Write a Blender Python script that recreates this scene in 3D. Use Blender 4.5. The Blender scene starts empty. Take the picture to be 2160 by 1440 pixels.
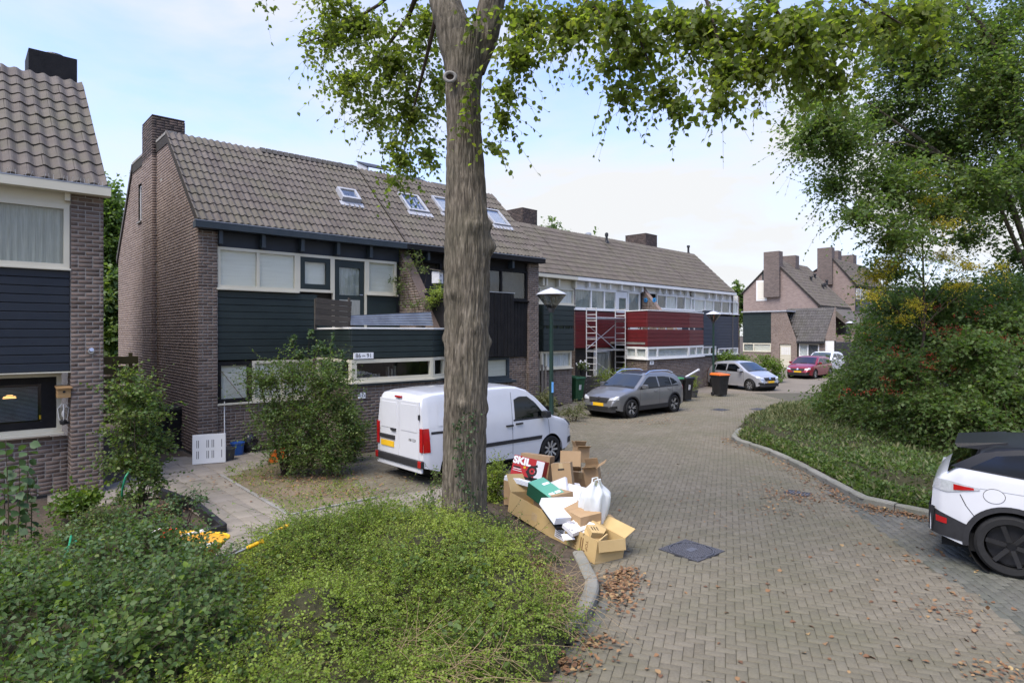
import bpy, math, random
import numpy as np
from mathutils import Vector, Matrix
random.seed(7)
rng = np.random.default_rng(7)
RAD = math.radians
sc = bpy.context.scene
COL = sc.collection
# ------------------------------------------------------------------ camera, sky, sun, exposure
F, H, YH = 1320.0, 2.95, 703.0          # focal length in pixels of the 2160 wide photo, eye height, horizon row
cd = bpy.data.cameras.new('camera'); cam = bpy.data.objects.new('camera', cd); COL.objects.link(cam)
cam.location = (0, 0, H); cam.rotation_euler = (RAD(90), 0, 0)
cd.sensor_width = 36; cd.lens = 36 * F / 2160; cd.shift_y = -(720 - YH) / 2160; cd.clip_end = 900; cd.clip_start = .05
sc.camera = cam
SUN_AZ, SUN_EL = RAD(218), RAD(60)      # azimuth clockwise from +Y
w = bpy.data.worlds.new('World'); sc.world = w; w.use_nodes = True
nt = w.node_tree; nt.nodes.clear()
def _n(t, **k):
    n = nt.nodes.new(t)
    for a, b in k.items(): setattr(n, a, b)
    return n
out = _n('ShaderNodeOutputWorld'); bg = _n('ShaderNodeBackground')
sky = _n('ShaderNodeTexSky', sky_type='NISHITA', sun_disc=False, sun_elevation=SUN_EL, sun_rotation=SUN_AZ, air_density=1.0, dust_density=1.2, ozone_density=1.5)
tc = _n('ShaderNodeTexCoord'); mp = _n('ShaderNodeMapping'); mp.inputs['Scale'].default_value = (1.0, 1.0, 2.6); mp.inputs['Rotation'].default_value = (0.25, 0.3, .5)
nz = _n('ShaderNodeTexNoise'); nz.inputs['Scale'].default_value = 2.3; nz.inputs['Detail'].default_value = 7; nz.inputs['Roughness'].default_value = .52; nz.inputs['Distortion'].default_value = .35
rp = _n('ShaderNodeValToRGB'); rp.color_ramp.elements[0].position = .40; rp.color_ramp.elements[1].position = .66
rp.color_ramp.elements[0].color = (.0, .0, .0, 1); rp.color_ramp.elements[1].color = (1, 1, 1, 1)
sep = _n('ShaderNodeSeparateXYZ')
hr = _n('ShaderNodeMapRange'); hr.inputs['From Min'].default_value = -.05; hr.inputs['From Max'].default_value = .52; hr.inputs['To Min'].default_value = 1.0; hr.inputs['To Max'].default_value = -.10
mx = _n('ShaderNodeMath', operation='MAXIMUM'); ma = _n('ShaderNodeMath', operation='MULTIPLY_ADD')
cm = _n('ShaderNodeMixRGB'); cm.inputs['Color2'].default_value = (3.42, 3.48, 3.56, 1)
L = nt.links.new
L(tc.outputs['Generated'], mp.inputs['Vector']); L(mp.outputs['Vector'], nz.inputs['Vector']); L(nz.outputs['Fac'], rp.inputs['Fac'])
L(tc.outputs['Generated'], sep.inputs['Vector']); L(sep.outputs['Z'], hr.inputs['Value'])
ma.inputs[1].default_value = .80; ma.use_clamp = True
L(rp.outputs['Color'], ma.inputs[0]); L(hr.outputs['Result'], ma.inputs[2])
sm = _n('ShaderNodeMixRGB', blend_type='MULTIPLY'); sm.inputs['Fac'].default_value = 1; sm.inputs['Color2'].default_value = (1.15, 1.27, 1.72, 1)
L(sky.outputs['Color'], sm.inputs['Color1']); L(sm.outputs['Color'], cm.inputs['Color1']); L(ma.outputs['Value'], cm.inputs['Fac'])
L(cm.outputs['Color'], bg.inputs['Color']); bg.inputs['Strength'].default_value = .10
L(bg.outputs['Background'], out.inputs['Surface'])
sd = bpy.data.lights.new('sun', 'SUN'); sd.energy = 2.1; sd.angle = RAD(45); sd.color = (1, .91, .76)
so = bpy.data.objects.new('sun', sd); COL.objects.link(so)
sdir = Vector((math.sin(SUN_AZ) * math.cos(SUN_EL), math.cos(SUN_AZ) * math.cos(SUN_EL), math.sin(SUN_EL)))
so.rotation_euler = sdir.to_track_quat('Z', 'Y').to_euler()
sc.view_settings.view_transform = 'Standard'; sc.view_settings.look = 'None'; sc.view_settings.exposure = 1.42; sc.view_settings.gamma = 1
sc.view_settings.use_curve_mapping = False
sc.cycles.max_bounces = 6; sc.cycles.transparent_max_bounces = 16; sc.cycles.diffuse_bounces = 3; sc.cycles.glossy_bounces = 3; sc.cycles.transmission_bounces = 4
# ------------------------------------------------------------------ pixel <-> world
def G(px, py, z=0.0):                   # the ground point seen at a photo pixel
    Y = (H - z) * F / (py - YH); return Vector(((px - 1080) / F * Y, Y, z))
def PX(px, py, Y):
    return Vector(((px - 1080) / F * Y, Y, H + (YH - py) / F * Y))
# ------------------------------------------------------------------ materials
MATS = {}
def pm(name, cols, scale=6, detail=5, rough=.75, bump=0.0, bscale=None, piece=0.0, grime=0.0, gscale=.6, metallic=0.0, spec=.35, coat=0.0, stretch=None, transl=0.0, gcol=None, contrast=1.0, sheen=0):
    m = bpy.data.materials.new(name); m.use_nodes = True; MATS[name] = m
    t = m.node_tree; N = t.nodes; N.clear(); K = t.links.new
    o = N.new('ShaderNodeOutputMaterial'); b = N.new('ShaderNodeBsdfPrincipled'); K(b.outputs[0], o.inputs[0])
    b.inputs['Roughness'].default_value = rough; b.inputs['Metallic'].default_value = metallic
    b.inputs['Specular IOR Level'].default_value = spec; b.inputs['Coat Weight'].default_value = coat; b.inputs['Coat Roughness'].default_value = .06
    geo = N.new('ShaderNodeNewGeometry'); vec = geo.outputs['Position']
    if stretch:
        mpn = N.new('ShaderNodeMapping'); mpn.inputs['Scale'].default_value = stretch; K(vec, mpn.inputs['Vector']); vec = mpn.outputs[0]
    n1 = N.new('ShaderNodeTexNoise'); n1.inputs['Scale'].default_value = scale; n1.inputs['Detail'].default_value = detail; n1.inputs['Roughness'].default_value = .6
    K(vec, n1.inputs['Vector'])
    at = N.new('ShaderNodeAttribute'); at.attribute_name = 'rnd'; oi = N.new('ShaderNodeObjectInfo')
    ad = N.new('ShaderNodeMath'); ad.operation = 'ADD'; K(at.outputs['Fac'], ad.inputs[0]); K(oi.outputs['Random'], ad.inputs[1])
    fr = N.new('ShaderNodeMath'); fr.operation = 'FRACT'; K(ad.outputs[0], fr.inputs[0])
    ctr = N.new('ShaderNodeMapRange'); ctr.inputs['From Min'].default_value = .5 - .28 / contrast; ctr.inputs['From Max'].default_value = .5 + .28 / contrast; K(n1.outputs['Fac'], ctr.inputs['Value'])
    mxn = N.new('ShaderNodeMix'); mxn.data_type = 'FLOAT'; mxn.inputs[0].default_value = piece; K(ctr.outputs[0], mxn.inputs[2]); K(fr.outputs[0], mxn.inputs[3])
    cr = N.new('ShaderNodeValToRGB'); e = cr.color_ramp.elements
    while len(e) < len(cols): e.new(.5)
    for i, c in enumerate(cols):
        e[i].position = i / max(1, len(cols) - 1); e[i].color = (*c, 1)
    K(mxn.outputs[0], cr.inputs['Fac']); colo = cr.outputs['Color']
    if grime:
        n2 = N.new('ShaderNodeTexNoise'); n2.inputs['Scale'].default_value = gscale; n2.inputs['Detail'].default_value = 6; n2.inputs['Roughness'].default_value = .65
        K(geo.outputs['Position'], n2.inputs['Vector'])
        r2 = N.new('ShaderNodeMapRange'); r2.inputs['From Min'].default_value = .42; r2.inputs['From Max'].default_value = .72; r2.inputs['To Max'].default_value = grime; K(n2.outputs['Fac'], r2.inputs['Value'])
        mg = N.new('ShaderNodeMixRGB'); mg.inputs['Color2'].default_value = (*(gcol or (.03, .028, .022)), 1); K(r2.outputs[0], mg.inputs['Fac']); K(colo, mg.inputs['Color1']); colo = mg.outputs[0]
    K(colo, b.inputs['Base Color'])
    if bump:
        n3 = N.new('ShaderNodeTexNoise'); n3.inputs['Scale'].default_value = bscale or scale * 4; n3.inputs['Detail'].default_value = 4; K(vec, n3.inputs['Vector'])
        bp = N.new('ShaderNodeBump'); bp.inputs['Strength'].default_value = bump; bp.inputs['Distance'].default_value = .02; K(n3.outputs['Fac'], bp.inputs['Height']); K(bp.outputs[0], b.inputs['Normal'])
    if transl:
        tr = N.new('ShaderNodeBsdfTranslucent'); mxs = N.new('ShaderNodeMixShader'); mxs.inputs[0].default_value = transl
        br = N.new('ShaderNodeMixRGB'); br.blend_type = 'MULTIPLY'; br.inputs['Fac'].default_value = 1; br.inputs['Color2'].default_value = (1.25, 1.3, .55, 1); K(colo, br.inputs['Color1'])
        K(br.outputs[0], tr.inputs['Color']); K(b.outputs[0], mxs.inputs[1]); K(tr.outputs[0], mxs.inputs[2]); K(mxs.outputs[0], o.inputs[0])
    return m
def glassmat(name, tint=(.8, .85, .85), refl=1.0, rough=0.0, alpha=.9):
    m = bpy.data.materials.new(name); m.use_nodes = True; MATS[name] = m
    t = m.node_tree; N = t.nodes; N.clear(); K = t.links.new
    o = N.new('ShaderNodeOutputMaterial'); tr = N.new('ShaderNodeBsdfTransparent'); tr.inputs['Color'].default_value = (*tint, 1)
    gl = N.new('ShaderNodeBsdfGlossy'); gl.inputs['Roughness'].default_value = rough
    geo = N.new('ShaderNodeNewGeometry'); n3 = N.new('ShaderNodeTexNoise'); n3.inputs['Scale'].default_value = 1.3; K(geo.outputs['Position'], n3.inputs['Vector'])
    bp = N.new('ShaderNodeBump'); bp.inputs['Strength'].default_value = .04; bp.inputs['Distance'].default_value = .1; K(n3.outputs['Fac'], bp.inputs['Height']); K(bp.outputs[0], gl.inputs['Normal'])
    lw = N.new('ShaderNodeLayerWeight'); lw.inputs['Blend'].default_value = .5
    pw = N.new('ShaderNodeMath'); pw.operation = 'POWER'; pw.inputs[1].default_value = 4.0; K(lw.outputs['Facing'], pw.inputs[0])
    mu = N.new('ShaderNodeMath'); mu.operation = 'MULTIPLY_ADD'; mu.inputs[1].default_value = .8; mu.inputs[2].default_value = .055 * refl; mu.use_clamp = True; K(pw.outputs[0], mu.inputs[0])
    mx = N.new('ShaderNodeMixShader'); K(mu.outputs[0], mx.inputs[0]); K(tr.outputs[0], mx.inputs[1]); K(gl.outputs[0], mx.inputs[2]); K(mx.outputs[0], o.inputs[0])
    return m
def emitmat(name, col, s):
    m = bpy.data.materials.new(name); m.use_nodes = True; b = m.node_tree.nodes['Principled BSDF']
    b.inputs['Emission Color'].default_value = (*col, 1); b.inputs['Emission Strength'].default_value = s; b.inputs['Base Color'].default_value = (*col, 1); MATS[name] = m; return m
M = MATS
# ------------------------------------------------------------------ mesh builders
def mesh_np(name, V, Fc, mat=None, rnd=None, smooth=False, col=None):
    """V (n,3); Fc (m,k) one k, or list of such arrays"""
    me = bpy.data.meshes.new(name)
    V = np.asarray(V, dtype=np.float32)
    arrs = Fc if isinstance(Fc, list) else [np.asarray(Fc)]
    idx = np.concatenate([a.ravel() for a in arrs]).astype(np.int32)
    tot = np.concatenate([np.full(len(a), a.shape[1]) for a in arrs]).astype(np.int32)
    st = np.concatenate([[0], np.cumsum(tot)[:-1]]).astype(np.int32)
    me.vertices.add(len(V)); me.vertices.foreach_set('co', V.ravel())
    me.loops.add(len(idx)); me.loops.foreach_set('vertex_index', idx)
    me.polygons.add(len(tot)); me.polygons.foreach_set('loop_start', st)
    try: me.polygons.foreach_set('loop_total', tot)
    except Exception: pass
    if smooth: me.polygons.foreach_set('use_smooth', np.ones(len(tot), dtype=bool))
    me.update(calc_edges=True)
    if rnd is not None:
        a = me.attributes.new('rnd', 'FLOAT', 'FACE'); a.data.foreach_set('value', np.asarray(rnd, dtype=np.float32))
    if mat: me.materials.append(mat)
    return me
def link(name, data, parent=None, loc=None, rot=None):
    o = bpy.data.objects.new(name, data); COL.objects.link(o)
    if parent is not None: o.parent = parent
    if loc is not None: o.location = loc
    if rot is not None: o.rotation_euler = rot
    return o
class MB:
    def __init__(s): s.v = []; s.f = []
    def add(s, vs, fs):
        n = len(s.v); s.v += [tuple(p) for p in vs]; s.f += [tuple(i + n for i in f) for f in fs]; return s
    def box(s, x0, y0, z0, x1, y1, z1):
        x0, x1 = min(x0, x1), max(x0, x1); y0, y1 = min(y0, y1), max(y0, y1); z0, z1 = min(z0, z1), max(z0, z1)
        return s.add([(x0,y0,z0),(x1,y0,z0),(x1,y1,z0),(x0,y1,z0),(x0,y0,z1),(x1,y0,z1),(x1,y1,z1),(x0,y1,z1)],
                     [(0,3,2,1),(4,5,6,7),(0,1,5,4),(1,2,6,5),(2,3,7,6),(3,0,4,7)])
    def bbox(s, x0, y0, z0, x1, y1, z1, b=.01):       # box with chamfered edges
        x0, x1 = min(x0, x1), max(x0, x1); y0, y1 = min(y0, y1), max(y0, y1); z0, z1 = min(z0, z1), max(z0, z1)
        import bmesh
        bm = bmesh.new(); r = bmesh.ops.create_cube(bm, size=1)
        for v in bm.verts: v.co = Vector((x0 + (v.co.x + .5) * (x1 - x0), y0 + (v.co.y + .5) * (y1 - y0), z0 + (v.co.z + .5) * (z1 - z0)))
        bmesh.ops.bevel(bm, geom=bm.edges[:], offset=b, segments=2, affect='EDGES', profile=.6)
        bm.verts.index_update()
        s.add([v.co[:] for v in bm.verts], [[v.index for v in f.verts] for f in bm.faces]); bm.free(); return s
    def hexa(s, p):                                     # eight corners, bottom ring then top ring
        return s.add(p, [(0,3,2,1),(4,5,6,7),(0,1,5,4),(1,2,6,5),(2,3,7,6),(3,0,4,7)])
    def beam(s, p, q, w, h, up=(0,0,1)):
        p = Vector(p); q = Vector(q); d = (q - p).normalized(); up = Vector(up)
        if abs(d.dot(up)) > .98: up = Vector((0,1,0))
        a = d.cross(up).normalized() * w / 2; b = a.cross(d).normalized() * h / 2
        return s.hexa([p-a-b, p+a-b, q+a-b, q-a-b, p-a+b, p+a+b, q+a+b, q-a+b])
    def tube(s, pts, rad, n=8, cap=True):
        pts = [Vector(p) for p in pts]; rad = rad if hasattr(rad, '__len__') else [rad] * len(pts)
        vs = []; fs = []; prev = None
        for i, p in enumerate(pts):
            d = (pts[min(i+1, len(pts)-1)] - pts[max(i-1, 0)]).normalized()
            if prev is None:
                a = d.cross(Vector((0,0,1)))
                if a.length < .05: a = d.cross(Vector((0,1,0)))
            else: a = prev - d * prev.dot(d)
            a.normalize(); prev = a; b = d.cross(a)
            for k in range(n):
                t = 2 * math.pi * k / n; vs.append(p + (a * math.cos(t) + b * math.sin(t)) * rad[i])
        for i in range(len(pts) - 1):
            for k in range(n): fs.append((i*n+k, i*n+(k+1) % n, (i+1)*n+(k+1) % n, (i+1)*n+k))
        if cap: fs.append(tuple(range(n))[::-1]); fs.append(tuple((len(pts)-1)*n+k for k in range(n)))
        return s.add(vs, fs)
    def lathe(s, prof, n=24, c=(0,0,0), axis='z', cap=True):
        vs = []; fs = []
        for r, h in prof:
            for k in range(n):
                t = 2 * math.pi * k / n; x, y = r * math.cos(t), r * math.sin(t)
                p = (x, y, h) if axis == 'z' else ((x, -h, y) if axis == 'y' else (h, x, y))
                vs.append((c[0]+p[0], c[1]+p[1], c[2]+p[2]))
        for i in range(len(prof)-1):
            for k in range(n): fs.append((i*n+k, i*n+(k+1) % n, (i+1)*n+(k+1) % n, (i+1)*n+k))
        if cap: fs.append(tuple(range(n))[::-1]); fs.append(tuple((len(prof)-1)*n+k for k in range(n)))
        return s.add(vs, fs)
    def prism(s, poly, fn0, fn1):                       # extrude 2D polygon between two maps
        n = len(poly); vs = [fn0(*p) for p in poly] + [fn1(*p) for p in poly]
        return s.add(vs, [tuple(range(n))[::-1], tuple(range(n, 2*n))] + [(i, (i+1) % n, n+(i+1) % n, n+i) for i in range(n)])
    def mesh(s, name, mat, smooth=False):
        me = bpy.data.meshes.new(name); me.from_pydata(s.v, [], s.f)
        if mat: me.materials.append(mat)
        if smooth:
            me.polygons.foreach_set('use_smooth', np.ones(len(me.polygons), dtype=bool))
            if smooth != 'all' and hasattr(me, 'set_sharp_from_angle'): me.set_sharp_from_angle(angle=RAD(38))
        me.update(); return me
    def obj(s, name, mat, parent=None, smooth=False, loc=None, rot=None):
        return link(name, s.mesh(name, mat, smooth), parent, loc, rot)
def tag(o, label=None, cat=None, group=None, kind=None):
    if label: o['label'] = label
    if cat: o['category'] = cat
    if group: o['group'] = group
    if kind: o['kind'] = kind
    return o
def thing(name, label, cat, loc=(0,0,0), rz=0, group=None, rot=None):
    o = bpy.data.objects.new(name, None); o.empty_display_size = .1; COL.objects.link(o); o.location = loc; o.rotation_euler = rot or (0,0,rz)
    return tag(o, label, cat, group)
def copy_tree(o, parent=None, name=None):
    c = o.copy(); COL.objects.link(c)
    if parent is not None: c.parent = parent
    for ch in list(o.children): copy_tree(ch, c)
    return c
def text(string, size, mat, parent, loc, rot, name='lettering', align='CENTER', depth=.001, sx=1.0, bold=0.0):
    cu = bpy.data.curves.new('t', 'FONT'); cu.body = string; cu.size = size; cu.align_x = align; cu.align_y = 'CENTER'; cu.extrude = depth; cu.offset = bold; cu.resolution_u = 3
    ob = bpy.data.objects.new('t', cu); COL.objects.link(ob); dg = bpy.context.evaluated_depsgraph_get()
    me = bpy.data.meshes.new_from_object(ob.evaluated_get(dg)); bpy.data.objects.remove(ob); bpy.data.curves.remove(cu)
    if sx != 1: me.transform(Matrix.Diagonal((sx, 1, 1, 1)))
    me.materials.clear(); me.materials.append(mat)
    return link(name, me, parent, loc, rot)
# ------------------------------------------------------------------ leaves
LEAF_S = (np.array([(0,0,0),(-.36,.45,.07),(0,1,-.05),(.36,.45,.07)], float), np.array([(0,3,2),(0,2,1)]))
LEAF_M = (np.array([(0,0,0),(-.30,.25,.06),(-.34,.55,.08),(0,1,-.1),(.34,.55,.08),(.30,.25,.06),(0,.5,0)], float), np.array([(0,6,1,1),(1,6,2,2),(2,6,3,3),(3,6,4,4),(4,6,5,5),(5,6,0,0)])[:, :3])
LEAF_N = (np.array([(0,0,0),(-.16,.45,.03),(0,1,-.05),(.16,.45,.03)], float), np.array([(0,3,2),(0,2,1)]))
def frames(D, roll=None, up_bias=0.0):
    """orthonormal frames whose y axis is D; z leans up"""
    D = D / np.linalg.norm(D, axis=1, keepdims=True)
    Z = rng.normal(size=D.shape) * (1 - up_bias) + np.array([0, 0, 1.0]) * up_bias * 2
    X = np.cross(D, Z); X /= np.linalg.norm(X, axis=1, keepdims=True) + 1e-9
    Z = np.cross(X, D)
    return np.stack([X, D, Z], axis=2)                  # columns
def leaves_mesh(name, P, D, S, mat, tmpl=LEAF_S, up_bias=.35, rnd=None):
    P = np.asarray(P); n = len(P); S = np.broadcast_to(np.asarray(S, float), (n,))
    T, Fc = tmpl; R3 = frames(np.asarray(D, float), up_bias=up_bias)
    V = np.einsum('nij,kj->nki', R3, T) * S[:, None, None] + P[:, None, :]
    Fa = (Fc[None] + (np.arange(n) * len(T))[:, None, None]).reshape(-1, Fc.shape[1])
    r = rng.random(n) if rnd is None else rnd
    return mesh_np(name, V.reshape(-1, 3), Fa, mat, np.repeat(r, len(Fc)))
# ------------------------------------------------------------------ material library
pm('paver', [(.092,.080,.056),(.137,.120,.086),(.17,.15,.11),(.21,.185,.138)], 42, piece=.36, rough=.9, bump=.5, bscale=220, grime=.7, gscale=.5, gcol=(.10,.098,.056))
pm('paver_dark', [(.07,.068,.056),(.105,.102,.086),(.14,.136,.116)], 30, piece=.5, rough=.8, bump=.3, bscale=160, grime=.5, gscale=.7, gcol=(.06,.075,.045))
pm('joint', [(.05,.045,.032),(.085,.077,.055),(.07,.08,.04)], 3, rough=.95)
pm('road_far', [(.14,.122,.098),(.18,.155,.122),(.205,.178,.142)], 14, rough=.88, grime=.35, gscale=.3)
pm('soil', [(.035,.027,.019),(.07,.053,.037),(.1,.078,.055)], 9, rough=.95, bump=.6, bscale=40)
pm('sandy_soil', [(.12,.09,.06),(.17,.13,.09),(.10,.09,.045)], 5, rough=.95, bump=.5, bscale=40, grime=.6, gscale=1.1, gcol=(.06,.075,.02))
pm('slab', [(.19,.165,.13),(.235,.205,.165),(.27,.24,.2)], 40, piece=.4, rough=.85, bump=.25, bscale=140, grime=.5, gscale=.7, gcol=(.10,.095,.065))
pm('kerb', [(.15,.145,.12),(.21,.205,.175),(.27,.26,.225)], 90, piece=.25, rough=.85, bump=.5, bscale=120, grime=.5, gscale=1.5, gcol=(.07,.08,.045))
pm('concrete', [(.2,.19,.17),(.28,.27,.245)], 12, rough=.85, bump=.2, grime=.4, gscale=2)
pm('brick', [(.078,.055,.043),(.125,.09,.071),(.17,.125,.10),(.21,.16,.13)], 9, piece=.72, rough=.86, bump=.4, bscale=90, grime=.35, gscale=.5, gcol=(.075,.06,.052))
pm('brick_light', [(.16,.113,.09),(.215,.158,.128),(.265,.2,.163)], 9, piece=.7, rough=.86, bump=.4, bscale=90, grime=.25, gscale=.4, gcol=(.12,.09,.075))
pm('brick_chimney', [(.045,.036,.033),(.09,.068,.06),(.15,.108,.092)], 9, piece=.65, rough=.9, bump=.4, bscale=90, grime=.4, gscale=.9)
pm('mortar', [(.22,.2,.175),(.3,.28,.25)], 7, rough=.95, bump=.2, grime=.5, gscale=.5, gcol=(.13,.115,.1))
pm('tile', [(.062,.052,.045),(.095,.081,.070),(.125,.108,.094)], 5, piece=.45, rough=.82, bump=.35, bscale=90, grime=.5, gscale=1.3, gcol=(.10,.098,.058))
pm('tile_dark', [(.05,.045,.042),(.075,.069,.064),(.1,.092,.086)], 5, piece=.5, rough=.8, bump=.3, bscale=90, grime=.4, gscale=1.3, gcol=(.07,.07,.045))
pm('under', [(.025,.022,.02),(.04,.036,.03)], 5, rough=.95)
pm('green_paint', [(.012,.021,.021),(.018,.029,.028)], 4, rough=.5, bump=.1, bscale=60, grime=.3, gscale=2.5, gcol=(.03,.045,.042), stretch=(1,1,3), piece=.3)
pm('navy_paint', [(.010,.015,.024),(.016,.023,.034)], 4, rough=.5, bump=.1, bscale=60, grime=.2, gscale=2.5, gcol=(.03,.035,.04), piece=.3)
pm('blue_paint', [(.022,.030,.047),(.032,.041,.062)], 4, rough=.5, bump=.1, bscale=60, piece=.3)
pm('black_paint', [(.006,.006,.007),(.010,.010,.011)], 5, rough=.7, spec=.2, bump=.2, bscale=40, grime=.25, gscale=3, gcol=(.04,.036,.033), piece=.3)
pm('dark_trim', [(.018,.028,.036),(.028,.04,.05)], 4, rough=.45, grime=.2, gscale=3, gcol=(.08,.09,.09))
pm('red_paint', [(.10,.010,.012),(.135,.015,.016)], 4, rough=.5, bump=.1, bscale=60, grime=.15, gscale=3, piece=.35)
pm('cream', [(.53,.50,.39),(.62,.585,.47)], 5, rough=.5, grime=.3, gscale=2.5, gcol=(.36,.34,.25))
pm('white_paint', [(.66,.66,.63),(.76,.76,.74)], 5, rough=.45, grime=.25, gscale=2.5, gcol=(.42,.41,.36))
pm('blind', [(.58,.55,.46),(.68,.65,.56)], 3, rough=.85, stretch=(.4,.4,7))
pm('net', [(.5,.5,.47),(.66,.66,.63)], 5, rough=.9, stretch=(6,6,.5))
pm('curtain', [(.2,.21,.185),(.36,.37,.33)], 9, rough=.9, stretch=(6,6,.3))
pm('curtain_dark', [(.07,.075,.08),(.13,.135,.14)], 9, rough=.9, stretch=(6,6,.3))
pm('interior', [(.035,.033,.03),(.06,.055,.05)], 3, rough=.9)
pm('interior_item', [(.10,.09,.08),(.35,.33,.3)], 2, rough=.8, piece=.8)
pm('zinc', [(.28,.30,.33),(.42,.44,.47)], 6, rough=.45, metallic=.6, grime=.3, gscale=2)
pm('lead', [(.25,.26,.28),(.4,.41,.43)], 6, rough=.6)
pm('old_wood', [(.03,.027,.024),(.055,.048,.04),(.08,.07,.058)], 5, rough=.85, bump=.3, stretch=(1,1,9), piece=.4)
pm('wood', [(.26,.15,.06),(.40,.25,.11)], 5, rough=.7, bump=.2, stretch=(1,1,8), piece=.3)
pm('olive_wood', [(.10,.09,.035),(.16,.14,.06)], 5, rough=.8, bump=.2, piece=.3)
pm('black_plastic', [(.012,.012,.013),(.022,.022,.023)], 6, rough=.42, grime=.2, gscale=3, gcol=(.05,.048,.04))
pm('grey_plastic', [(.045,.047,.05),(.07,.072,.075)], 6, rough=.5)
pm('bin_green', [(.015,.06,.025),(.025,.09,.04)], 6, rough=.5)
pm('bin_orange', [(.55,.11,.012),(.65,.15,.02)], 6, rough=.45)
pm('post_green', [(.008,.028,.02),(.014,.04,.029)], 6, rough=.4, grime=.2, gscale=4, gcol=(.05,.06,.04))
pm('steel', [(.42,.42,.42),(.6,.6,.6)], 9, rough=.38, metallic=.85)
pm('alu_dull', [(.5,.5,.5),(.66,.66,.66)], 9, rough=.5, metallic=.35)
pm('dark_metal', [(.02,.02,.021),(.04,.04,.042)], 9, rough=.5, metallic=.3)
pm('rust', [(.09,.04,.02),(.16,.08,.04)], 9, rough=.8)
pm('bark', [(.04,.034,.024),(.105,.088,.064),(.20,.172,.13)], 26, rough=.95, bump=1.0, bscale=55, stretch=(1,1,.16), contrast=1.6, grime=.45, gscale=1.2, gcol=(.10,.095,.06))
pm('bark_dark', [(.03,.023,.016),(.075,.055,.038)], 12, rough=.95, bump=.5, stretch=(1,1,.3))
pm('twig', [(.045,.036,.018),(.10,.078,.04)], 9, rough=.9)
pm('dry_stem', [(.2,.14,.075),(.36,.27,.15)], 9, rough=.9, piece=.6)
def leafm(n, cols, tr=.35, rough=.5): return pm(n, cols, 3, piece=.7, rough=rough, transl=tr, spec=.4)
leafm('leaf_tree', [(.065,.10,.018),(.12,.17,.03),(.18,.235,.048),(.28,.29,.075)], .68)
leafm('leaf_right', [(.05,.095,.022),(.09,.155,.04),(.135,.205,.06),(.20,.245,.09)], .62)
leafm('leaf_yellow', [(.16,.22,.025),(.34,.34,.035),(.58,.46,.035),(.64,.50,.06)], .55)
leafm('leaf_dark', [(.012,.03,.009),(.025,.055,.016),(.042,.08,.022)], .3)
leafm('leaf_hedge', [(.06,.105,.016),(.15,.23,.03),(.25,.335,.048),(.38,.43,.08)], .5)
leafm('leaf_grass', [(.06,.085,.03),(.10,.13,.05),(.17,.18,.085),(.26,.23,.12)], .35, .7)
leafm('leaf_lilac', [(.035,.07,.024),(.06,.11,.04),(.09,.15,.055)], .35)
leafm('leaf_shrub', [(.038,.075,.02),(.08,.14,.034),(.13,.195,.05),(.21,.25,.075)], .5)
leafm('leaf_laurel', [(.05,.10,.012),(.10,.18,.02),(.2,.27,.04)], .4)
leafm('leaf_brown', [(.07,.035,.018),(.13,.07,.035),(.2,.12,.06)], .2, .8)
leafm('leaf_fallen', [(.085,.045,.025),(.14,.07,.035),(.19,.10,.045),(.25,.15,.07),(.40,.30,.13)], .1, .7)
pm('undergrowth_shade', [(.018,.016,.008),(.035,.034,.014),(.05,.04,.022)], 14, rough=.95, bump=.6, bscale=50)  # dead twigs and soil, coloured extra dark to stand in for shade inside planting
leafm('leaf_ivy', [(.015,.035,.01),(.03,.065,.018),(.05,.095,.028)], .25)
pm('berry', [(.18,.018,.010),(.32,.035,.015)], 9, rough=.35, piece=.5)
pm('cardboard', [(.33,.215,.11),(.40,.27,.145)], 3, rough=.85, grime=.15, gscale=4, gcol=(.22,.14,.075))
pm('cardboard_yellow', [(.42,.29,.12),(.50,.36,.165)], 3, rough=.8, grime=.15, gscale=4, gcol=(.3,.2,.09))
pm('paper', [(.62,.61,.62),(.74,.73,.73)], 5, rough=.7)
pm('foam', [(.66,.68,.70),(.76,.78,.8)], 8, rough=.8)
pm('print_red', [(.40,.02,.022),(.46,.028,.03)], 4, rough=.45)
pm('print_green', [(.10,.33,.22),(.13,.38,.26)], 4, rough=.45)
pm('print_green_dark', [(.015,.08,.045),(.02,.1,.055)], 4, rough=.45)
pm('print_black', [(.012,.011,.011),(.02,.019,.018)], 4, rough=.6)
pm('print_brown', [(.16,.09,.035),(.19,.11,.045)], 4, rough=.7)
pm('print_white', [(.8,.8,.8),(.82,.82,.82)], 4, rough=.5)
pm('yellow_plastic', [(.62,.36,.015),(.7,.42,.02)], 4, rough=.4)
pm('orange_plastic', [(.50,.22,.02),(.58,.28,.025)], 4, rough=.4)
pm('red_plastic', [(.5,.03,.015),(.6,.05,.02)], 4, rough=.4)
pm('hose', [(.02,.2,.1),(.03,.26,.13)], 4, rough=.4)
pm('blue_bucket', [(.02,.08,.28),(.03,.11,.36)], 4, rough=.4)
pm('rubber', [(.010,.010,.010),(.018,.018,.018)], 20, rough=.75)
pm('plate_yellow', [(.72,.42,.02),(.76,.46,.03)], 4, rough=.4)
glassmat('glass', (.95,.97,.97), .8)
glassmat('glass_dark', (.35,.38,.38), 1.0)
glassmat('car_glass', (.08,.095,.095), .75)
glassmat('lamp_glass', (.75,.75,.73), .7, .15)
glassmat('skylight', (.9,.92,.93), 2.6)

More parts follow.
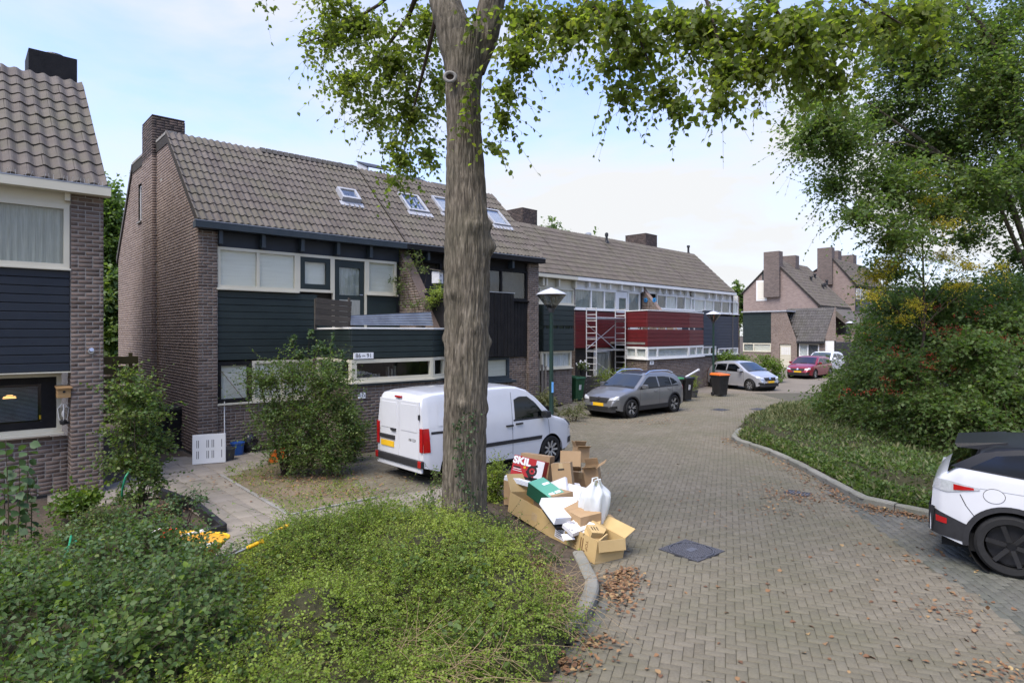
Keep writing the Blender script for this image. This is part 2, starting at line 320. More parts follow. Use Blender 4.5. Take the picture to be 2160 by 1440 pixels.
# ------------------------------------------------------------------ frames of the two house rows
class Frame:
    def __init__(s, O, alpha):
        s.O = Vector(O); s.rz = RAD(90 - alpha); c, q = math.cos(s.rz), math.sin(s.rz)
        s.d = Vector((c, q, 0)); s.i = Vector((-q, c, 0))           # along the row, into the house
    def W(s, u, y, z=0): return s.O + s.d * u + s.i * y + Vector((0, 0, z))
    def u(s, px, n=0.0):                                            # n = metres in front of the facade
        o = s.O - s.i * n; t = (px - 1080) / F; return (t * o.y - o.x) / (s.d.x - t * s.d.y)
    def z(s, px, py, n=0.0):
        Y = s.W(s.u(px, n), -n).y; return H + (YH - py) / F * Y
R1 = Frame(G(418, 962), 48.1)
Q0 = PX(1137, 579, 28.0); R2 = Frame((Q0.x, Q0.y, 0), 44.6)

# ------------------------------------------------------------------ ground, road, pavers
def inpoly(P, poly):
    x, y = P[:, 0], P[:, 1]; r = np.zeros(len(P), bool); n = len(poly)
    for i in range(n):
        x0, y0 = poly[i][:2]; x1, y1 = poly[(i+1) % n][:2]
        if y0 == y1: continue
        c = ((y0 > y) != (y1 > y)) & (x < (x1-x0) * (y-y0) / (y1-y0) + x0); r ^= c
    return r
gm = MB(); gm.add([(-400,-60,-.06),(400,-60,-.06),(400,700,-.06),(-400,700,-.06)], [(0,1,2,3)])
tag(gm.obj('ground', M['soil']), kind='structure')
g2 = lambda *a: tuple(G(*a))[:2]
kerb_left_px = [(1232,1160),(1253,1200),(1264,1222),(1262,1245),(1246,1280),(1183,1337),(1137,1372),(1067,1415),(1015,1441),(940,1480),(800,1540)]
kerb_right_px = [(1575,893),(1552,905),(1542,917),(1552,926),(1610,944),(1680,975),(1750,1013),(1815,1048),(1890,1064),(1965,1079),(2060,1096),(2200,1120)]
KL = [G(px, py, .11) for px, py in kerb_left_px]; KR = [G(px, py, .11) for px, py in kerb_right_px]
bay_px = [(1742,1041),(1820,1090),(1940,1180),(2040,1245),(2140,1320),(2260,1420)]
BAY = [G(*p) for p in bay_px]
road_poly = [tuple(p)[:2] for p in KL] + [(-1.6,3.0),(6.2,3.0)] + [tuple(p)[:2] for p in BAY[::-1]] + [tuple(p)[:2] for p in KR[:7][::-1]] + [g2(1620,876), g2(1720,850), g2(1800,828), g2(1960,800), (45,60), (26,62), tuple(R2.W(24,0))[:2], tuple(R2.W(4,0))[:2], tuple(R1.W(11.3,0))[:2], tuple(R1.W(2.4,-1.2))[:2], g2(735,1012), g2(795,1050), g2(930,1028), g2(1060,1026), g2(1150,995)]
def poly_mesh(name, poly, z, mat, parent=None):
    import bmesh
    bm = bmesh.new(); f = bm.faces.new([bm.verts.new((p[0], p[1], z)) for p in poly]); bmesh.ops.triangulate(bm, faces=[f])
    if f.is_valid and f.normal.z < 0: bmesh.ops.reverse_faces(bm, faces=bm.faces[:])
    me = bpy.data.meshes.new(name); bm.to_mesh(me); bm.free(); me.materials.append(mat)
    return link(name, me, parent)
road = tag(poly_mesh('road', road_poly, -.012, M['joint']), kind='structure')
def paver_mesh(lx, ly, h=.03, b=.006):
    a, c = lx/2, ly/2
    v = [(-a,-c,-h),(a,-c,-h),(a,c,-h),(-a,c,-h),(-a,-c,-b*.6),(a,-c,-b*.6),(a,c,-b*.6),(-a,c,-b*.6),(-a+b,-c+b,0),(a-b,-c+b,0),(a-b,c-b,0),(-a+b,c-b,0)]
    f = [(0,1,5,4),(1,2,6,5),(2,3,7,6),(3,0,4,7),(4,5,9,8),(5,6,10,9),(6,7,11,10),(7,4,8,11),(8,9,10,11)]
    return np.array(v), np.array(f)
def lay_pavers(parent, C, ang, lx, ly, mat, nparts, name='paver', z0=0.0, jit=.0025, key=None):
    """C (n,2) centres, ang (n,) angles: the nearest nparts are parts, the rest one stuff part"""
    C = np.asarray(C); ang = np.asarray(ang)
    o = np.argsort(np.hypot(C[:,0], C[:,1]) if key is None else key); C, ang = C[o], ang[o]
    T, Fc = paver_mesh(lx, ly); me = mesh_np(name, T, Fc, mat)
    zz = z0 + rng.normal(size=len(C)) * jit * .6; tx = rng.normal(size=(len(C), 2)) * .008
    for k in range(min(nparts, len(C))):
        link(name, me, parent, (C[k,0], C[k,1], zz[k]), (tx[k,0], tx[k,1], ang[k] + rng.normal() * .006))
    C, ang, zz, tx = C[nparts:], ang[nparts:], zz[nparts:], tx[nparts:]
    if len(C):
        ca, sa = np.cos(ang + rng.normal(size=len(ang)) * .006), np.sin(ang)
        V = np.stack([ca[:,None]*T[:,0] - sa[:,None]*T[:,1] + C[:,0:1], sa[:,None]*T[:,0] + ca[:,None]*T[:,1] + C[:,1:2], T[None,:,2] + zz[:,None] + T[None,:,0]*tx[:,1:2] + T[None,:,1]*tx[:,0:1]], 2).reshape(-1,3)
        Fa = (Fc[None] + (np.arange(len(C)) * len(T))[:,None,None]).reshape(-1,4)
        tag(link(name, mesh_np(name, V, Fa, mat, np.repeat(rng.random(len(C)), len(Fc))), parent), kind='stuff')
def herring(poly, ang, u, x0, x1, y0, y1):
    ca, sa = math.cos(ang), math.sin(ang); n = int(max(x1-x0, y1-y0) / u) + 4; cx, cy = (x0+x1)/2, (y0+y1)/2
    I, J = np.meshgrid(np.arange(-n, n), np.arange(-n, n), indexing='ij'); K = (I - J) % 4
    out = []
    for k, dx, dy, a in ((0, 1.0, .5, 0.0), (3, .5, 1.0, math.pi/2)):
        s = K == k; p = np.stack([(I[s] + dx) * u, (J[s] + dy) * u], 1)
        q = np.stack([p[:,0]*ca - p[:,1]*sa + cx, p[:,0]*sa + p[:,1]*ca + cy], 1)
        m = (q[:,0] > x0) & (q[:,0] < x1) & (q[:,1] > y0) & (q[:,1] < y1); q = q[m]; q = q[inpoly(q, poly)]
        out.append((q, np.full(len(q), ang + a)))
    return np.concatenate([o[0] for o in out]), np.concatenate([o[1] for o in out])
MC = [G(1396,1161), G(1476,1187), G(1522,1159), G(1441,1137)]; MANHOLE = sum(MC, Vector())/4; MA = math.atan2(MC[1].y-MC[0].y, MC[1].x-MC[0].x); MH = ((MC[1]-MC[0]).length + (MC[2]-MC[1]).length)/4; DRAIN = G(1683, 1040); MAN_R = .33
C, A = herring(road_poly, RAD(-19), .093, -8, 12, 3.0, 31)
camd = np.hypot(C[:,0], C[:,1])
# leave out what lies under the manhole frame
mdx, mdy = C[:,0]-MANHOLE.x, C[:,1]-MANHOLE.y
mh = (np.abs(mdx*math.cos(MA)+mdy*math.sin(MA)) < MH-.02) & (np.abs(-mdx*math.sin(MA)+mdy*math.cos(MA)) < MH-.02)
keep = ~mh; C, A = C[keep], A[keep]
inview = (np.abs(C[:,0]) / C[:,1] < .83) & (C[:,1] > 5.1)
lay_pavers(road, C, A, .1795, .0885, M['paver'], 300, key=np.hypot(C[:,0], C[:,1]) + (~inview) * 100)
far_poly = [(p[0], p[1]) for p in road_poly if p[1] > 29] 
tag(poly_mesh('road', [(1,31),(16,31),(22,33),(60,55),(60,75),(10,75),(1,60)], -.004, M['road_far']), kind='structure')
# parking bay with straight courses of dark pavers
bay_poly = [tuple(p)[:2] for p in BAY] + [(14,3.0),(16,12.5)] + [tuple(p)[:2] for p in KR[5:][::-1]]
pb = tag(poly_mesh('parking_bay', bay_poly, -.015, M['joint']), kind='structure')
bd = (BAY[-1] - BAY[0]).normalized(); ba = math.atan2(bd.y, bd.x)
cs = []; aa = []
for j in range(-60, 90):
    for i in range(-70, 80):
        p = np.array([BAY[0].x, BAY[0].y]) + np.array([bd.x, bd.y]) * (i * .212 + (j % 2) * .106) + np.array([-bd.y, bd.x]) * j * .108
        cs.append(p)
cs = np.array(cs); cs = cs[inpoly(cs, bay_poly)]; cs = cs[(cs[:,1] > 4) & (cs[:,0] < 13)]
lay_pavers(pb, cs, np.full(len(cs), ba), .204, .1015, M['paver_dark'], 220, z0=-.002)
# kerbs
def kerb(name, pts, slen=.92, wid=.16, hgt=.12, inner=1):
    root = bpy.data.objects.new(name, None); COL.objects.link(root); root['kind'] = 'structure'
    P = [Vector((p.x, p.y, 0)) for p in pts]; dist = [0]
    for a, b in zip(P, P[1:]): dist.append(dist[-1] + (b - a).length)
    def at(s):
        s = max(0, min(s, dist[-1] - 1e-4))
        for i in range(len(P) - 1):
            if dist[i+1] >= s: return P[i].lerp(P[i+1], (s - dist[i]) / (dist[i+1] - dist[i]))
    n = int(dist[-1] / slen)
    for k in range(n):
        mb = MB(); vs = []; L0, L1 = k*slen + .008, (k+1)*slen - .008; m = 6; dz = random.uniform(-.008, .008)
        prof = [(0,-.05),(0,hgt-.03),(.018,hgt-.006),(.035,hgt),(wid-.03,hgt),(wid,hgt-.02),(wid,-.05)]
        for j in range(m + 1):
            s = L0 + (L1 - L0) * j / m; c = at(s); d = (at(s + .06) - at(s - .06)).normalized(); nrm = Vector((-d.y, d.x, 0)) * inner
            e = .006 if j in (0, m) else 0
            vs += [c + nrm * (x + (e if x == 0 else -e)) + Vector((0,0,z + dz - (e if z > 0 else 0))) for x, z in prof]
        q = len(prof); fs = [(j*q+i, j*q+i+1, (j+1)*q+i+1, (j+1)*q+i) for j in range(m) for i in range(q-1)]
        fs += [tuple(range(q))[::-1], tuple(m*q + i for i in range(q))]
        if inner > 0: fs = [f[::-1] for f in fs]
        mb.add(vs, fs).obj('kerb_stone', M['kerb'], root)
    return root
kerb('kerb', KL, inner=-1); kerb('kerb', KR, .98, inner=1)
# gutter course of single stones along the near kerb
cs, aa = [], []
for i in range(1, len(KL) - 1):
    a, b = KL[i], KL[i+1]; n = int((b - a).length / .21); d = (b - a).normalized()
    for k in range(n):
        p = a + d * (k + .5) * .21 + Vector((-d.y, d.x, 0)) * .075; cs.append((p.x, p.y)); aa.append(math.atan2(d.y, d.x))
lay_pavers(road, cs, aa, .2, .12, M['paver_dark'], 60, name='gutter_stone', z0=.006)
# raised planting bed at the near left, and the one on the right
bed = [tuple(p)[:2] for p in KL] + [(-2.5,2.6),(-14,2.6),(-14,7.2),(-5.0,7.2),g2(480,1190),g2(560,1145),g2(700,1118),g2(930,1108),g2(960,1060),g2(1060,1035),g2(1150,1000)]
tag(poly_mesh('planting_bed', bed, .085, M['soil']), kind='structure')
rb = [tuple(p)[:2] for p in KR] + [(18,9),(40,14),(48,40),(30,45)] + [g2(1800,822), g2(1700,850)]
tag(poly_mesh('planting_bed', rb, .085, M['soil']), kind='structure')
# garden path of square slabs
path_poly = [g2(360,962), g2(470,962), g2(580,945), g2(640,940), g2(640,955), g2(470,1003), g2(609,1087), g2(720,1063), g2(795,1049), g2(930,1024), g2(1000,1018), g2(1000,1075), g2(930,1112), g2(700,1125), g2(560,1160), g2(480,1200), g2(400,1190), g2(250,1230), g2(180,1260), g2(150,1210), g2(330,1150), g2(470,1122), g2(412,1072), g2(340,1045), g2(215,1060), g2(100,1060), g2(100,1030), g2(230,1020), g2(330,985)]
gp = tag(poly_mesh('garden_path', path_poly, -.018, M['slab']), kind='structure')
tag(poly_mesh('garden_path', [g2(700,1015), g2(1010,1000), g2(1010,1125), g2(560,1165), g2(600,1080), g2(720,1060)], -.024, M['slab']), kind='structure')
ca, sa = math.cos(R1.rz), math.sin(R1.rz); cs = []
for i in range(-60, 60):
    for j in range(-60, 60):
        cs.append((R1.O.x + ca * i * .405 - sa * j * .405, R1.O.y + sa * i * .405 + ca * j * .405))
cs = np.array(cs); cs = cs[inpoly(cs, path_poly)]
lay_pavers(gp, cs, np.full(len(cs), R1.rz), .398, .398, M['slab'], 300, name='slab', z0=-.003, jit=.003)
sp = [g2(470,1004), g2(640,958), g2(740,985), g2(795,1046), g2(720,1061), g2(609,1085)]
SANDY = sp
tag(poly_mesh('planting_bed', sp, -.008, M['sandy_soil']), kind='structure')
def edging(pts, mat, name='path_edging', w=.06, h=.07):
    mb = MB()
    for a, b in zip(pts, pts[1:]): mb.beam((a.x, a.y, h/2 - .03), (b.x, b.y, h/2 - .03), w, h)
    return tag(mb.obj(name, mat), kind='structure')
edging([G(465,1001), G(609,1086), G(720,1063), G(795,1048)], M['concrete'], h=.045)
edging([G(330,1040), G(412,1072), G(472,1122), G(440,1132), G(330,1160)], M['dark_metal'], w=.09, h=.15)
# ------------------------------------------------------------------ house building kit
def local_cam(root_loc, rz):
    v = Vector((0,0,H)) - Vector(root_loc); c, s = math.cos(-rz), math.sin(-rz)
    return np.array([v.x*c - v.y*s, v.x*s + v.y*c, v.z])
BRICK_CACHE = {}
def brick_wall(h, O, d, nrm, z0, z1, spans, mat='brick', nparts=0, course=.0755, blen=.21, joint=.014, name='wall', out=.0035, mortar='mortar', offset=0.0):
    """running bond on a vertical plane of house h: O origin (x,y), d direction, nrm outward normal (2D)"""
    O = np.array(O, float); d = np.array(d, float); nrm = np.array(nrm, float)
    rows = int(round((z1 - z0) / course)); bricks = []; bv = []; bf = []
    for r in range(rows):
        za = z0 + r * course; zb = za + course; sp = spans((za + zb) / 2) if callable(spans) else spans
        for s0, s1 in sp:
            if s1 - s0 < .02: continue
            n = len(bv)
            for s, z in ((s0, za), (s1, za), (s1, zb), (s0, zb)):
                p = O + d * s; bv.append((p[0], p[1], z))
            bf.append((n, n+1, n+2, n+3))
            s = s0 - ((r * .5 + offset) % 1.0) * (blen + joint)
            while s < s1:
                L_ = blen if random.random() > .12 else blen * .475
                a, b = max(s, s0), min(s + L_, s1)
                if b - a > .03: bricks.append((a, b, za + joint * .5, zb - joint * .5, (b - a) > blen - .002))
                s += L_ + joint
    if not bricks: return None
    flip = (d[0] * nrm[1] - d[1] * nrm[0]) > 0      # d x z = outward?  face order so that normals point out
    w = link(name, mesh_np(name, bv, np.array(bf)[:, ::-1] if flip else np.array(bf), M[mortar]), h.root)
    B = np.array([b[:4] for b in bricks]); full = np.array([b[4] for b in bricks])
    cen = O + d * ((B[:,0] + B[:,1]) / 2)[:,None]; dist = np.hypot(cen[:,0] - h.cam[0], cen[:,1] - h.cam[1]) + np.abs((B[:,2] + B[:,3]) / 2 - h.cam[2]) * .3
    order = np.argsort(dist + (~full) * 1e3)
    nparts = min(nparts, int(full.sum())); part = order[:nparts]; rest = order[nparts:]
    def boxes(B, rn=True):
        n = len(B); D3 = np.array([d[0], d[1], 0]); N3 = np.array([nrm[0], nrm[1], 0])
        base = np.array([O[0], O[1], 0])
        e = .004
        P = lambda s, o, z: base + D3 * s[:,None] + N3 * o + np.array([0,0,1]) * z[:,None]
        jit = rng.normal(size=n) * .0009 if rn else np.zeros(n)
        PJ = lambda s, o, z: base + D3 * s[:,None] + N3 * (o + jit)[:,None] + np.array([0,0,1]) * z[:,None]
        V = np.stack([P(B[:,0], -.004, B[:,2]), P(B[:,1], -.004, B[:,2]), P(B[:,1], -.004, B[:,3]), P(B[:,0], -.004, B[:,3]),
                      PJ(B[:,0]+e*.4, out, B[:,2]+e*.6), PJ(B[:,1]-e*.4, out, B[:,2]+e*.6), PJ(B[:,1]-e*.4, out, B[:,3]-e*.6), PJ(B[:,0]+e*.4, out, B[:,3]-e*.6)], 1)
        Fc = np.array([(0,1,5,4),(1,2,6,5),(2,3,7,6),(3,0,4,7),(4,5,6,7)])
        if flip: Fc = Fc[:, ::-1]
        return V.reshape(-1,3), (Fc[None] + (np.arange(n)*8)[:,None,None]).reshape(-1,4)
    if len(rest):
        V, Fa = boxes(B[rest]); tag(link('brick', mesh_np('brick', V, Fa, M[mat], np.repeat(rng.random(len(rest)), 5)), h.root), kind='stuff')
    if len(part):
        key = (mat, blen, course, joint, out)
        if key not in BRICK_CACHE:
            l, c2, e = blen / 2, (course - joint) / 2, .002
            T = np.array([(-l,.004,-c2),(l,.004,-c2),(l,.004,c2),(-l,.004,c2),(-l+e,-out,-c2+e),(l-e,-out,-c2+e),(l-e,-out,c2-e),(-l+e,-out,c2-e)])
            BRICK_CACHE[key] = mesh_np('brick', T, np.array([(0,1,5,4),(1,2,6,5),(2,3,7,6),(3,0,4,7),(4,5,6,7)]), M[mat])
        rz = math.atan2(nrm[1], nrm[0]) + math.pi / 2
        for k in part:
            c = O + d * (B[k,0] + B[k,1]) / 2
            link('brick', BRICK_CACHE[key], h.root, (c[0] + nrm[0]*random.gauss(0,.0008), c[1] + nrm[1]*random.gauss(0,.0008), (B[k,2] + B[k,3]) / 2), (0,0,rz))
    return w
def tile_mesh(w, L_, mat, amp=.021):
    n = 8; xs = np.linspace(0, w, n + 1); zz = amp * np.cos(2*np.pi*xs/w - .6) + .003
    v = []
    for x, z in zip(xs, zz): v += [(x, 0, z + .006), (x, 0, z + .036), (x, L_, z + .008)]
    f = []
    for i in range(n): a, b = i*3, (i+1)*3; f += [(a, b, b+1, a+1), (a+1, b+1, b+2, a+2)]
    f += [(0,1,2), (n*3+1, n*3, n*3+2)]
    return v, f
def tile_roof(h, u0, u1, y0, z0, y1, z1, rows, mat='tile', tw=.168, nparts=300, holes=(), name='roof_tile', u1top=None, u0top=None, under=True, amp=.021):
    """tiles on the slope from (y0,z0) up to (y1,z1); holes are (ua,ub,sa,sb) along the slope"""
    ln = math.hypot(y1 - y0, z1 - z0); ang = math.atan2(z1 - z0, y1 - y0); ex = ln / rows; ca, sa = math.cos(ang), math.sin(ang)
    v, f = tile_mesh(tw, ex + .05, M[mat], amp); me = bpy.data.meshes.new(name); me.from_pydata(v, [], f); me.materials.append(M[mat])
    n = int(round((u1 - u0) / tw)); spots = []
    for r in range(rows):
        tt = (r + .5) / rows; ua = u0 if u0top is None else u0 + (u0top - u0) * tt; ub = u1 if u1top is None else u1 + (u1top - u1) * tt
        for k in range(n):
            u = u0 + k * tw
            if u + tw * .5 < ua or u + tw * .5 > ub: continue
            s = r * ex
            if any(a - .02 < u + tw/2 < b + .02 and c < s + ex/2 < e for a, b, c, e in holes): continue
            spots.append((u, s))
    spots.sort(key=lambda q: (q[0] - h.cam[0])**2 + (y0 + ca*q[1] - h.cam[1])**2)
    for u, s in spots[:nparts]:
        link(name, me, h.root, (u + random.gauss(0,.002), y0 + ca*s, z0 + sa*s + random.gauss(0,.003)), (ang + random.gauss(0,.004), random.gauss(0,.006), random.gauss(0,.004)))
    rest = spots[nparts:]
    if rest:
        mb = MB()
        for u, s in rest:
            dz = random.gauss(0,.003); mb.add([(u + x, y0 + ca*(s+y) - sa*z, z0 + sa*(s+y) + ca*z + dz) for x, y, z in v], f)
        o = mb.obj(name, M[mat], h.root); a = o.data.attributes.new('rnd', 'FLOAT', 'FACE'); a.data.foreach_set('value', np.repeat(rng.random(len(rest)), len(f)).astype(np.float32)); tag(o, kind='stuff')
    if under:
        ub = u1 if u1top is None else u1top; ua = u0 if u0top is None else u0top
        MB().hexa([(u0,y0,z0-.16),(u1,y0,z0-.16),(ub,y1,z1-.16),(ua,y1,z1-.16),(u0,y0,z0-.015),(u1,y0,z0-.015),(ub,y1,z1-.015),(ua,y1,z1-.015)]).obj('roof', M['under'], h.root)
class House:
    def __init__(s, name, label, frame, u0=0.0, y0=0.0, cat='house', group=None):
        s.fr = frame; s.u0 = u0; s.y0 = y0; s.loc = frame.W(u0, y0); s.rz = frame.rz
        s.root = thing(name, label, cat, s.loc, s.rz, group); s.cam = local_cam(s.loc, s.rz)
    def U(s, px, n=0.0): return s.fr.u(px, n - s.y0) - s.u0            # n in front of this house's own plane y = 0
    def Z(s, px, py, n=0.0): return s.fr.z(px, py, n - s.y0)
    def ray(s, px, py):
        dv = Vector(((px-1080)/F, 1, (YH-py)/F)); c, q = math.cos(-s.rz), math.sin(-s.rz)
        return np.array([dv.x*c - dv.y*q, dv.x*q + dv.y*c, dv.z])
    def on_slope(s, px, py, y0, z0, y1, z1):                            # u and distance up the slope
        k = (z1-z0)/(y1-y0); d = s.ray(px, py); t = (z0 + k*(s.cam[1]-y0) - s.cam[2]) / (d[2] - k*d[1]); p = s.cam + d*t
        return p[0], (p[1]-y0) * math.hypot(1, k)
    def on_gable(s, px, py, x=0.0):                                      # y, z on the plane local x
        d = s.ray(px, py); t = (x - s.cam[0]) / d[0]; p = s.cam + d*t; return p[1], p[2]
def planks(h, x0, x1, z0, z1, y, n, mat, o=(0,0), rz=0.0, name='plank', vertical=False, th=.022, back=True):
    root = h.root; gap = .010
    if back: MB().box(x0, .0, z0, x1, .05, z1).obj('backing', M['under'], root, loc=(o[0], o[1] + 0, 0) if rz else (o[0], o[1] + y, 0), rot=(0,0,rz))
    loc0 = Vector((o[0], o[1] + (0 if rz else y), 0))
    L_ = (x1 - x0) if vertical else (z1 - z0); st = L_ / n; mb = MB()
    if vertical: mb.add(*cbox(-(st-gap)/2, (st-gap)/2, -(z1-z0)/2, (z1-z0)/2, th))
    else: mb.add(*cbox(-(x1-x0)/2, (x1-x0)/2, -(st-gap)/2, (st-gap)/2, th))
    me = mb.mesh(name, M[mat]); c, s_ = math.cos(rz), math.sin(rz)
    for k in range(n):
        a = (x0 + st*(k+.5)) if vertical else (x0+x1)/2; z = (z0+z1)/2 if vertical else z0 + st*(k+.5)
        link(name, me, root, loc0 + Vector((a*c, a*s_, z)) + Vector((s_, -c, 0)) * random.uniform(0, .003), (random.gauss(0,.006), 0, rz))
def cbox(x0, x1, z0, z1, th, b=.008):
    """a board face: front at y=-th with chamfered edges, back open at y=0"""
    v = [(x0,0,z0),(x1,0,z0),(x1,0,z1),(x0,0,z1),(x0,-th+b,z0),(x1,-th+b,z0),(x1,-th+b,z1),(x0,-th+b,z1),(x0+b,-th,z0+b),(x1-b,-th,z0+b),(x1-b,-th,z1-b),(x0+b,-th,z1-b)]
    f = [(0,1,5,4),(1,2,6,5),(2,3,7,6),(3,0,4,7),(4,5,9,8),(5,6,10,9),(6,7,11,10),(7,4,8,11),(8,9,10,11)]
    return v, f
def window(h, x0, x1, z0, z1, y, fm='cream', splits=(), o=None, rz=0.0, fw=.055, inner='blind', glass='glass', name='window', room=True, lab=None, sill=None, depth=.07, inset=.02, parent=None):
    """frame > panes, blinds or curtains; local x along the wall"""
    loc = (o[0], o[1], 0) if o is not None else (0, y, 0)
    mb = MB(); mb.box(x0, -.03, z0, x0+fw, depth, z1).box(x1-fw, -.03, z0, x1, depth, z1).box(x0+fw, -.03, z1-fw, x1-fw, depth, z1).box(x0+fw, -.03, z0, x1-fw, depth, z0+fw)
    for s in splits: mb.box(s-fw*.5, -.028, z0+fw, s+fw*.5, depth-.002, z1-fw)
    f = mb.obj(name, M[fm], parent or h.root, loc=loc, rot=(0,0,rz))
    if lab: f['label'] = lab
    ed = [x0+fw] + [q for s in splits for q in (s-fw*.5, s+fw*.5)] + [x1-fw]
    inn = inner if isinstance(inner, (list, tuple)) else [inner] * (len(splits) + 1)
    for k in range(len(splits) + 1):
        a, b = ed[2*k], ed[2*k+1]
        MB().box(a-.004, inset, z0+fw-.004, b+.004, inset+.008, z1-fw+.004).obj('pane', M[glass], f)
        i = inn[k]
        if i in ('blind',): MB().box(a-.004, .045, z0+fw, b+.004, .05, z1-fw).obj('blind', M['blind'], f)
        elif i in ('net', 'curtain', 'curtain_dark'):
            n = max(8, int((b-a) / .035)); vs = []
            for q in range(n+1):
                xx = a-.02 + (b-a+.04)*q/n; yy = .07 + .014*math.sin(q*1.9 + .7*math.sin(q*.6))
                vs += [(xx, yy, z0+.02), (xx, yy + .004*math.sin(q), z1-.02)]
            MB().add(vs, [(2*q, 2*q+2, 2*q+3, 2*q+1) for q in range(n)]).obj('curtain', M[i], f, smooth=True)
    if room:
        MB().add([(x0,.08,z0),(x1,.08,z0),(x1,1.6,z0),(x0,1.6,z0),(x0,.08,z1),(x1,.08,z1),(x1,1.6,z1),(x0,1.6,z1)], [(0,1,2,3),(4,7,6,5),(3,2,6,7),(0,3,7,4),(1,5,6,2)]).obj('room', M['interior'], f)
    if sill: MB().bbox(x0-.03, -.10, z0-.05, x1+.03, .05, z0-.003, .008).obj('sill', M[sill], f)
    return f
def door_leaf(h, x0, x1, z0, z1, y, mat, gl=None, name='door', inner='net', split=None):
    mb = MB()
    g = gl or (x0+.14, x1-.14, z0+.9, z1-.16)
    a, b, c, d = g
    mb.box(x0, 0, z0, a, .045, z1).box(b, 0, z0, x1, .045, z1).box(a, 0, d, b, .045, z1).box(a, 0, z0, b, .045, c)
    f = mb.obj(name, M[mat], h.root, loc=(0, y, 0))
    MB().box(a, .015, c, b, .025, d).obj('pane', M['glass'], f)
    n = 14; vs = []
    for q in range(n+1):
        xx = a + (b-a)*q/n; yy = .07 + .015*math.sin(q*1.7); vs += [(xx, yy, c), (xx, yy, d)]
    MB().add(vs, [(2*q, 2*q+2, 2*q+3, 2*q+1) for q in range(n)]).obj('curtain', M['curtain' if inner == 'curtain' else 'net'], f, smooth=True)
    MB().box(x0, .1, z0, x1, .12, z1).obj('backing', M['interior'], f)
    MB().tube([(x1-.07, -.005, z0+1.0), (x1-.07, -.05, z0+1.0), (x1-.17, -.05, z0+1.0)], .01, 6).obj('handle', M['steel'], f)
    return f
def skylight(h, px_, slope, size=(.6, .95), glass='skylight', name='skylight', frame='lead', lift=.07):
    """a roof window centred at the pixel px_ on the slope"""
    y0, z0, y1, z1 = slope; u, s = h.on_slope(px_[0], px_[1], *slope); ang = math.atan2(z1-z0, y1-y0)
    c = (u, y0 + s*math.cos(ang), z0 + s*math.sin(ang)); a, b = size[0]/2, size[1]/2
    mb = MB(); t = .07; mb.box(-a,-b,0,-a+t,b,lift+.03).box(a-t,-b,0,a,b,lift+.03).box(-a+t,-b,0,a-t,-b+t,lift+.03).box(-a+t,b-t,0,a-t,b,lift+.03)
    f = mb.obj(name, M[frame], h.root, loc=c, rot=(ang,0,0))
    MB().box(-a+t,-b+t,lift-.01,a-t,b-t,lift).obj('pane', M[glass], f)
    MB().box(-a+t,-b+t,.0,a-t,b-t,.02).obj('blind', M['blind'], f)  # pale sheet added below the pane, standing in for a white sky reflection
    MB().bbox(-a-.08,-b-.22,.02,a+.08,-b-.001,.045,.006).obj('flashing', M['lead'], f)
    return f, (u-a-.04, u+a+.04, s-b-.05, s+b+.03)
# ------------------------------------------------------------------ the near house at the left edge
W5 = 5.65; ZE, ZR, YR = 5.62, 8.45, 2.83; ROWS = 11
LFO = G(218, 1036); RL = Frame((LFO.x, LFO.y, 0), 48.1)
h = House('terraced_house', 'brick house at the left edge with dark blue boarding between cream framed windows', RL, 0.0, group='terraced houses')
ur = h.U(150); slope = (-.14, ZE+.04, YR, ZR)
tile_roof(h, -5.6, .06, *slope, ROWS, nparts=300, amp=.026, tw=.235)
MB().box(-5.6, YR, ZR-.25, .02, 7.2, ZR-.06).obj('flat_roof', M['under'], h.root)
brick_wall(h, (ur,0), (1,0), (0,-1), 0, ZE-.13, [(0, -ur)], nparts=300, name='pier')
brick_wall(h, (0,0), (0,1), (1,0), 0, 8.3, lambda z: [(0, 9.4)] if z < ZE else [((z-ZE)*1.0, 9.4-(z-ZE)*.75)], nparts=0)
brick_wall(h, (ur,.42), (0,-1), (-1,0), 0, h.Z(150,785), [(0,.42)], nparts=0, name='pier_side')
zl0 = h.Z(140, 908, -.42); zb1, zb0 = h.Z(150,570), h.Z(150,783)
brick_wall(h, (-5.65,.42), (1,0), (0,-1), 0, zl0-.06, [(0, 5.65+ur)], nparts=120)
MB().box(-5.65, .02, zb0-.02, ur, .12, zb0).box(-5.65,.1,zb0,ur,.5,zb0+.1).obj('ledge', M['cream'], h.root)
planks(h, -5.6, ur-.01, zb0+.002, zb1, .07, 12, 'navy_paint')
wz1, wz0 = h.Z(150,432), h.Z(150,567)
window(h, -5.5, ur-.02, wz0, wz1, .06, splits=(-3.6,), inner='curtain', fw=.085, sill=None)
MB().bbox(-5.55, -.02, wz0-.035, ur, .10, wz0-.002, .006).obj('sill', M['cream'], h.root)
MB().box(-5.6, .05, wz1+.002, ur-.002, .12, ZE-.12).obj('soffit_board', M['cream'], h.root)
for k in range(2): MB().box(ur-.10-k*2.4, -.06, wz1+.06, ur-.02-k*2.4, .048, ZE-.12).obj('bracket', M['cream'], h.root)
MB().bbox(-5.7, -.22, ZE-.14, .09, -.0, ZE+.02, .006).obj('fascia', M['cream'], h.root)
MB().box(-5.7, -.225, ZE+.022, .095, -.12, ZE+.04).obj('gutter_edge', M['zinc'], h.root)
sp = MB()
for k in range(64):
    u = -4.2 + k*.066
    if random.random() < .8: sp.tube([(u,-.17,ZE+.04),(u+random.uniform(-.03,.03),-.19-random.random()*.04,ZE+.13)], .003, 3)
sp.obj('bird_spike', M['alu_dull'], h.root)
lw = window(h, -5.3, ur-.10, zl0, zb0-.03, .40, fw=.075, inner='none', splits=(), sill='cream', glass='glass')
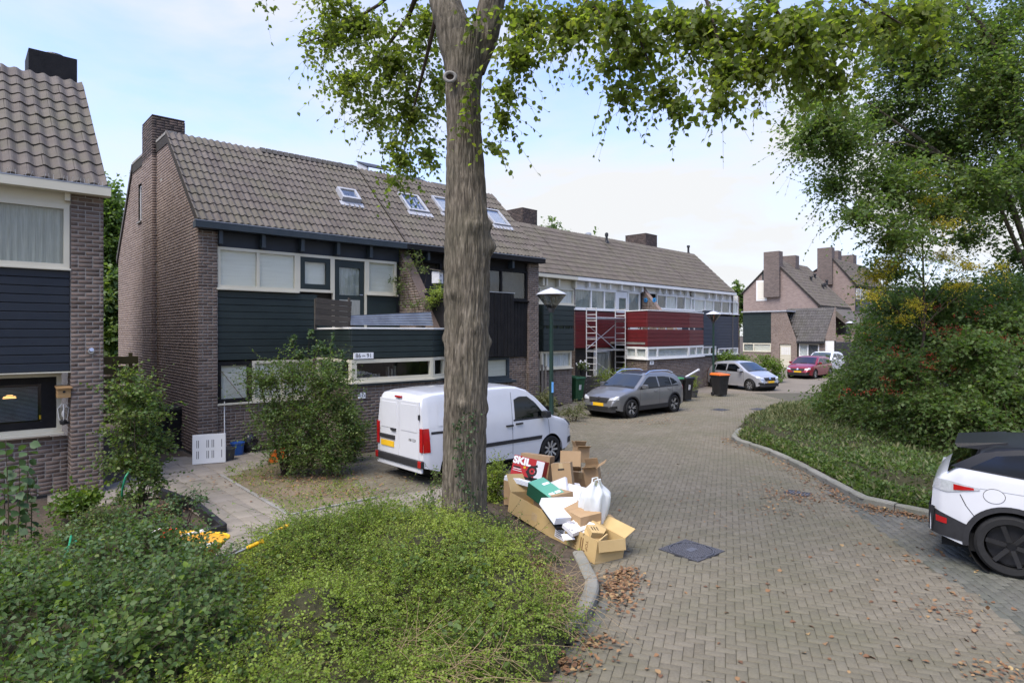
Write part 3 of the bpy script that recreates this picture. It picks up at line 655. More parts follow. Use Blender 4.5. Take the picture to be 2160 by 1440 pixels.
x1 = ur-.18; mb = MB(); zz0, zz1 = zl0+.08, zb0-.11
mb.box(-2.2, -.0, zz0, -2.05, .06, zz1).box(x1-.22, 0, zz0, x1, .06, zz1).box(-2.05,0,zz1-.12,x1-.22,.06,zz1).box(-2.05,0,zz0,x1-.22,.06,zz0+.13)
mb.obj('sash', M['black_paint'], lw, loc=(0,.018,0))
bl = MB()
n = 26
for k in range(n):
    z = zz0+.16 + (zz1-zz0-.34)*k/(n-1); bl.hexa([(-2.0,.13,z-.008),(x1-.26,.13,z-.008),(x1-.26,.145,z+.004),(-2.0,.145,z+.004),(-2.0,.13,z-.0065),(x1-.26,.13,z-.0065),(x1-.26,.145,z+.0055),(-2.0,.145,z+.0055)])
bl.obj('venetian_blind', M['zinc'], lw)
emitmat('lamp_glow', (1, .5, .16), 1.6); lx = h.U(20, -.9)
MB().lathe([(.02,0.07),(.09,.03),(.10,0)], 16, (lx,.5,h.Z(20,840,-.9))).obj('ceiling_lamp', M['lamp_glow'], lw, smooth=True)
MB().box(x1-.25,.04,zz0+.17,x1-.17,.045,zz0+.24).obj('alarm_sticker', M['plate_yellow'], lw)
brick_wall(h, (h.U(45,-4.5), 3.4), (1,0), (0,-1), 8.2, 8.3, [(0,1.0)], mat='brick_chimney', name='chimney')
cu0, cu1 = h.U(60,-3.6), h.U(163,-3.6); cz = h.Z(58,100,-3.6)
ch = MB().bbox(cu0, 3.6, 8.0, cu1, 4.5, cz, .01).obj('chimney_cladding', M['black_paint'], h.root)
MB().lathe([(.16,cz),(.16,cz+.05),(.22,cz+.06),(.2,cz+.1)], 20, (cu0+.5,4.0,0)).obj('chimney_cap', M['dark_metal'], ch)
MB().tube([(ur+.30,-.02,h.Z(186,740)),(ur+.30,-.10,h.Z(186,737))], .035, 12).lathe([(.05,0),(.05,.03)], 14, (ur+.30,-.005,h.Z(186,740)), 'y').obj('security_camera', M['steel'], h.root)
# things hanging by the lower window
nb = thing('nest_box', 'small wooden nest box hanging beside the lower window of the left house', 'nest box', h.fr.W(h.U(132,-.1), .1, h.Z(132,838,-.1)), h.rz)
MB().bbox(-.09,-.12,0,.11,.1,.17,.006).obj('box', M['wood'], nb); MB().hexa([(-.11,-.16,.165),(.13,-.16,.165),(.13,.11,.2),(-.11,.11,.2),(-.11,-.16,.185),(.13,-.16,.185),(.13,.11,.22),(-.11,.11,.22)]).obj('lid', M['wood'], nb)
MB().lathe([(.022,0),(.022,.004)], 12, (.01,-.118,.11), 'y').obj('entrance_hole', M['print_black'], nb)
MB().beam((.0,.1,.1),(.0,.33,.1),.03,.03).obj('bracket', M['wood'], nb)
wl = thing('wall_lantern', 'black and glass carriage lantern on the pier of the left house', 'lantern', h.fr.W(ur-.1, .16, h.Z(140,885,-.1)), h.rz)
MB().lathe([(.03,.0),(.055,.02),(.075,.2),(.07,.22)], 12).obj('glass', M['lamp_glass'], wl, smooth=True)
MB().lathe([(.012,-.10),(.05,-.08),(.06,-.02),(.035,.0)], 12).beam((0,0,-.06),(.11,0,-.06),.025,.05).obj('base', M['dark_metal'], wl)
for k in range(4): MB().tube([(.058*math.cos(k*1.57),.058*math.sin(k*1.57),.0),(.085*math.cos(k*1.57),.085*math.sin(k*1.57),.2),(.02*math.cos(k*1.57),.02*math.sin(k*1.57),.29)], .006, 5).obj('rib', M['white_paint'], wl)
MB().lathe([(.018,.05),(.03,.1),(.022,.15),(.005,.17)], 10).obj('bulb', M['print_white'], wl, smooth=True)

# ------------------------------------------------------------------ green house with the brick gable
h = House('terraced_house', 'dark green boarded house with cream frames, brick gable chimney and number sign 86 to 91', R1, 0.0, group='terraced houses')
H86 = h
slope = (-.14, ZE+.04, YR, ZR); UB = 5.72
holes = []
f, q = skylight(h, (733,418), slope, (.62,.55), glass='skylight', name='roof_dome', lift=.16); holes.append(q)
f, q = skylight(h, (871,431), slope, (.80,1.0)); holes.append(q)
tile_roof(h, -.06, UB, *slope, ROWS, nparts=300, holes=holes)
# upright ridge tiles along part of the ridge
mb = MB(); mb.add(*(lambda v_: (v_, [(0,1,3,2),(2,3,5,4),(0,2,4),(1,5,3)]))([(-.076,-.12,-.10),(.076,-.12,-.10),(-.076,-.03,.045),(.076,-.03,.045),(-.076,.12,.0),(.076,.12,.0)])); rme = mb.mesh('ridge_tile', M['tile_dark'])
for k in range(18): link('ridge_tile', rme, h.root, (2.55 + k*.178, YR-.03, ZR+.03), (0,0,random.gauss(0,.02)))
cy0, cz0 = h.on_gable(331, 300); 
gy = lambda px, py: h.on_gable(px, py)
YB = 9.6; YR2 = 7.2
MB().box(-.02, YR, ZR-.3, UB, YR2, ZR-.04).obj('flat_roof', M['under'], h.root)
MB().hexa([(-.05,YR2,ZR-.2),(UB,YR2,ZR-.2),(UB,YB+.1,ZE-.2),(-.05,YB+.1,ZE-.2),(-.05,YR2,ZR),(UB,YR2,ZR),(UB,YB+.1,ZE),(-.05,YB+.1,ZE)]).obj('rear_roof', M['tile_dark'], h.root)
wy0, wy1 = sorted((gy(314,590)[0], gy(304,590)[0])); wz0, wz1 = gy(310,610)[1], gy(310,570)[1]
sy0, sy1 = sorted((gy(299,430)[0], gy(292,430)[0])); sz0, sz1 = gy(296,467)[1], gy(296,390)[1]
def gspan(z):
    a, b = (0.0, YB) if z < ZE else ((z-ZE) * (YR/(ZR-ZE)) - .02, YB - (z-ZE) * ((YB-YR2)/(ZR-ZE)))
    out = [(a, b)]
    for (p, q, r0, r1) in ((wy0, wy1, wz0, wz1), (sy0, sy1, sz0, sz1)):
        if r0 < z < r1: out = [t for s in out for t in ((s[0], min(p, s[1])), (max(q, s[0]), s[1])) if t[1] > t[0]]
    return out
brick_wall(h, (0,0), (0,1), (-1,0), 0, ZR-.02, gspan, mat='brick_light', nparts=150, name='gable_wall')
MB().box(-.03, YR-.02, ZR-.02, .22, YR2, ZR+.05).obj('coping', M['concrete'], h.root)
for (p, q, r0, r1) in ((wy0, wy1, wz0, wz1), (sy0, sy1, sz0, sz1)):
    fw_ = MB().box(.05,p,r0,.10,p+.05,r1).box(.05,q-.05,r0,.10,q,r1).box(.05,p+.05,r1-.05,.10,q-.05,r1).box(.05,p+.05,r0,.10,q-.05,r0+.05).obj('window', M['white_paint'], h.root)
    MB().box(.07,p+.05,r0+.05,.08,q-.05,r1-.05).obj('pane', M['glass_dark'], fw_)
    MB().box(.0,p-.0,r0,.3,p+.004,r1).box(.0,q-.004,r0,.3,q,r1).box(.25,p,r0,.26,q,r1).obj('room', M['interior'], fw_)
    MB().box(-.05,p-.03,r0-.05,.05,q+.03,r0).obj('sill', M['concrete'], fw_)
# chimney standing proud of the gable
ca_, cb_ = 4.05, 5.30; ZC = 9.22; P_ = .12
for O_, d_, n_, sp_, z0_ in (((-P_,ca_),(1,0),(0,-1),lambda z: [(0,P_)] if z < ZR-.1 else [(0,.86)],0), ((-P_,ca_),(0,1),(-1,0),[(0,cb_-ca_)],0), ((.74,ca_),(0,1),(1,0),[(0,cb_-ca_)],ZR-.1), ((-P_,cb_),(1,0),(0,1),lambda z: [(0,P_)] if z < ZR-.1 else [(0,.86)],0)):
    zs = ZR - .4
    if z0_ == 0: brick_wall(h, O_, d_, n_, 0, zs, sp_, mat='brick_light', nparts=0, name='chimney')
    brick_wall(h, O_, d_, n_, zs, ZC, sp_, mat='brick_chimney', nparts=30, name='chimney', mortar='under')
MB().box(-P_, ca_, ZC-.01, .74, cb_, ZC+.02).obj('chimney_top', M['brick_chimney'], h.root)
# facade
xp = h.U(459)
brick_wall(h, (0,0), (1,0), (0,-1), 0, ZE-.15, [(0, xp)], nparts=150, name='pier')
brick_wall(h, (xp,.30), (0,-1), (1,0), 0, ZE-.15, [(0,.30)], nparts=0, name='pier_side')
MB().bbox(-.12, -.24, ZE-.15, UB, -.0, ZE+.01, .006).obj('fascia', M['dark_trim'], h.root)
MB().box(-.13, -.245, ZE+.012, UB, -.13, ZE+.03).obj('gutter_edge', M['zinc'], h.root)
zt = h.Z(470,520); zs0 = h.Z(470,607); zb0, zb1 = 2.28, zs0-.06
xs = [h.U(p) for p in (459.5, 546, 629, 704, 773, 838)]
MB().box(xp, .10, zt+.002, UB, .16, ZE-.15).obj('soffit_board', M['navy_paint'], h.root)
for p in (463, 553, 635, 710, 779): MB().box(h.U(p)-.045, -.13, zt+.05, h.U(p)+.045, .098, ZE-.152).obj('bracket', M['dark_trim'], h.root)
y_ = .07
window(h, xs[0], xs[2], zs0, zt, y_, splits=(xs[1],), fw=.075, inner='blind', sill='cream')
wf = window(h, xs[2]+.002, xs[3], zs0, zt, y_, fw=.075, inner='none')
a, b = xs[2]+.078, xs[3]-.075
MB().box(a,-.02,zs0+.075,a+.13,.03,zt-.075).box(b-.13,-.02,zs0+.075,b,.03,zt-.075).box(a+.13,-.02,zt-.2,b-.13,.03,zt-.075).box(a+.13,-.02,zs0+.075,b-.13,.03,zs0+.22).obj('sash', M['green_paint'], wf)
MB().box(a+.1,.09,zs0+.1,b-.1,.095,zt-.1).obj('blind', M['blind'], wf)
zd = 3.05
MB().box(xs[3]+.002, .04, zd, xs[3]+.05, .14, zt).box(xs[4]-.035, .04, zd, xs[4]+.035, .14, zt).box(xs[3]+.05,.04,zt-.07,xs[4]-.035,.14,zt).obj('door_frame', M['cream'], h.root)
door_leaf(h, xs[3]+.052, xs[4]-.037, zd, zt-.072, .07, 'green_paint', gl=(xs[3]+.2, xs[4]-.17, zd+.98, zt-.28), inner='curtain')
MB().box(xs[3]+.2,.066,zd+.2,xs[4]-.17,.069,zd+.85).obj('door_panel', M['curtain'], h.root)
zq = h.Z(800, 620)
window(h, xs[4]+.037, xs[5], zq, zt, y_, fw=.075, inner='blind', sill='cream')
MB().box(xs[4]+.037, .05, zd, xs[5], .12, zq-.055).obj('panel', M['green_paint'], h.root)
planks(h, xp+.01, h.U(672), zb0, zb1, .10, 10, 'green_paint')
brick_wall(h, (h.U(660),.02), (1,0), (0,-1), 0, 2.28, [(0,.6)], nparts=0)
MB().box(xp,.3,2.2,UB,.4,ZE-.2).obj('backing', M['interior'], h.root)
MB().box(h.U(664),.1,2.2,UB,.2,3.2).obj('door_step', M['green_paint'], h.root)
# lower windows behind the bush
lz0 = h.Z(470, 851)
w1 = window(h, xp+.005, h.U(533), lz0, zb0-.03, .10, fm='black_paint', fw=.10, inner='blind', sill='cream', lab='black framed window with a drawn blind')
MB().beam((xp+.1,-.04,lz0+.8),(xp+.62,-.04,lz0+.1),.012,.012).obj('stay_rod', M['rust'], w1)
window(h, h.U(533)+.01, h.U(668), lz0, zb0-.03, .10, splits=(h.U(600),), fw=.07, inner='blind', sill='cream')
brick_wall(h, (xp,.06), (1,0), (0,-1), 0, lz0-.05, [(0, 2.3)], nparts=60)
# bay with balcony
N_ = 2.3; ba, bf0, bf1 = h.U(668), h.U(740,N_), h.U(912,N_); bc = 6.35; bn = 1.72
zr = h.Z(740, 690, N_); zbb = h.Z(740, 757, N_); zw0 = h.Z(740, 806, N_)
chl = math.hypot(bc-bf1, N_-bn); chr_ = math.atan2(N_-bn, bc-bf1)
sd_ = math.hypot(bf0-ba, N_); sr_ = math.atan2(-N_, bf0-ba)
nb_ = 5
planks(h, 0, sd_, zbb, zr-.05, 0, nb_, 'green_paint', o=(ba, 0), rz=sr_)
planks(h, 0, bf1-bf0, zbb, zr-.05, 0, nb_, 'green_paint', o=(bf0, -N_), rz=0.0001)
planks(h, 0, chl, zbb, zr-.05, 0, nb_, 'green_paint', o=(bf1, -N_), rz=chr_)
for o_, l_, r_ in (((ba,0), sd_, sr_), ((bf0,-N_), bf1-bf0, 0), ((bf1,-N_), chl, chr_)):
    MB().bbox(-.02,-.05,zr-.045,l_+.02,.10,zr,.008).obj('rail', M['white_paint'], h.root, loc=(o_[0],o_[1],0), rot=(0,0,r_))
poly = [(ba,0.0),(bf0,-N_),(bf1,-N_),(bc,-bn),(bc,0)]
MB().prism([(x, y) for x, y in poly], lambda x, y: (x, y+.03, zbb+.1), lambda x, y: (x, y+.03, zbb+.2)).obj('balcony_floor', M['concrete'], h.root)
window(h, .02, sd_-.0, zw0, zbb-.02, 0, o=(ba, .0), rz=sr_, splits=(sd_*.45,), fw=.07, inner='none', glass='glass', room=False)
x901 = h.U(901, N_)
window(h, .0, bf1-bf0, zw0, zbb-.02, 0, o=(bf0, -N_), rz=0.0001, splits=(.10,), fw=.09, inner='none', glass='glass', room=False)
window(h, .0, chl, zw0, zbb-.02, 0, o=(bf1, -N_), rz=chr_, splits=(chl*.5,), fw=.08, inner='none', glass='glass', room=False)
sl = MB()
for o_, l_, r_ in (((ba,0), sd_, sr_), ((bf0,-N_), bf1-bf0, 0), ((bf1,-N_), chl, chr_)):
    MB().bbox(-.03,-.09,zw0-.05,l_+.03,.08,zw0-.003,.008).obj('sill', M['cream'], h.root, loc=(o_[0],o_[1],0), rot=(0,0,r_))
    MB().box(-.01,-.05,zw0-.10,l_+.01,.06,zw0-.052).obj('lead_strip', M['dark_trim'], h.root, loc=(o_[0],o_[1],0), rot=(0,0,r_))
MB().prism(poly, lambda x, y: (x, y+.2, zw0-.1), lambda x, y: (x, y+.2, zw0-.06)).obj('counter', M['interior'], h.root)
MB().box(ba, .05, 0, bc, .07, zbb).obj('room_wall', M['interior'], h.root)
for k in range(9): MB().box(bf0+.3+k*.16, -1.9+.1*(k%3), zw0-.06, bf0+.3+k*.16+random.uniform(.03,.12), -1.8+.1*(k%3), zw0+random.uniform(.08,.34)).obj('kitchen_item', M['interior_item'], h.root)
dv = lambda r: (math.cos(r), math.sin(r)); nv = lambda r: (math.sin(r), -math.cos(r))
brick_wall(h, (ba,0), dv(sr_), nv(sr_), 0, zw0-.1, [(0,sd_)], nparts=40)
brick_wall(h, (bf0,-N_), (1,0), (0,-1), 0, zw0-.1, [(0,bf1-bf0)], nparts=110)
brick_wall(h, (bf1,-N_), dv(chr_), nv(chr_), 0, zw0-.1, [(0,chl)], nparts=0)
# sloping divider wall
zdv = [(ZE-.18, .1), (h.Z(908,612,.9), -1.0), (3.3, -2.0), (2.4,-2.0), (2.4,.1)]
u_d = 5.66
brick_wall(h, (u_d,.1), (0,-1), (-1,0), 2.4, ZE-.2, lambda z: [(0, min(2.1, (ZE-.18-z) / 1.25))], nparts=30, name='divider_wall')
mb = MB(); mb.hexa([(u_d-.02,.08,ZE-.22),(u_d+.3,.08,ZE-.22),(u_d+.3,-1.95,ZE-.22-1.25*2.03),(u_d-.02,-1.95,ZE-.22-1.25*2.03),(u_d-.02,.12,ZE-.14),(u_d+.3,.12,ZE-.14),(u_d+.3,-1.95,ZE-.14-1.25*2.07),(u_d-.02,-1.95,ZE-.14-1.25*2.07)])
mb.obj('divider_coping', M['brick_chimney'], h.root)
# signs
s1 = thing('house_number_sign', 'white number sign 86 to 91 on the green balcony boarding', 'sign', R1.W(h.U(767,N_+.04), -N_-.035, h.Z(767,750,N_)), R1.rz)
MB().bbox(-.27,-.012,-.075,.27,.012,.075,.004).obj('plate', M['print_white'], s1); text('86', .15, M['print_black'], s1, (-.15,-.014,0), (RAD(90),0,0)); text('t/m', .07, M['print_black'], s1, (-.005,-.014,0), (RAD(90),0,0)); text('91', .15, M['print_black'], s1, (.15,-.014,0), (RAD(90),0,0))
s2 = thing('house_number_sign', 'small white tile N86 on the brick below the bay window', 'sign', R1.W(h.U(763,N_+.02), -N_-.02, h.Z(763,834,N_)), R1.rz)
MB().bbox(-.1,-.01,-.07,.1,.01,.07,.003).obj('plate', M['print_white'], s2); text('N 8 6', .075, M['print_black'], s2, (0,-.012,0), (RAD(90),0,0))
# solar panels seen over the ridge
for px, py in ((778,341), (858,365), (932,384)):
    y_p = 4.0; u = h.U(px, -y_p); z = h.Z(px, py+6, -y_p)
    MB().hexa([(u-.5,y_p-.75,z-.32),(u+.4,y_p-.75,z-.32),(u+.4,y_p,z),(u-.5,y_p,z),(u-.5,y_p-.75,z-.28),(u+.4,y_p-.75,z-.28),(u+.4,y_p,z+.04),(u-.5,y_p,z+.04)]).obj('solar_panel', M['dark_metal'], h.root)
    MB().prism([(y_p-.7,ZR-.05),(y_p,ZR-.05),(y_p,z-.02),(y_p-.7,z-.3)], lambda y, z: (u-.46,y,z), lambda y, z: (u-.40,y,z)).obj('panel_support', M['alu_dull'], h.root)
for px in (716, 741): 
    u = h.U(px, -4.0); MB().lathe([(.07,ZR-.1),(.07,ZR+.32),(.10,ZR+.33),(.1,ZR+.42)], 12, (u,4.0,0)).obj('vent_pipe', M['dark_metal'], h.root)
# balcony clutter
wp = thing('wooden_screen', 'weathered dark wooden screen leaning on the green balcony', 'screen', R1.W(bf0-.42, -N_+.42, zr), R1.rz)
n = 5
for k in range(n): MB().bbox(-.32,-.02,.03+k*.132,.62,.0,.03+k*.132+.126,.006).obj('plank', M['old_wood'], wp, rot=(0,.06,0))
MB().box(.58,-.0,-.05,.63,.05,.74).box(-.3,0,-.05,-.25,.05,.68).obj('post', M['old_wood'], wp)
ms = thing('metal_sheet', 'ribbed grey metal roof sheet lying along the balcony rail', 'metal sheet', R1.W(bf0-.0, -N_+.35, zr+.04), R1.rz)
u0_, u1_ = h.U(740,N_-.3)-bf0, h.U(916,N_-.3)-bf0
mb = MB(); n = 20; vs = []
for k in range(n+1):
    t = k/n; rr = .035 if k % 4 in (0,) else 0.0
    z = .02 + .24*t; y = .12*t - rr*.8; vs += [(u0_+.02+.05*t, y, z), (u1_, y, z + .0 + .14*t + rr*.2), (u0_+.02+.05*t, y+.006, z), (u1_, y+.006, z + .14*t + rr*.2)]
mb.add(vs, [(4*k,4*k+1,4*k+5,4*k+4) for k in range(n)] + [(4*k+3,4*k+2,4*k+6,4*k+7) for k in range(n)]); mb.obj('sheet', M['zinc'], ms, smooth=False)
MB().box(u0_+.1,.05,-.04,u0_+.18,.4,.02).box(u1_-.3,.05,-.04,u1_-.22,.4,.02).obj('batten', M['old_wood'], ms)
bh = thing('bird_house', 'grey weathered bird house on a post beside the sloping divider', 'bird house', R1.W(h.U(923,1.3), -1.3, h.Z(923,598,1.3)), R1.rz+.5)
MB().bbox(-.13,-.12,0,.13,.12,.34,.006).obj('box', M['alu_dull'], bh); MB().hexa([(-.18,-.2,.33),(.18,-.2,.33),(.18,.16,.40),(-.18,.16,.40),(-.18,-.2,.36),(.18,-.2,.36),(.18,.16,.43),(-.18,.16,.43)]).obj('lid', M['old_wood'], bh)
for z in (.22, .08): MB().lathe([(.03,0),(.03,.004)], 12, (-.03,-.118,z), 'y').obj('entrance_hole', M['print_black'], bh)
MB().box(.1,.12,-1.6,.15,.17,.3).obj('post', M['old_wood'], bh)
# ------------------------------------------------------------------ black house, right half of the near row
h = House('terraced_house', 'black boarded house partly behind the tree trunk, joined to the green one', R1, UB, group='terraced houses')
HB = h; W2 = R1.u(1137) - UB - .02
holes = []
for c_, sz in (((938,436), (.75,.95)), ((1045,461), (.80,1.0))):
    f, q = skylight(h, c_, slope, sz); holes.append(q)
tile_roof(h, 0, W2+.1, *slope, ROWS, nparts=300, holes=holes)
MB().box(0, YR, ZR-.3, W2, YR2, ZR-.04).obj('flat_roof', M['under'], h.root)
MB().hexa([(0,YR2,ZR-.2),(W2+.1,YR2,ZR-.2),(W2+.1,YB+.1,ZE-.2),(0,YB+.1,ZE-.2),(0,YR2,ZR),(W2+.1,YR2,ZR),(W2+.1,YB+.1,ZE),(0,YB+.1,ZE)]).obj('rear_roof', M['tile_dark'], h.root)
brick_wall(h, (W2,0), (0,1), (1,0), 0, ZR-.02, lambda z: [(0, YB)] if z < ZE else [((z-ZE)*(YR/(ZR-ZE)), YB-(z-ZE)*((YB-YR2)/(ZR-ZE)))], nparts=0, name='gable_wall', blen=.44, course=.151)
xr = h.U(1115)
brick_wall(h, (xr,0), (1,0), (0,-1), 0, ZE-.15, [(0, W2-xr)], nparts=120, name='pier')
brick_wall(h, (xr,0), (0,1), (-1,0), 0, ZE-.15, [(0,.3)], nparts=0, name='pier_side')
MB().bbox(0, -.24, ZE-.15, W2+.12, -.0, ZE+.01, .006).obj('fascia', M['black_paint'], h.root)
MB().box(0, -.245, ZE+.012, W2+.13, -.13, ZE+.03).obj('gutter_edge', M['zinc'], h.root)
zt, zs0 = h.Z(1110,572), h.Z(1110,634)
MB().box(.25, .10, zt+.002, xr, .16, ZE-.15).obj('soffit_board', M['black_paint'], h.root)
for p in (900, 940, 990, 1078): MB().box(h.U(p)-.045, -.13, zt+.05, h.U(p)+.045, .098, ZE-.152).obj('bracket', M['dark_trim'], h.root)
window(h, h.U(930), xr-.01, zs0, zt, .07, fm='black_paint', splits=(h.U(985), h.U(1060)), fw=.07, inner='none', glass='glass', sill='black_paint')
MB().box(0,.3,2.2,W2,.4,ZE-.2).obj('backing', M['interior'], h.root)
zb0, zb1 = h.Z(1100,752), zs0-.06
planks(h, h.U(1000), xr-.01, zb0, zb1, .08, 16, 'black_paint', vertical=True)
brick_wall(h, (h.U(960),.12), (1,0), (0,-1), 0, zb0, [(0, xr-h.U(960))], nparts=60)
b1 = h.U(1085, N_); b0 = h.U(952, N_)+1.1; zt_ = h.Z(1060,618,N_); zb_ = h.Z(1060,752,N_)
bx = MB().bbox(b0-1.1, -N_+.02, zb_, b1-.012, -N_+1.7, zt_, .03).obj('balcony_box', M['black_paint'], h.root)
planks(h, b0-1.1, b1-.03, zb_, zt_, -N_, 18, 'black_paint', vertical=True, th=.02, back=False)
MB().box(b0-1.12,-N_-.03,zt_+.002,b1+.0,-N_+.1,zt_+.03).obj('balcony_cap', M['zinc'], h.root)
zl1, zl0 = zb_-.02, h.Z(1075,797,N_-.1)
window(h, b0-1.0, b1-.12, zl0, zl1, -N_+.12, fm='dark_trim', splits=((b0-1.1+b1)/2,), fw=.08, inner=['none','blind'], sill='dark_trim')
window(h, .0, 1.2, zl0, zl1, 0, o=(b1-.12, -N_+.14), rz=RAD(90), fm='dark_trim', fw=.08, inner='none', room=False)
MB().bbox(b0-1.1,-N_-.06,zl0-.12,b1+.04,-N_+1.6,zl0-.052,.01).obj('sill_slab', M['dark_trim'], h.root)
brick_wall(h, (b0-1.1,-N_+.03), (1,0), (0,-1), 0, zl0-.12, [(0, b1-b0+1.05)], nparts=60)
brick_wall(h, (b1-.05,-N_+.03), (0,1), (1,0), 0, zl0-.12, [(0, N_)], nparts=0)
# ------------------------------------------------------------------ second row of terraced houses, set back
def brickfar(name, c1, c2, mc, sx=.22, sz=.075):
    m = bpy.data.materials.new(name); m.use_nodes = True; MATS[name] = m; t = m.node_tree; N = t.nodes; K = t.links.new; b = N['Principled BSDF']
    tcn = N.new('ShaderNodeTexCoord'); sp = N.new('ShaderNodeSeparateXYZ'); K(tcn.outputs['Object'], sp.inputs[0])
    ad = N.new('ShaderNodeMath'); K(sp.outputs[0], ad.inputs[0]); K(sp.outputs[1], ad.inputs[1]); cb = N.new('ShaderNodeCombineXYZ'); K(ad.outputs[0], cb.inputs[0]); K(sp.outputs[2], cb.inputs[1])
    bt = N.new('ShaderNodeTexBrick'); bt.inputs['Scale'].default_value = 1; bt.inputs['Brick Width'].default_value = sx; bt.inputs['Row Height'].default_value = sz; bt.inputs['Mortar Size'].default_value = .008
    bt.inputs['Color1'].default_value = (*c1, 1); bt.inputs['Color2'].default_value = (*c2, 1); bt.inputs['Mortar'].default_value = (*mc, 1); K(cb.outputs[0], bt.inputs['Vector'])
    n2 = N.new('ShaderNodeTexNoise'); n2.inputs['Scale'].default_value = .8; n2.inputs['Detail'].default_value = 6; mg = N.new('ShaderNodeMixRGB'); mg.blend_type = 'MULTIPLY'; mg.inputs['Fac'].default_value = .55
    K(bt.outputs['Color'], mg.inputs['Color1']); K(n2.outputs['Fac'], mg.inputs['Color2']); K(mg.outputs[0], b.inputs['Base Color']); b.inputs['Roughness'].default_value = .9
brickfar('brick_far', (.24,.165,.14), (.33,.24,.205), (.36,.33,.3)); brickfar('brick_far_chimney', (.12,.09,.08), (.2,.15,.13), (.2,.18,.16))
for n in ('gutter_grass',): pass
slope = (-.14, ZE+.04, YR, ZR)
def brick_chimney(h, x0, x1, y0, y1, z0, z1, nparts=0):
    for O_, d_, n_, L_ in (((x0,y0),(1,0),(0,-1),x1-x0), ((x0,y0),(0,1),(-1,0),y1-y0), ((x1,y0),(0,1),(1,0),y1-y0), ((x0,y1),(1,0),(0,1),x1-x0)):
        brick_wall(h, O_, d_, n_, z0, z1, [(0,L_)], mat='brick_chimney', nparts=nparts, name='chimney', mortar='under')
    MB().box(x0-.01,y0-.01,z1-.01,x1+.01,y1+.01,z1+.02).obj('chimney_top', M['brick_chimney'], h.root)
def row2_house(name, label, u0, W, trim, group='terraced houses', right_gable=False, left_gable=False, nt=300):
    h = House(name, label, R2, u0, group=group)
    tile_roof(h, 0, W, *slope, ROWS, nparts=nt)
    MB().box(0, YR, ZR-.3, W, YR2, ZR-.04).obj('flat_roof', M['under'], h.root)
    MB().hexa([(0,YR2,ZR-.2),(W,YR2,ZR-.2),(W,YB+.1,ZE-.2),(0,YB+.1,ZE-.2),(0,YR2,ZR),(W,YR2,ZR),(W,YB+.1,ZE),(0,YB+.1,ZE)]).obj('rear_roof', M['tile_dark'], h.root)
    MB().bbox(-.005, -.24, ZE-.15, W, -.0, ZE+.01, .006).obj('fascia', M[trim], h.root)
    MB().box(-.005, -.245, ZE+.012, W, -.13, ZE+.03).obj('gutter_edge', M['dark_trim'], h.root)
    MB().box(0,.3,0,W,.42,ZE-.2).obj('backing', M['interior'], h.root)
    prof = lambda z: [(0, YB)] if z < ZE else [((z-ZE)*(YR/(ZR-ZE)), YB-(z-ZE)*((YB-YR2)/(ZR-ZE)))]
    if right_gable: brick_wall(h, (W-.02,0), (0,1), (1,0), 0, ZR-.02, prof, nparts=0, name='gable_wall', blen=.44, course=.151)
    if left_gable: brick_wall(h, (0,0), (0,1), (-1,0), 0, ZR-.02, prof, nparts=0, name='gable_wall', blen=.44, course=.151)
    return h
def soffit(h, x0, x1, zt, mat, pxs, bm):
    MB().box(x0, .10, zt+.002, x1, .16, ZE-.15).obj('soffit_board', M[mat], h.root)
    for p in pxs: MB().box(h.U(p)-.045, -.13, zt+.04, h.U(p)+.045, .098, ZE-.152).obj('bracket', M[bm], h.root)
# --- cream and dark green house, mostly behind the near row
h = row2_house('terraced_house', 'narrow visible house with cream frames and dark green slotted balcony just behind the near lamp', -3.1, 5.6, 'cream', left_gable=True)
brick_chimney(h, h.U(1102,-4.0), h.U(1133,-4.0), 4.0, 5.4, 8.0, h.Z(1102,438,-4.0), 20)
xr = h.U(1213); brick_wall(h, (xr,0), (1,0), (0,-1), 0, ZE-.15, [(0, 5.6-xr)], nparts=60, name='pier'); brick_wall(h, (xr,0), (0,1), (-1,0), 0, ZE-.15, [(0,.3)], name='pier_side')
zt, zs0 = h.Z(1170,606), h.Z(1170,641)
soffit(h, 0, xr, zt, 'cream', (1143,1150,1176,1211), 'cream')
window(h, h.U(1110), xr-.01, zs0, zt, .07, splits=(h.U(1142), h.U(1176)), fw=.08, inner=['blind','blind','net'], sill='cream')
n_ = 2.15; z1, z0 = h.Z(1170,643,n_), h.Z(1170,740,n_); zm1, zm0 = h.Z(1170,687,n_), h.Z(1170,693,n_); xa, xb = h.U(1146,n_), h.U(1210,n_); xc = h.U(1126, 1.5)
chl, chr_ = math.hypot(xa-xc, n_-1.5), math.atan2(-(n_-1.5), xa-xc)
for a_, b_, nn in ((zm1, z1, 4), (z0, zm0, 4)):
    planks(h, 0, xb-xa, a_, b_, 0, nn, 'green_paint', o=(xa,-n_), rz=.0001)
    planks(h, 0, chl, a_, b_, 0, nn, 'green_paint', o=(xc,-1.5), rz=chr_)
MB().box(xb-.07,-n_+.02,z0,xb-.01,0,z1).obj('balcony_side', M['green_paint'], h.root)
MB().box(xc,-1.4,z0+.1,xb-.1,0,z0+.2).obj('balcony_floor', M['concrete'], h.root)
for k in range(5): MB().box(xa+.1+k*(xb-xa-.3)/4,-n_+.03,zm0-.1,xa+.18+k*(xb-xa-.3)/4,-n_+.08,zm1+.1).obj('post', M['green_paint'], h.root)
zw0 = h.Z(1170,777,n_)
window(h, .0, xb-xa-.05, zw0, z0-.02, 0, o=(xa,-n_+.1), rz=.0001, splits=(.28,), fw=.08, inner='net', sill='cream')
window(h, .0, chl, zw0, z0-.02, 0, o=(xc,-1.4), rz=chr_, fw=.08, inner='net', sill='cream', room=False)
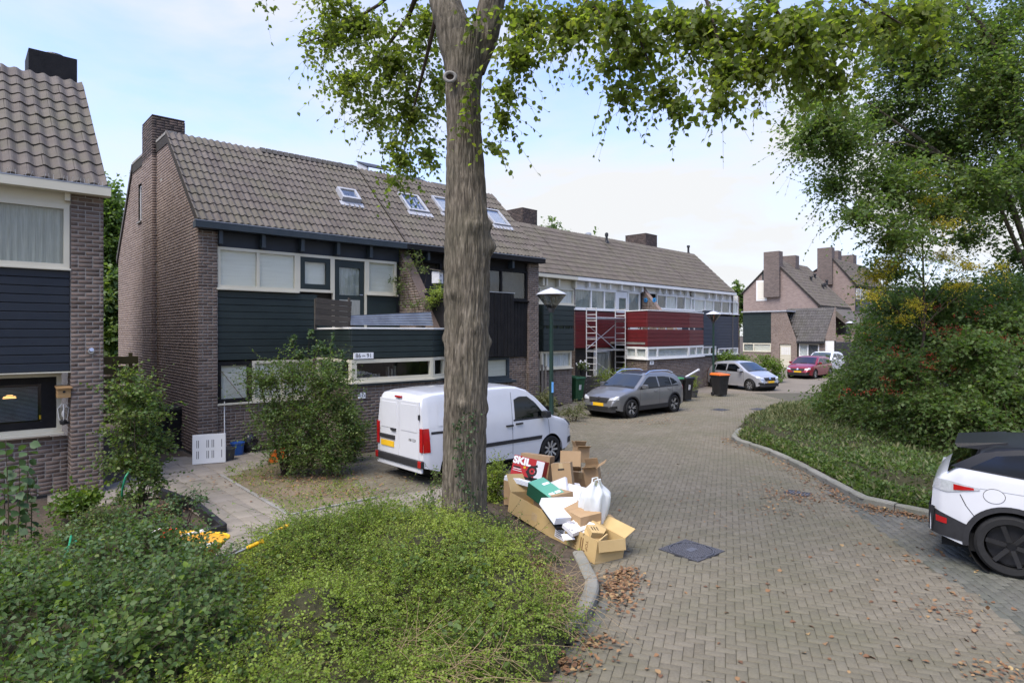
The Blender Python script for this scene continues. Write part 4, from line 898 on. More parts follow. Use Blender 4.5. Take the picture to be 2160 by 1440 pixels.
brick_wall(h, (xa,-n_+.1), (1,0), (0,-1), 0, zw0-.05, [(0,xb-xa)], nparts=60); brick_wall(h, (xc,-1.4), (math.cos(chr_), math.sin(chr_)), (math.sin(chr_), -math.cos(chr_)), 0, zw0-.05, [(0,chl)])
brick_wall(h, (xb,-n_+.1), (0,1), (1,0), 0, z0, [(0,n_)])
print('ABAY', xa, xb, xc, zw0, z0, z1, zm0, zm1)
# --- red house
h = row2_house('terraced_house', 'house with dark red boarding, white frames and the scaffold tower before it', 2.5, 5.6, 'white_paint')
HRED = h
zt, zs0 = h.Z(1228,607), h.Z(1228,652)
soffit(h, 0, h.U(1356), zt, 'white_paint', (1240,1262,1284,1308,1334,1352), 'white_paint')
xe = h.U(1352)
window(h, .03, h.U(1302), zs0, zt, .07, fm='white_paint', splits=(h.U(1249), h.U(1277)), fw=.09, inner='curtain', sill='white_paint')
door_leaf(h, h.U(1303), h.U(1326), 2.95, zt-.03, .07, 'white_paint', gl=(h.U(1308), h.U(1323), zs0+.05, zt-.35), inner='curtain')
window(h, h.U(1326.5), xe, zs0-.1, zt, .07, fm='white_paint', fw=.08, inner='curtain', sill='white_paint')
MB().box(h.U(1326.5), .05, 2.9, xe, .1, zs0-.16).obj('panel', M['white_paint'], h.root)
zb1, zb0 = h.Z(1228,656), h.Z(1228,734)
planks(h, .03, h.U(1330), zb0, zb1, .06, 11, 'red_paint')
MB().box(.0,.2,0,h.U(1250),.28,zb0).obj('hall_wall', M['under'], h.root)
door_leaf(h, h.U(1258), h.U(1293), .1, zb0-.02, .15, 'white_paint', inner='net', gl=(h.U(1262), h.U(1289), .5, zb0-.25))
brick_wall(h, (h.U(1293),.1), (1,0), (0,-1), 0, zb0, [(0,1.6)], nparts=30)
n_ = 2.5; P = [(h.U(1320,.9), -.9), (h.U(1365,n_), -n_), (h.U(1453,n_), -n_), (h.U(1483,2.15), -2.15)]
zr, zbb, zm1, zm0, zw0 = h.Z(1365,653,n_), h.Z(1365,731,n_), h.Z(1365,690,n_), h.Z(1365,694.5,n_), h.Z(1365,757,n_)
for (ax, ay), (bx_, by) in zip(P, P[1:]):
    l_, r_ = math.hypot(bx_-ax, by-ay), math.atan2(by-ay, bx_-ax)
    planks(h, 0, l_, zm1, zr-.05, 0, 4, 'red_paint', o=(ax,ay), rz=r_); planks(h, 0, l_, zbb, zm0, 0, 4, 'red_paint', o=(ax,ay), rz=r_)
    MB().bbox(-.02,-.05,zr-.045,l_+.02,.10,zr,.008).obj('rail', M['white_paint'], h.root, loc=(ax,ay,0), rot=(0,0,r_))
    for k in range(max(2, int(l_/.8))): MB().box(.15+k*.8,.03,zm0-.1,.23+k*.8,.07,zm1+.1).obj('post', M['white_paint'], h.root, loc=(ax,ay,0), rot=(0,0,r_))
    sp_ = (.9,) if l_ > 3 else ((l_*.5,) if l_ > 1.2 else ())
    window(h, 0, l_, zw0, zbb-.02, 0, o=(ax,ay), rz=r_+.0001, fm='white_paint', splits=sp_, fw=.10, inner='net', sill='white_paint', room=False)
    brick_wall(h, (ax,ay), (math.cos(r_), math.sin(r_)), (math.sin(r_), -math.cos(r_)), 0, zw0-.05, [(0,l_)], nparts=70 if l_ > 2 else 0)
MB().prism(P + [(P[-1][0],0),(P[0][0],0)], lambda x, y: (x, y+.12, zbb+.1), lambda x, y: (x, y+.12, zbb+.2)).obj('balcony_floor', M['concrete'], h.root)
MB().box(P[0][0],-.05,0,P[-1][0],.0,zbb).obj('room_wall', M['interior'], h.root)
u_d = h.U(1357)
brick_wall(h, (u_d,.1), (0,-1), (-1,0), 2.6, ZE-.2, lambda z: [(0, min(2.1, (ZE-.18-z) / 1.15))], nparts=30, name='divider_wall')
MB().hexa([(u_d-.02,.08,ZE-.22),(u_d+.3,.08,ZE-.22),(u_d+.3,-1.95,ZE-.22-1.15*2.03),(u_d-.02,-1.95,ZE-.22-1.15*2.03),(u_d-.02,.12,ZE-.14),(u_d+.3,.12,ZE-.14),(u_d+.3,-1.95,ZE-.14-1.15*2.07),(u_d-.02,-1.95,ZE-.14-1.15*2.07)]).obj('divider_coping', M['brick_light'], h.root)
sg = thing('house_number_sign', 'small white number plate on the brick under the red bay window', 'sign', R2.W(h.u0+P[1][0]+.35, -n_-.03, h.Z(1372,765,n_)), R2.rz)
MB().bbox(-.17,-.012,-.09,.17,.012,.09,.004).obj('plate', M['print_white'], sg); text('89', .13, M['print_black'], sg, (0,-.014,0), (RAD(90),0,0))
pm('ornament_blue', [(.02,.16,.38),(.03,.22,.5)], 4, rough=.4)
for k, (px, w_) in enumerate(((1364, 'left'), (1382, 'right'))):
    yy, zz = h.on_gable(px-1, 633, u_d); 
    o = thing('wall_ornament', 'blue flower ornament on the sloping brick divider, ' + ('nearer the white door' if k == 0 else 'nearer the sloping coping'), 'ornament', R2.W(h.u0+u_d-.03, yy, zz), R2.rz - math.pi/2, 'blue wall ornaments')
    for q in range(5):
        t = q*1.257; MB().lathe([(.005,0),(.055,.012),(.05,.02),(.005,.03)], 10, (.075*math.cos(t),0,.075*math.sin(t)), 'y').obj('petal', M['ornament_blue'], o, smooth=True)
    MB().lathe([(.03,0),(.03,.04)], 10, (0,0,0), 'y').obj('centre', M['dark_metal'], o)
# roof pipes
for px, py0, py1, rad, m_ in ((1279,489,511,.09,'dark_metal'),):
    u, s = h.on_slope(px, 512, *slope); a_ = math.atan2(ZR-ZE, YR+.14); yy, zz = -.14 + s*math.cos(a_), ZE+.04 + s*math.sin(a_)
    MB().lathe([(.14,zz-.05),(.10,zz+.1),(.07,zz+.12),(.07,zz+.34),(.1,zz+.36),(.1,zz+.5),(.05,zz+.56)], 12, (u,yy,0)).obj('vent_pipe', M['dark_metal'], h.root, smooth=True)
u = h.U(1241,-4); MB().lathe([(.13,8.3),(.13,8.75),(.19,8.76),(.19,8.86),(.12,8.9)], 12, (u,4,0)).obj('flue', M['steel'], h.root)
# --- white framed house right of the red one
h = row2_house('terraced_house', 'white framed house between the sloping brick divider and a brick pier', 8.1, 5.6, 'white_paint')
brick_chimney(h, h.U(1362,-4.0), h.U(1386,-4.0), 4.0, 5.6, 8.0, h.Z(1362,492,-4.0), 20)
xp0, xp1 = h.U(1467), h.U(1479)
zt, zs0 = h.Z(1400,621), h.Z(1400,652)
soffit(h, .3, xp0, zt, 'white_paint', (1388,1402,1416,1432,1447,1462), 'white_paint')
window(h, h.U(1387), xp0-.01, zs0, zt, .07, fm='white_paint', splits=(h.U(1407), h.U(1429), h.U(1447)), fw=.08, inner=['curtain_dark','net','curtain_dark','net'], sill='white_paint')
MB().box(.3, .05, 2.8, xp0, .1, zs0-.055).obj('panel', M['white_paint'], h.root)
brick_wall(h, (xp0,0), (1,0), (0,-1), 0, ZE-.15, [(0, min(xp1-xp0, 5.6-xp0))], nparts=40, name='pier')
n2_ = 2.15; xa, xb = P[-1][0] + 2.5 - 8.1 + .02, h.U(1512,n2_)
zr, zbb = h.Z(1500,656,n2_), h.Z(1500,729,n2_)
planks(h, 0, xb-xa, zbb, zr, 0, 9, 'blue_paint', o=(xa,-n2_), rz=.0001)
MB().box(xa,-n2_+.02,zbb,xb,0,zbb+.1).box(xb-.06,-n2_+.02,zbb,xb,0,zr).obj('balcony_side', M['blue_paint'], h.root)
MB().bbox(xa-.02,-n2_-.05,zr+.002,xb+.02,-n2_+.1,zr+.04,.008).obj('rail', M['lead'], h.root)
window(h, 0, xb-xa, zw0, zbb-.02, 0, o=(xa,-n2_+.06), rz=.0001, fm='white_paint', splits=((xb-xa)*.55,), fw=.09, inner=['curtain','none'], sill='dark_trim', room=True)
brick_wall(h, (xa,-n2_+.06), (1,0), (0,-1), 0, zw0-.05, [(0,xb-xa)], nparts=20)
brick_wall(h, (xb-.02,-n2_+.06), (0,1), (1,0), 0, zbb, [(0,n2_)])
# --- blue house at the end of the row
h = row2_house('terraced_house', 'end house of the row with dark blue boarding below white windows', 13.7, 5.6, 'white_paint', right_gable=True)
HEND = h
zt, zs0 = h.Z(1500,632), h.Z(1500,660)
xr = h.U(1559)
soffit(h, 0, xr, zt, 'white_paint', (1492,1507,1521,1536,1552), 'white_paint')
window(h, .05, xr-.01, zs0, zt, .07, fm='white_paint', splits=tuple(h.U(p) for p in (1489,1507,1524,1541)), fw=.085, inner=['net','net','curtain_dark','curtain_dark','net'], sill='white_paint')
zb1, zb0 = h.Z(1530,667), h.Z(1530,733)
planks(h, .05, xr-.01, zb0, zb1, .06, 11, 'blue_paint')
brick_wall(h, (xr,0), (1,0), (0,-1), 0, ZE-.15, [(0, 5.58-xr)], nparts=40, name='pier'); brick_wall(h, (xr,0), (0,1), (-1,0), 0, ZE-.15, [(0,.3)], name='pier_side')
zl0 = h.Z(1540,747)
window(h, h.U(1517), xr-.02, zl0, zb0-.02, .08, fm='white_paint', splits=(h.U(1531),h.U(1541)), fw=.08, inner=['curtain','none','blind'], sill='white_paint')
brick_wall(h, (0,.08), (1,0), (0,-1), 0, zl0-.05, [(0,xr)], nparts=20)
u, s = h.on_slope(1452, 540, *slope); MB().lathe([(.12,ZR-.2),(.1,ZR+.1),(.07,ZR+.12),(.07,ZR+.45),(.11,ZR+.47),(.1,ZR+.6)], 12, (h.U(1452,-3),3.0,0)).obj('vent_pipe', M['dark_metal'], h.root, smooth=True)
# ------------------------------------------------------------------ low garage building at the bend
GO = G(1636, 775); R3 = Frame((GO.x, GO.y, 0), 134.6)
h = House('garage_building', 'low brick building at the bend with dark green wall, steep tiled roof and garage doors', R3, 0.0, cat='garage')
zt = h.Z(1636, 655); xl, x0_ = h.U(1567), h.U(1627)
z_a = h.Z(1600,723); zwl = h.Z(1600,742)
xe = h.U(1763)
MB().box(xl,.25,0,xe-.05,6,2.2).box(xl,.25,2.2,h.U(1650),6,zt-.15).obj('core', M['interior'], h.root)
planks(h, xl, x0_, z_a, zt-.12, .02, 12, 'green_paint')
window(h, xl, x0_, zwl, z_a-.02, .04, fm='cream', splits=((xl+x0_)/2-.3,), fw=.1, inner=['curtain','blind'], room=False)
brick_wall(h, (xl,.06), (1,0), (0,-1), 0, zwl, [(0,x0_-xl)], mat='brick_light', name='low_wall')
g0, g1, gz = h.U(1645), h.U(1669), h.Z(1655,725)
zv = h.Z(1682,720)
def bspan(z):
    right = h.U(1682) if z < zv else h.U(1682) + (h.U(1658)-h.U(1682)) * (z-zv)/(zt-zv)
    return [(0,right-x0_)] if z > gz else [(0,g0-x0_),(g1-x0_,right-x0_)]
brick_wall(h, (x0_,-.06), (1,0), (0,-1), 0, zt-.12, bspan, mat='brick_light', nparts=60)
brick_wall(h, (x0_,.06), (0,-1), (-1,0), 0, zt-.12, [(0,.12)], mat='brick_light', name='pier')
gd = MB().box(g0,.03,.02,g1,.08,gz).obj('garage_door', M['cream'], h.root)
for k in range(9): MB().box(g0+.02,.012,.05+k*.24,g1-.02,.029,.05+k*.24+.215).obj('door_slat', M['cream'], gd)
wp_ = MB()
for a in range(5):
    for b in range(4): wp_.box(g0+.12+a*.16,.004,1.15+b*.16,g0+.25+a*.16,.011,1.28+b*.16)
wp_.obj('window_panes', M['white_paint'], gd)
MB().bbox(xl-.1,-.15,zt-.11,h.U(1660),6,zt,.01).obj('roof_edge', M['lead'], h.root)
ue0, ue1 = h.U(1682,.25), h.U(1738,.25); uz0 = h.Z(1705,720,.25); yt = 2.2
ut0, ut1 = h.U(1658,-yt), h.U(1763,-yt); uzt = h.Z(1705,651,-yt)
tile_roof(h, min(ue0,ut0), max(ut1,ue1), -.25, uz0, yt, uzt, 12, mat='tile_dark', nparts=900, tw=.2, under=False)
for o_ in [c for c in list(h.root.children) if c.name.startswith('roof_tile')]:
    t = (o_.location.y+.25)/(yt+.25)
    if not (ue0 + (ut0-ue0)*t - .12 < o_.location.x < ue1 + (ut1-ue1)*t - .08): bpy.data.objects.remove(o_)
MB().add([(ue0,-.25,uz0-.03),(ue1,-.25,uz0-.03),(ut1,yt,uzt-.03),(ut0,yt,uzt-.03),(ue0,-.25,uz0-.2),(ue1,-.25,uz0-.2),(ut1,yt,uzt-.25),(ut0,yt,uzt-.25)],[(0,1,2,3),(4,7,6,5),(0,3,7,4),(1,5,6,2),(0,4,5,1)]).obj('roof', M['under'], h.root)
MB().bbox(ue0-.05,-.36,uz0-.16,ue1+.05,-.24,uz0,.008).obj('fascia', M['dark_metal'], h.root)
zw = h.Z(1700,752)
window(h, ue0+.05, h.U(1728), zw, uz0-.18, .0, fm='white_paint', splits=(h.U(1704),), fw=.09, inner=['net','curtain_dark'], room=False)
MB().box(ue0,.0,0,h.U(1728),.1,zw).obj('low_wall', M['brick_far'], h.root)
brick_wall(h, (h.U(1728),0), (1,0), (0,-1), 0, uz0-.1, [(0,h.U(1741)-h.U(1728))], mat='brick_light', name='pier')
d0, d1 = h.U(1741), h.U(1760)
dz = h.Z(1750,719)
brick_wall(h, (d0,-.02), (1,0), (0,-1), dz+.03, h.Z(1762,648), lambda z: [(max(0, (h.U(1738)-d0) + (h.U(1762)-h.U(1738)) * (z-uz0)/(h.Z(1762,646)-uz0)), xe-d0)], mat='brick_light', name='gable_wall')
MB().box(d0,-.03,.02,d1,.03,dz).obj('garage_door', M['white_paint'], h.root)
MB().box(d1+.0,-.06,0,d1+.12,.06,dz+.02).obj('door_post', M['dark_metal'], h.root)
# ------------------------------------------------------------------ tall houses beyond, with big chimneys
def far_house(label, pxe, Ye, prof_px, length, chim, frame_alpha=44.6, windows=()):
    O = PX(pxe, 703, Ye); fr = Frame((O.x, O.y, 0), frame_alpha)
    h = House('tall_house', label, fr, 0.0, cat='house', group='tall houses at the far end')
    pr = [h.on_gable(px, py) for px, py in prof_px]                 # ordered front eave, ridge, rear eave
    poly = [(pr[0][0], 0)] + pr + [(pr[-1][0], 0)]
    MB().prism(poly, lambda y, z: (0, y, z), lambda y, z: (length, y, z)).obj('wall', M['brick_far'], h.root)
    def slab(a, b, mat, name):
        d = Vector((b[0]-a[0], b[1]-a[1])).normalized(); n = Vector((-d.y, d.x)) * (.10 if d.x > 0 else -.10); a = (a[0]-d.x*.25, a[1]-d.y*.25)
        mb = MB(); mb.hexa([(-.12,a[0],a[1]+.01),(length,a[0],a[1]+.01),(length,b[0],b[1]+.01),(-.12,b[0],b[1]+.01),(-.12,a[0]+n.x,a[1]+abs(n.y)+.01),(length,a[0]+n.x,a[1]+abs(n.y)+.01),(length,b[0]+n.x,b[1]+abs(n.y)+.01),(-.12,b[0]+n.x,b[1]+abs(n.y)+.01)])
        r = mb.obj(name, M['under'], h.root)
        return a, b
    slab(pr[0], pr[1], 'tile', 'roof'); slab(pr[2], pr[1], 'tile', 'rear_roof')
    a, b = pr[0], pr[1]
    tile_roof(h, -.12, length, a[0]-.15, a[1]+.05, b[0], b[1]+.12, 14, nparts=0, tw=.3, under=False, amp=.03)
    for (px0, px1, pyt, pyb, y0, dep) in chim:
        if px0 is None: pa, pb = y0, dep; y0 = h.on_gable(pb, 600, -.3)[0]; dep = h.on_gable(pa, 600, -.3)[0] - y0
        u0 = h.U(px0, -y0) if px0 is not None else -.35; u1 = u0 + px1
        zt_, zb_ = (h.on_gable(pb, pyt, -.3)[1], h.on_gable(pb, pyb, -.3)[1]) if px0 is None else (h.Z(px0, pyt, -y0), h.Z(px0, pyb, -y0))
        MB().bbox(u0, y0, zb_, u1, y0+dep, zt_, .02).obj('chimney', M['brick_far_chimney'], h.root)
    return h
h = far_house('tall brick house with huge gable chimney left of the yellow leaves', 1724, 58.0, ((1726,645),(1632,551),(1568,618)), 9.0, ((None,.9,529,626,1611,1644),(1678,1.0,538,575,3.4,1.6)))
yy, zz = h.on_gable(1606, 613); 
wq = MB().box(-.04,yy-.55,zz-1.0,.02,yy+.5,zz+1.0).obj('window', M['white_paint'], h.root); MB().box(-.06,yy-.42,zz-.85,-.042,yy+.37,zz+.85).obj('pane', M['blind'], wq)
MB().box(-.03,yy-.5,zz+1.01,.02,yy-.1,zz+2.0).obj('panel', M['green_paint'], h.root)
for px, py in ((1711,596),(1719,590),(1736,612),(1741,610),(1744,603)):
    k_ = (9.0); u, s = h.on_slope(px, py, *(lambda a, b: (a[0], a[1], b[0], b[1]))(h.on_gable(1726,645), h.on_gable(1632,551)))
    a_, b_ = h.on_gable(1726,645), h.on_gable(1632,551); t = s/math.hypot(b_[0]-a_[0], b_[1]-a_[1]); yy, zz = a_[0]+(b_[0]-a_[0])*t, a_[1]+(b_[1]-a_[1])*t
    MB().lathe([(.12,zz),(.12,zz+.5),(.18,zz+.52),(.15,zz+.65)], 8, (u,yy,0)).obj('vent_pipe', M['dark_metal'], h.root)
# lower lean-to roof running on down to the right
a_, b_ = h.on_gable(1726,645), h.on_gable(1816,708,0.0)
MB().hexa([(3.5,a_[0],a_[1]-.5),(9,a_[0],a_[1]-.5),(9,a_[0]-3.4,a_[1]-3.6),(3.5,a_[0]-3.4,a_[1]-3.6),(3.5,a_[0],a_[1]+.05),(9,a_[0],a_[1]+.05),(9,a_[0]-3.4,a_[1]-3.1),(3.5,a_[0]-3.4,a_[1]-3.1)]).obj('porch_roof', M['tile'], h.root)
MB().box(3.6,a_[0]-2.6,0,9,a_[0],a_[1]-2.7).obj('porch_wall', M['brick_far'], h.root)
h = far_house('taller house farther back with dark boarding under white windows beside yellow leaves', 1802, 66.0, ((1803,601),(1757,548),(1716,574)), 12.0, ((None,.9,521,600,1724,1755),(1768,1.2,528,556,3.2,1.8),(1800,1.3,537,565,3.2,1.8)))
zt, zs0 = h.Z(1815,610), h.Z(1815,632)
window(h, .3, 5.0, zs0, zt, -.12, fm='white_paint', splits=(1.6,2.4,3.2), fw=.12, inner='none', room=False)
MB().box(.2,-.1,h.Z(1815,655),5.2,-.03,zs0-.05).obj('boarding', M['dark_trim'], h.root)
for k in range(6): MB().box(.25,-.13,h.Z(1815,655)+.03+k*.26,5.15,-.101,h.Z(1815,655)+.25+k*.26).obj('plank', M['dark_trim'], h.root)
MB().box(.3,-.06,zt+.05,5.2,-.02,zt+.5).obj('soffit_board', M['under'], h.root)
h = far_house('low far house with brown roof just showing beyond the red car', 1850, 80.0, ((1850,660),(1800,615),(1760,650)), 14.0, ((1830,1.2,598,625,3.0,1.6),))
# ------------------------------------------------------------------ vegetation
LEAF_MESH = {}
def tubes_np(polys, radii, n=3):
    """polys (N,K,3), radii (N,K): one mesh of thin tubes"""
    N, K, _ = polys.shape
    T = np.gradient(polys, axis=1); T /= np.linalg.norm(T, axis=2, keepdims=True) + 1e-9
    A = np.cross(T, np.array([.3, .2, .93])); A /= np.linalg.norm(A, axis=2, keepdims=True) + 1e-9; B = np.cross(T, A)
    th = np.arange(n) * 2 * np.pi / n
    V = polys[:, :, None, :] + (A[:, :, None, :] * np.cos(th)[None, None, :, None] + B[:, :, None, :] * np.sin(th)[None, None, :, None]) * radii[:, :, None, None]
    k, j = np.meshgrid(np.arange(K-1), np.arange(n), indexing='ij'); k, j = k.ravel(), j.ravel()
    Fq = np.stack([k*n+j, k*n+(j+1) % n, (k+1)*n+(j+1) % n, (k+1)*n+j], 1)
    return V.reshape(-1, 3), (Fq[None] + (np.arange(N) * K * n)[:, None, None]).reshape(-1, 4)
def sprays(S, D, length, m, leaf, droop=.25, spread=.9, jitter=.35, face_up=.3):
    """twigs from S along D with m leaves each, returns leaf points, directions, sizes and twig polylines"""
    N = len(S); D = D / np.linalg.norm(D, axis=1, keepdims=True); Ln = length * (.6 + .8 * rng.random(N))
    K = 5; t = np.linspace(0, 1, K); side = rng.normal(size=(N,3)) * .25
    polys = S[:,None,:] + D[:,None,:] * (Ln[:,None] * t)[:,:,None] + side[:,None,:] * (Ln[:,None] * t**2)[:,:,None]
    polys[:,:,2] -= droop * Ln[:,None] * t**2
    tt = (np.arange(m) + .6) / m; tt = np.clip(tt[None] + rng.normal(size=(N,m)) * .03, .05, 1.0)
    P = S[:,None,:] + D[:,None,:] * (Ln[:,None]*tt)[:,:,None] + side[:,None,:] * (Ln[:,None]*tt**2)[:,:,None]; P[:,:,2] -= droop * Ln[:,None] * tt**2
    Tn = D[:,None,:] + 2*side[:,None,:]*tt[:,:,None]; Tn[:,:,2] -= 2*droop*tt; Tn /= np.linalg.norm(Tn, axis=2, keepdims=True)
    X = np.cross(Tn, np.array([0,0,1.0]) + rng.normal(size=(N,1,3))*.4); X /= np.linalg.norm(X, axis=2, keepdims=True) + 1e-9
    sg = np.where(np.arange(m) % 2 == 0, 1, -1)[None,:,None]
    Dl = Tn * (1 - spread*.5) + X * sg * spread + rng.normal(size=P.shape) * jitter; Dl[:,:,2] -= droop * .7
    Sz = leaf * (.65 + .6 * rng.random((N,m))) * (1 - .25*tt)
    rn = np.clip(rng.random((N,1)) * .6 + rng.random((N,m)) * .4 , 0, .999)
    return P.reshape(-1,3), Dl.reshape(-1,3), Sz.reshape(-1), rn.reshape(-1), polys, Ln
def shell(c, r, n, inner=.45, up=0.0):
    v = rng.normal(size=(n,3)); v /= np.linalg.norm(v, axis=1, keepdims=True)
    k = (inner + (1-inner) * rng.random(n))[:,None]
    return np.array(c) + v * k * np.array(r), v
def foliage(root, blobs, mat, n, m, leaf, length=.5, droop=.25, tmpl=LEAF_S, twig='twig', nparts=0, up=.25, inner=.35, tw=.004, name='foliage', out=.7, zmin=None, rscale=1.0, up_bias=.35, jitter=.35):
    """blobs: (centre, radii, weight) in world space; root at world location"""
    o = Vector(root.location); wsum = sum(b[2] for b in blobs); PP = []; DD = []; SS = []; RR = []; PL = []; LL = []
    for c, r, w_ in blobs:
        k = max(1, int(n * w_ / wsum)); S, v = shell(c, r, k, inner)
        d = v * out + rng.normal(size=v.shape) * .45; d[:,2] += up
        ln = min(length, 1.2 * max(r)); S = S - d / np.linalg.norm(d, axis=1, keepdims=True) * ln * .5
        a = sprays(S, d, ln, m, leaf, droop, jitter=jitter)
        PP.append(a[0]); DD.append(a[1]); SS.append(a[2]); RR.append(a[3]); PL.append(a[4]); LL.append(a[5])
    P, D, S, Rn = map(np.concatenate, (PP, DD, SS, RR)); PL = np.concatenate(PL); LL = np.concatenate(LL)
    if zmin is not None:
        k = P[:,2] > zmin; P, D, S, Rn = P[k], D[k], S[k], Rn[k]
    Rn = Rn * rscale
    if nparts:
        vis = (np.abs(P[:,0]) < .8 * P[:,1]) & (P[:,1] > .5) & (np.abs(P[:,2] - H) < .55 * P[:,1])
        dist = np.linalg.norm(P - np.array([0,0,H]), axis=1) / S + np.where(vis, 0, 1e6); od = np.argsort(dist); pk, rk = od[:nparts], od[nparts:]
        key = (mat, id(tmpl));
        if key not in LEAF_MESH: LEAF_MESH[key] = mesh_np('leaf', tmpl[0], tmpl[1], M[mat])
        Fm = frames(D[pk], up_bias=up_bias)
        for q, i in enumerate(pk):
            l = link('leaf', LEAF_MESH[key], root, Vector(P[i]) - o, Matrix(Fm[q].tolist()).to_euler()); l.scale = (S[i],)*3
        P, D, S, Rn = P[rk], D[rk], S[rk], Rn[rk]
    f = link(name, leaves_mesh(name, P - np.array(o), D, S, M[mat], tmpl, up_bias, Rn), root); tag(f, kind='stuff')
    if twig:
        V, Fq = tubes_np(PL - np.array(o), np.linspace(1, .35, PL.shape[1])[None] * tw * np.ones((len(PL),1)))
        tag(link('twig', mesh_np('twig', V, Fq, M[twig]), root), kind='stuff')
    return f
def noise2(nu, nv, su, sv):
    """tileable in u value noise sampled on an nu x nv grid"""
    g = rng.random((su, sv + 2)); u = np.arange(nu) / nu * su; v = np.linspace(0, sv, nv)
    iu = u.astype(int); fu = u - iu; fu = fu*fu*(3-2*fu); iv = np.minimum(v.astype(int), sv); fv = v - iv; fv = fv*fv*(3-2*fv)
    a = g[iu % su][:, iv]; b = g[(iu+1) % su][:, iv]; c = g[iu % su][:, iv+1]; d = g[(iu+1) % su][:, iv+1]
    return (a*(1-fu)[:,None] + b*fu[:,None])*(1-fv)[None] + (c*(1-fu)[:,None] + d*fu[:,None])*fv[None]
def bark_tube(name, pts, rads, mat, parent, nu=72, per_m=22, depth=.02, bumps=(), org=Vector((0,0,0)), ridges=26):
    pts = [Vector(p) for p in pts]; d = [0]
    for a, b in zip(pts, pts[1:]): d.append(d[-1] + (b-a).length)
    nv = max(4, int(d[-1] * per_m)); s = np.linspace(0, d[-1], nv); C = np.stack([np.interp(s, d, [p[i] for p in pts]) for i in range(3)], 1); r = np.interp(s, d, rads)
    ker = np.array([.25,.5,.25])
    for _ in range(max(2, nv // 14)):
        C[1:-1] = .25*C[:-2] + .5*C[1:-1] + .25*C[2:]; r[1:-1] = .25*r[:-2] + .5*r[1:-1] + .25*r[2:]
    T = np.gradient(C, axis=0); T /= np.linalg.norm(T, axis=1, keepdims=True)
    A = np.cross(T, np.array([0,1.0,0])); A /= np.linalg.norm(A, axis=1, keepdims=True); B = np.cross(A, T)
    L_ = d[-1]
    n1 = np.abs(noise2(nu, nv, ridges, max(2, int(L_*4.2))) - .5) * 2; n2 = np.abs(noise2(nu, nv, ridges*2, max(2, int(L_*9))) - .5)*2; n3 = noise2(nu, nv, 5, max(2, int(L_*1.2)))
    disp = depth * (n1 * 1.0 + n2 * .45 - .8) + .05 * (n3 - .5)
    th = np.arange(nu) * 2*np.pi/nu; rr = r[None] * (1 + .0*n3) + disp
    X = np.cos(th)[:,None]*rr; Y = np.sin(th)[:,None]*rr
    V = C[None] + A[None]*X[:,:,None] + B[None]*Y[:,:,None]
    for p, rad, h_ in bumps:
        q = np.linalg.norm(V - np.array(p), axis=2); w_ = np.exp(-(q/rad)**2) * h_; N_ = V - C[None]; N_ /= np.linalg.norm(N_, axis=2, keepdims=True); V = V + N_ * w_[:,:,None]
    V = V.transpose(1,0,2).reshape(-1,3) - np.array(org); i, j = np.meshgrid(np.arange(nv-1), np.arange(nu), indexing='ij'); i, j = i.ravel(), j.ravel()
    Fq = np.stack([i*nu+j, i*nu+(j+1) % nu, (i+1)*nu+(j+1) % nu, (i+1)*nu+j], 1)
    return link(name, mesh_np(name, V, Fq, M[mat], smooth=True), parent)
def pxblob(px, py, Y, rx, ry, dep=None, w=None):
    c = PX(px, py, Y); a, b = rx/F*Y, ry/F*Y; dep = dep or (a+b)/2
    return (tuple(c), (a, dep, b), w if w is not None else rx*ry)
def mound(name, poly, hgt, mat, z0=.08, step=.12, edge=.35, parent=None, rough=.35, hfun=None):
    """a lumpy heightfield filling a polygon, used as the dark inside of low planting"""
    P = np.array([p[:2] for p in poly]); x0, y0 = P.min(0); x1, y1 = P.max(0); nx, ny = int((x1-x0)/step)+2, int((y1-y0)/step)+2
    X, Y = np.meshgrid(x0 + np.arange(nx)*step, y0 + np.arange(ny)*step, indexing='ij'); Q = np.stack([X.ravel(), Y.ravel()], 1); ins = inpoly(Q, [tuple(p) for p in P]).reshape(nx, ny)
    # distance to outline
    dd = np.full(len(Q), 1e9)
    for i in range(len(P)):
        a, b = P[i], P[(i+1) % len(P)]; ab = b-a; t = np.clip(((Q-a)@ab)/(ab@ab+1e-9), 0, 1); dd = np.minimum(dd, np.linalg.norm(Q - a - t[:,None]*ab, axis=1))
    dd = dd.reshape(nx, ny); k = np.clip(dd/edge, 0, 1)**.6
    g = noise2(nx, ny, max(3, int(nx*step*1.3)), max(3, int(ny*step*1.3)))
    Z = z0 + np.where(ins, hgt*k*(1-rough+rough*2*g*.8), -.05); V = np.stack([X, Y, Z], 2).reshape(-1,3)
    i, j = np.meshgrid(np.arange(nx-1), np.arange(ny-1), indexing='ij'); i, j = i.ravel(), j.ravel(); Fq = np.stack([i*ny+j, (i+1)*ny+j, (i+1)*ny+j+1, i*ny+j+1], 1)
    m_ = ins.reshape(-1)[Fq].any(1); Fq = Fq[m_]
    return mesh_np(name, V, Fq, M[mat], smooth=True), (lambda xy: Z[np.clip(((xy[:,0]-x0)/step).astype(int),0,nx-1), np.clip(((xy[:,1]-y0)/step).astype(int),0,ny-1)])
def sample_poly(poly, n):
    P = np.array([p[:2] for p in poly]); lo, hi = P.min(0), P.max(0); out = []
    while sum(map(len, out)) < n:
        q = lo + rng.random((n*2,2))*(hi-lo); out.append(q[inpoly(q, [tuple(p) for p in P])])
    return np.concatenate(out)[:n]
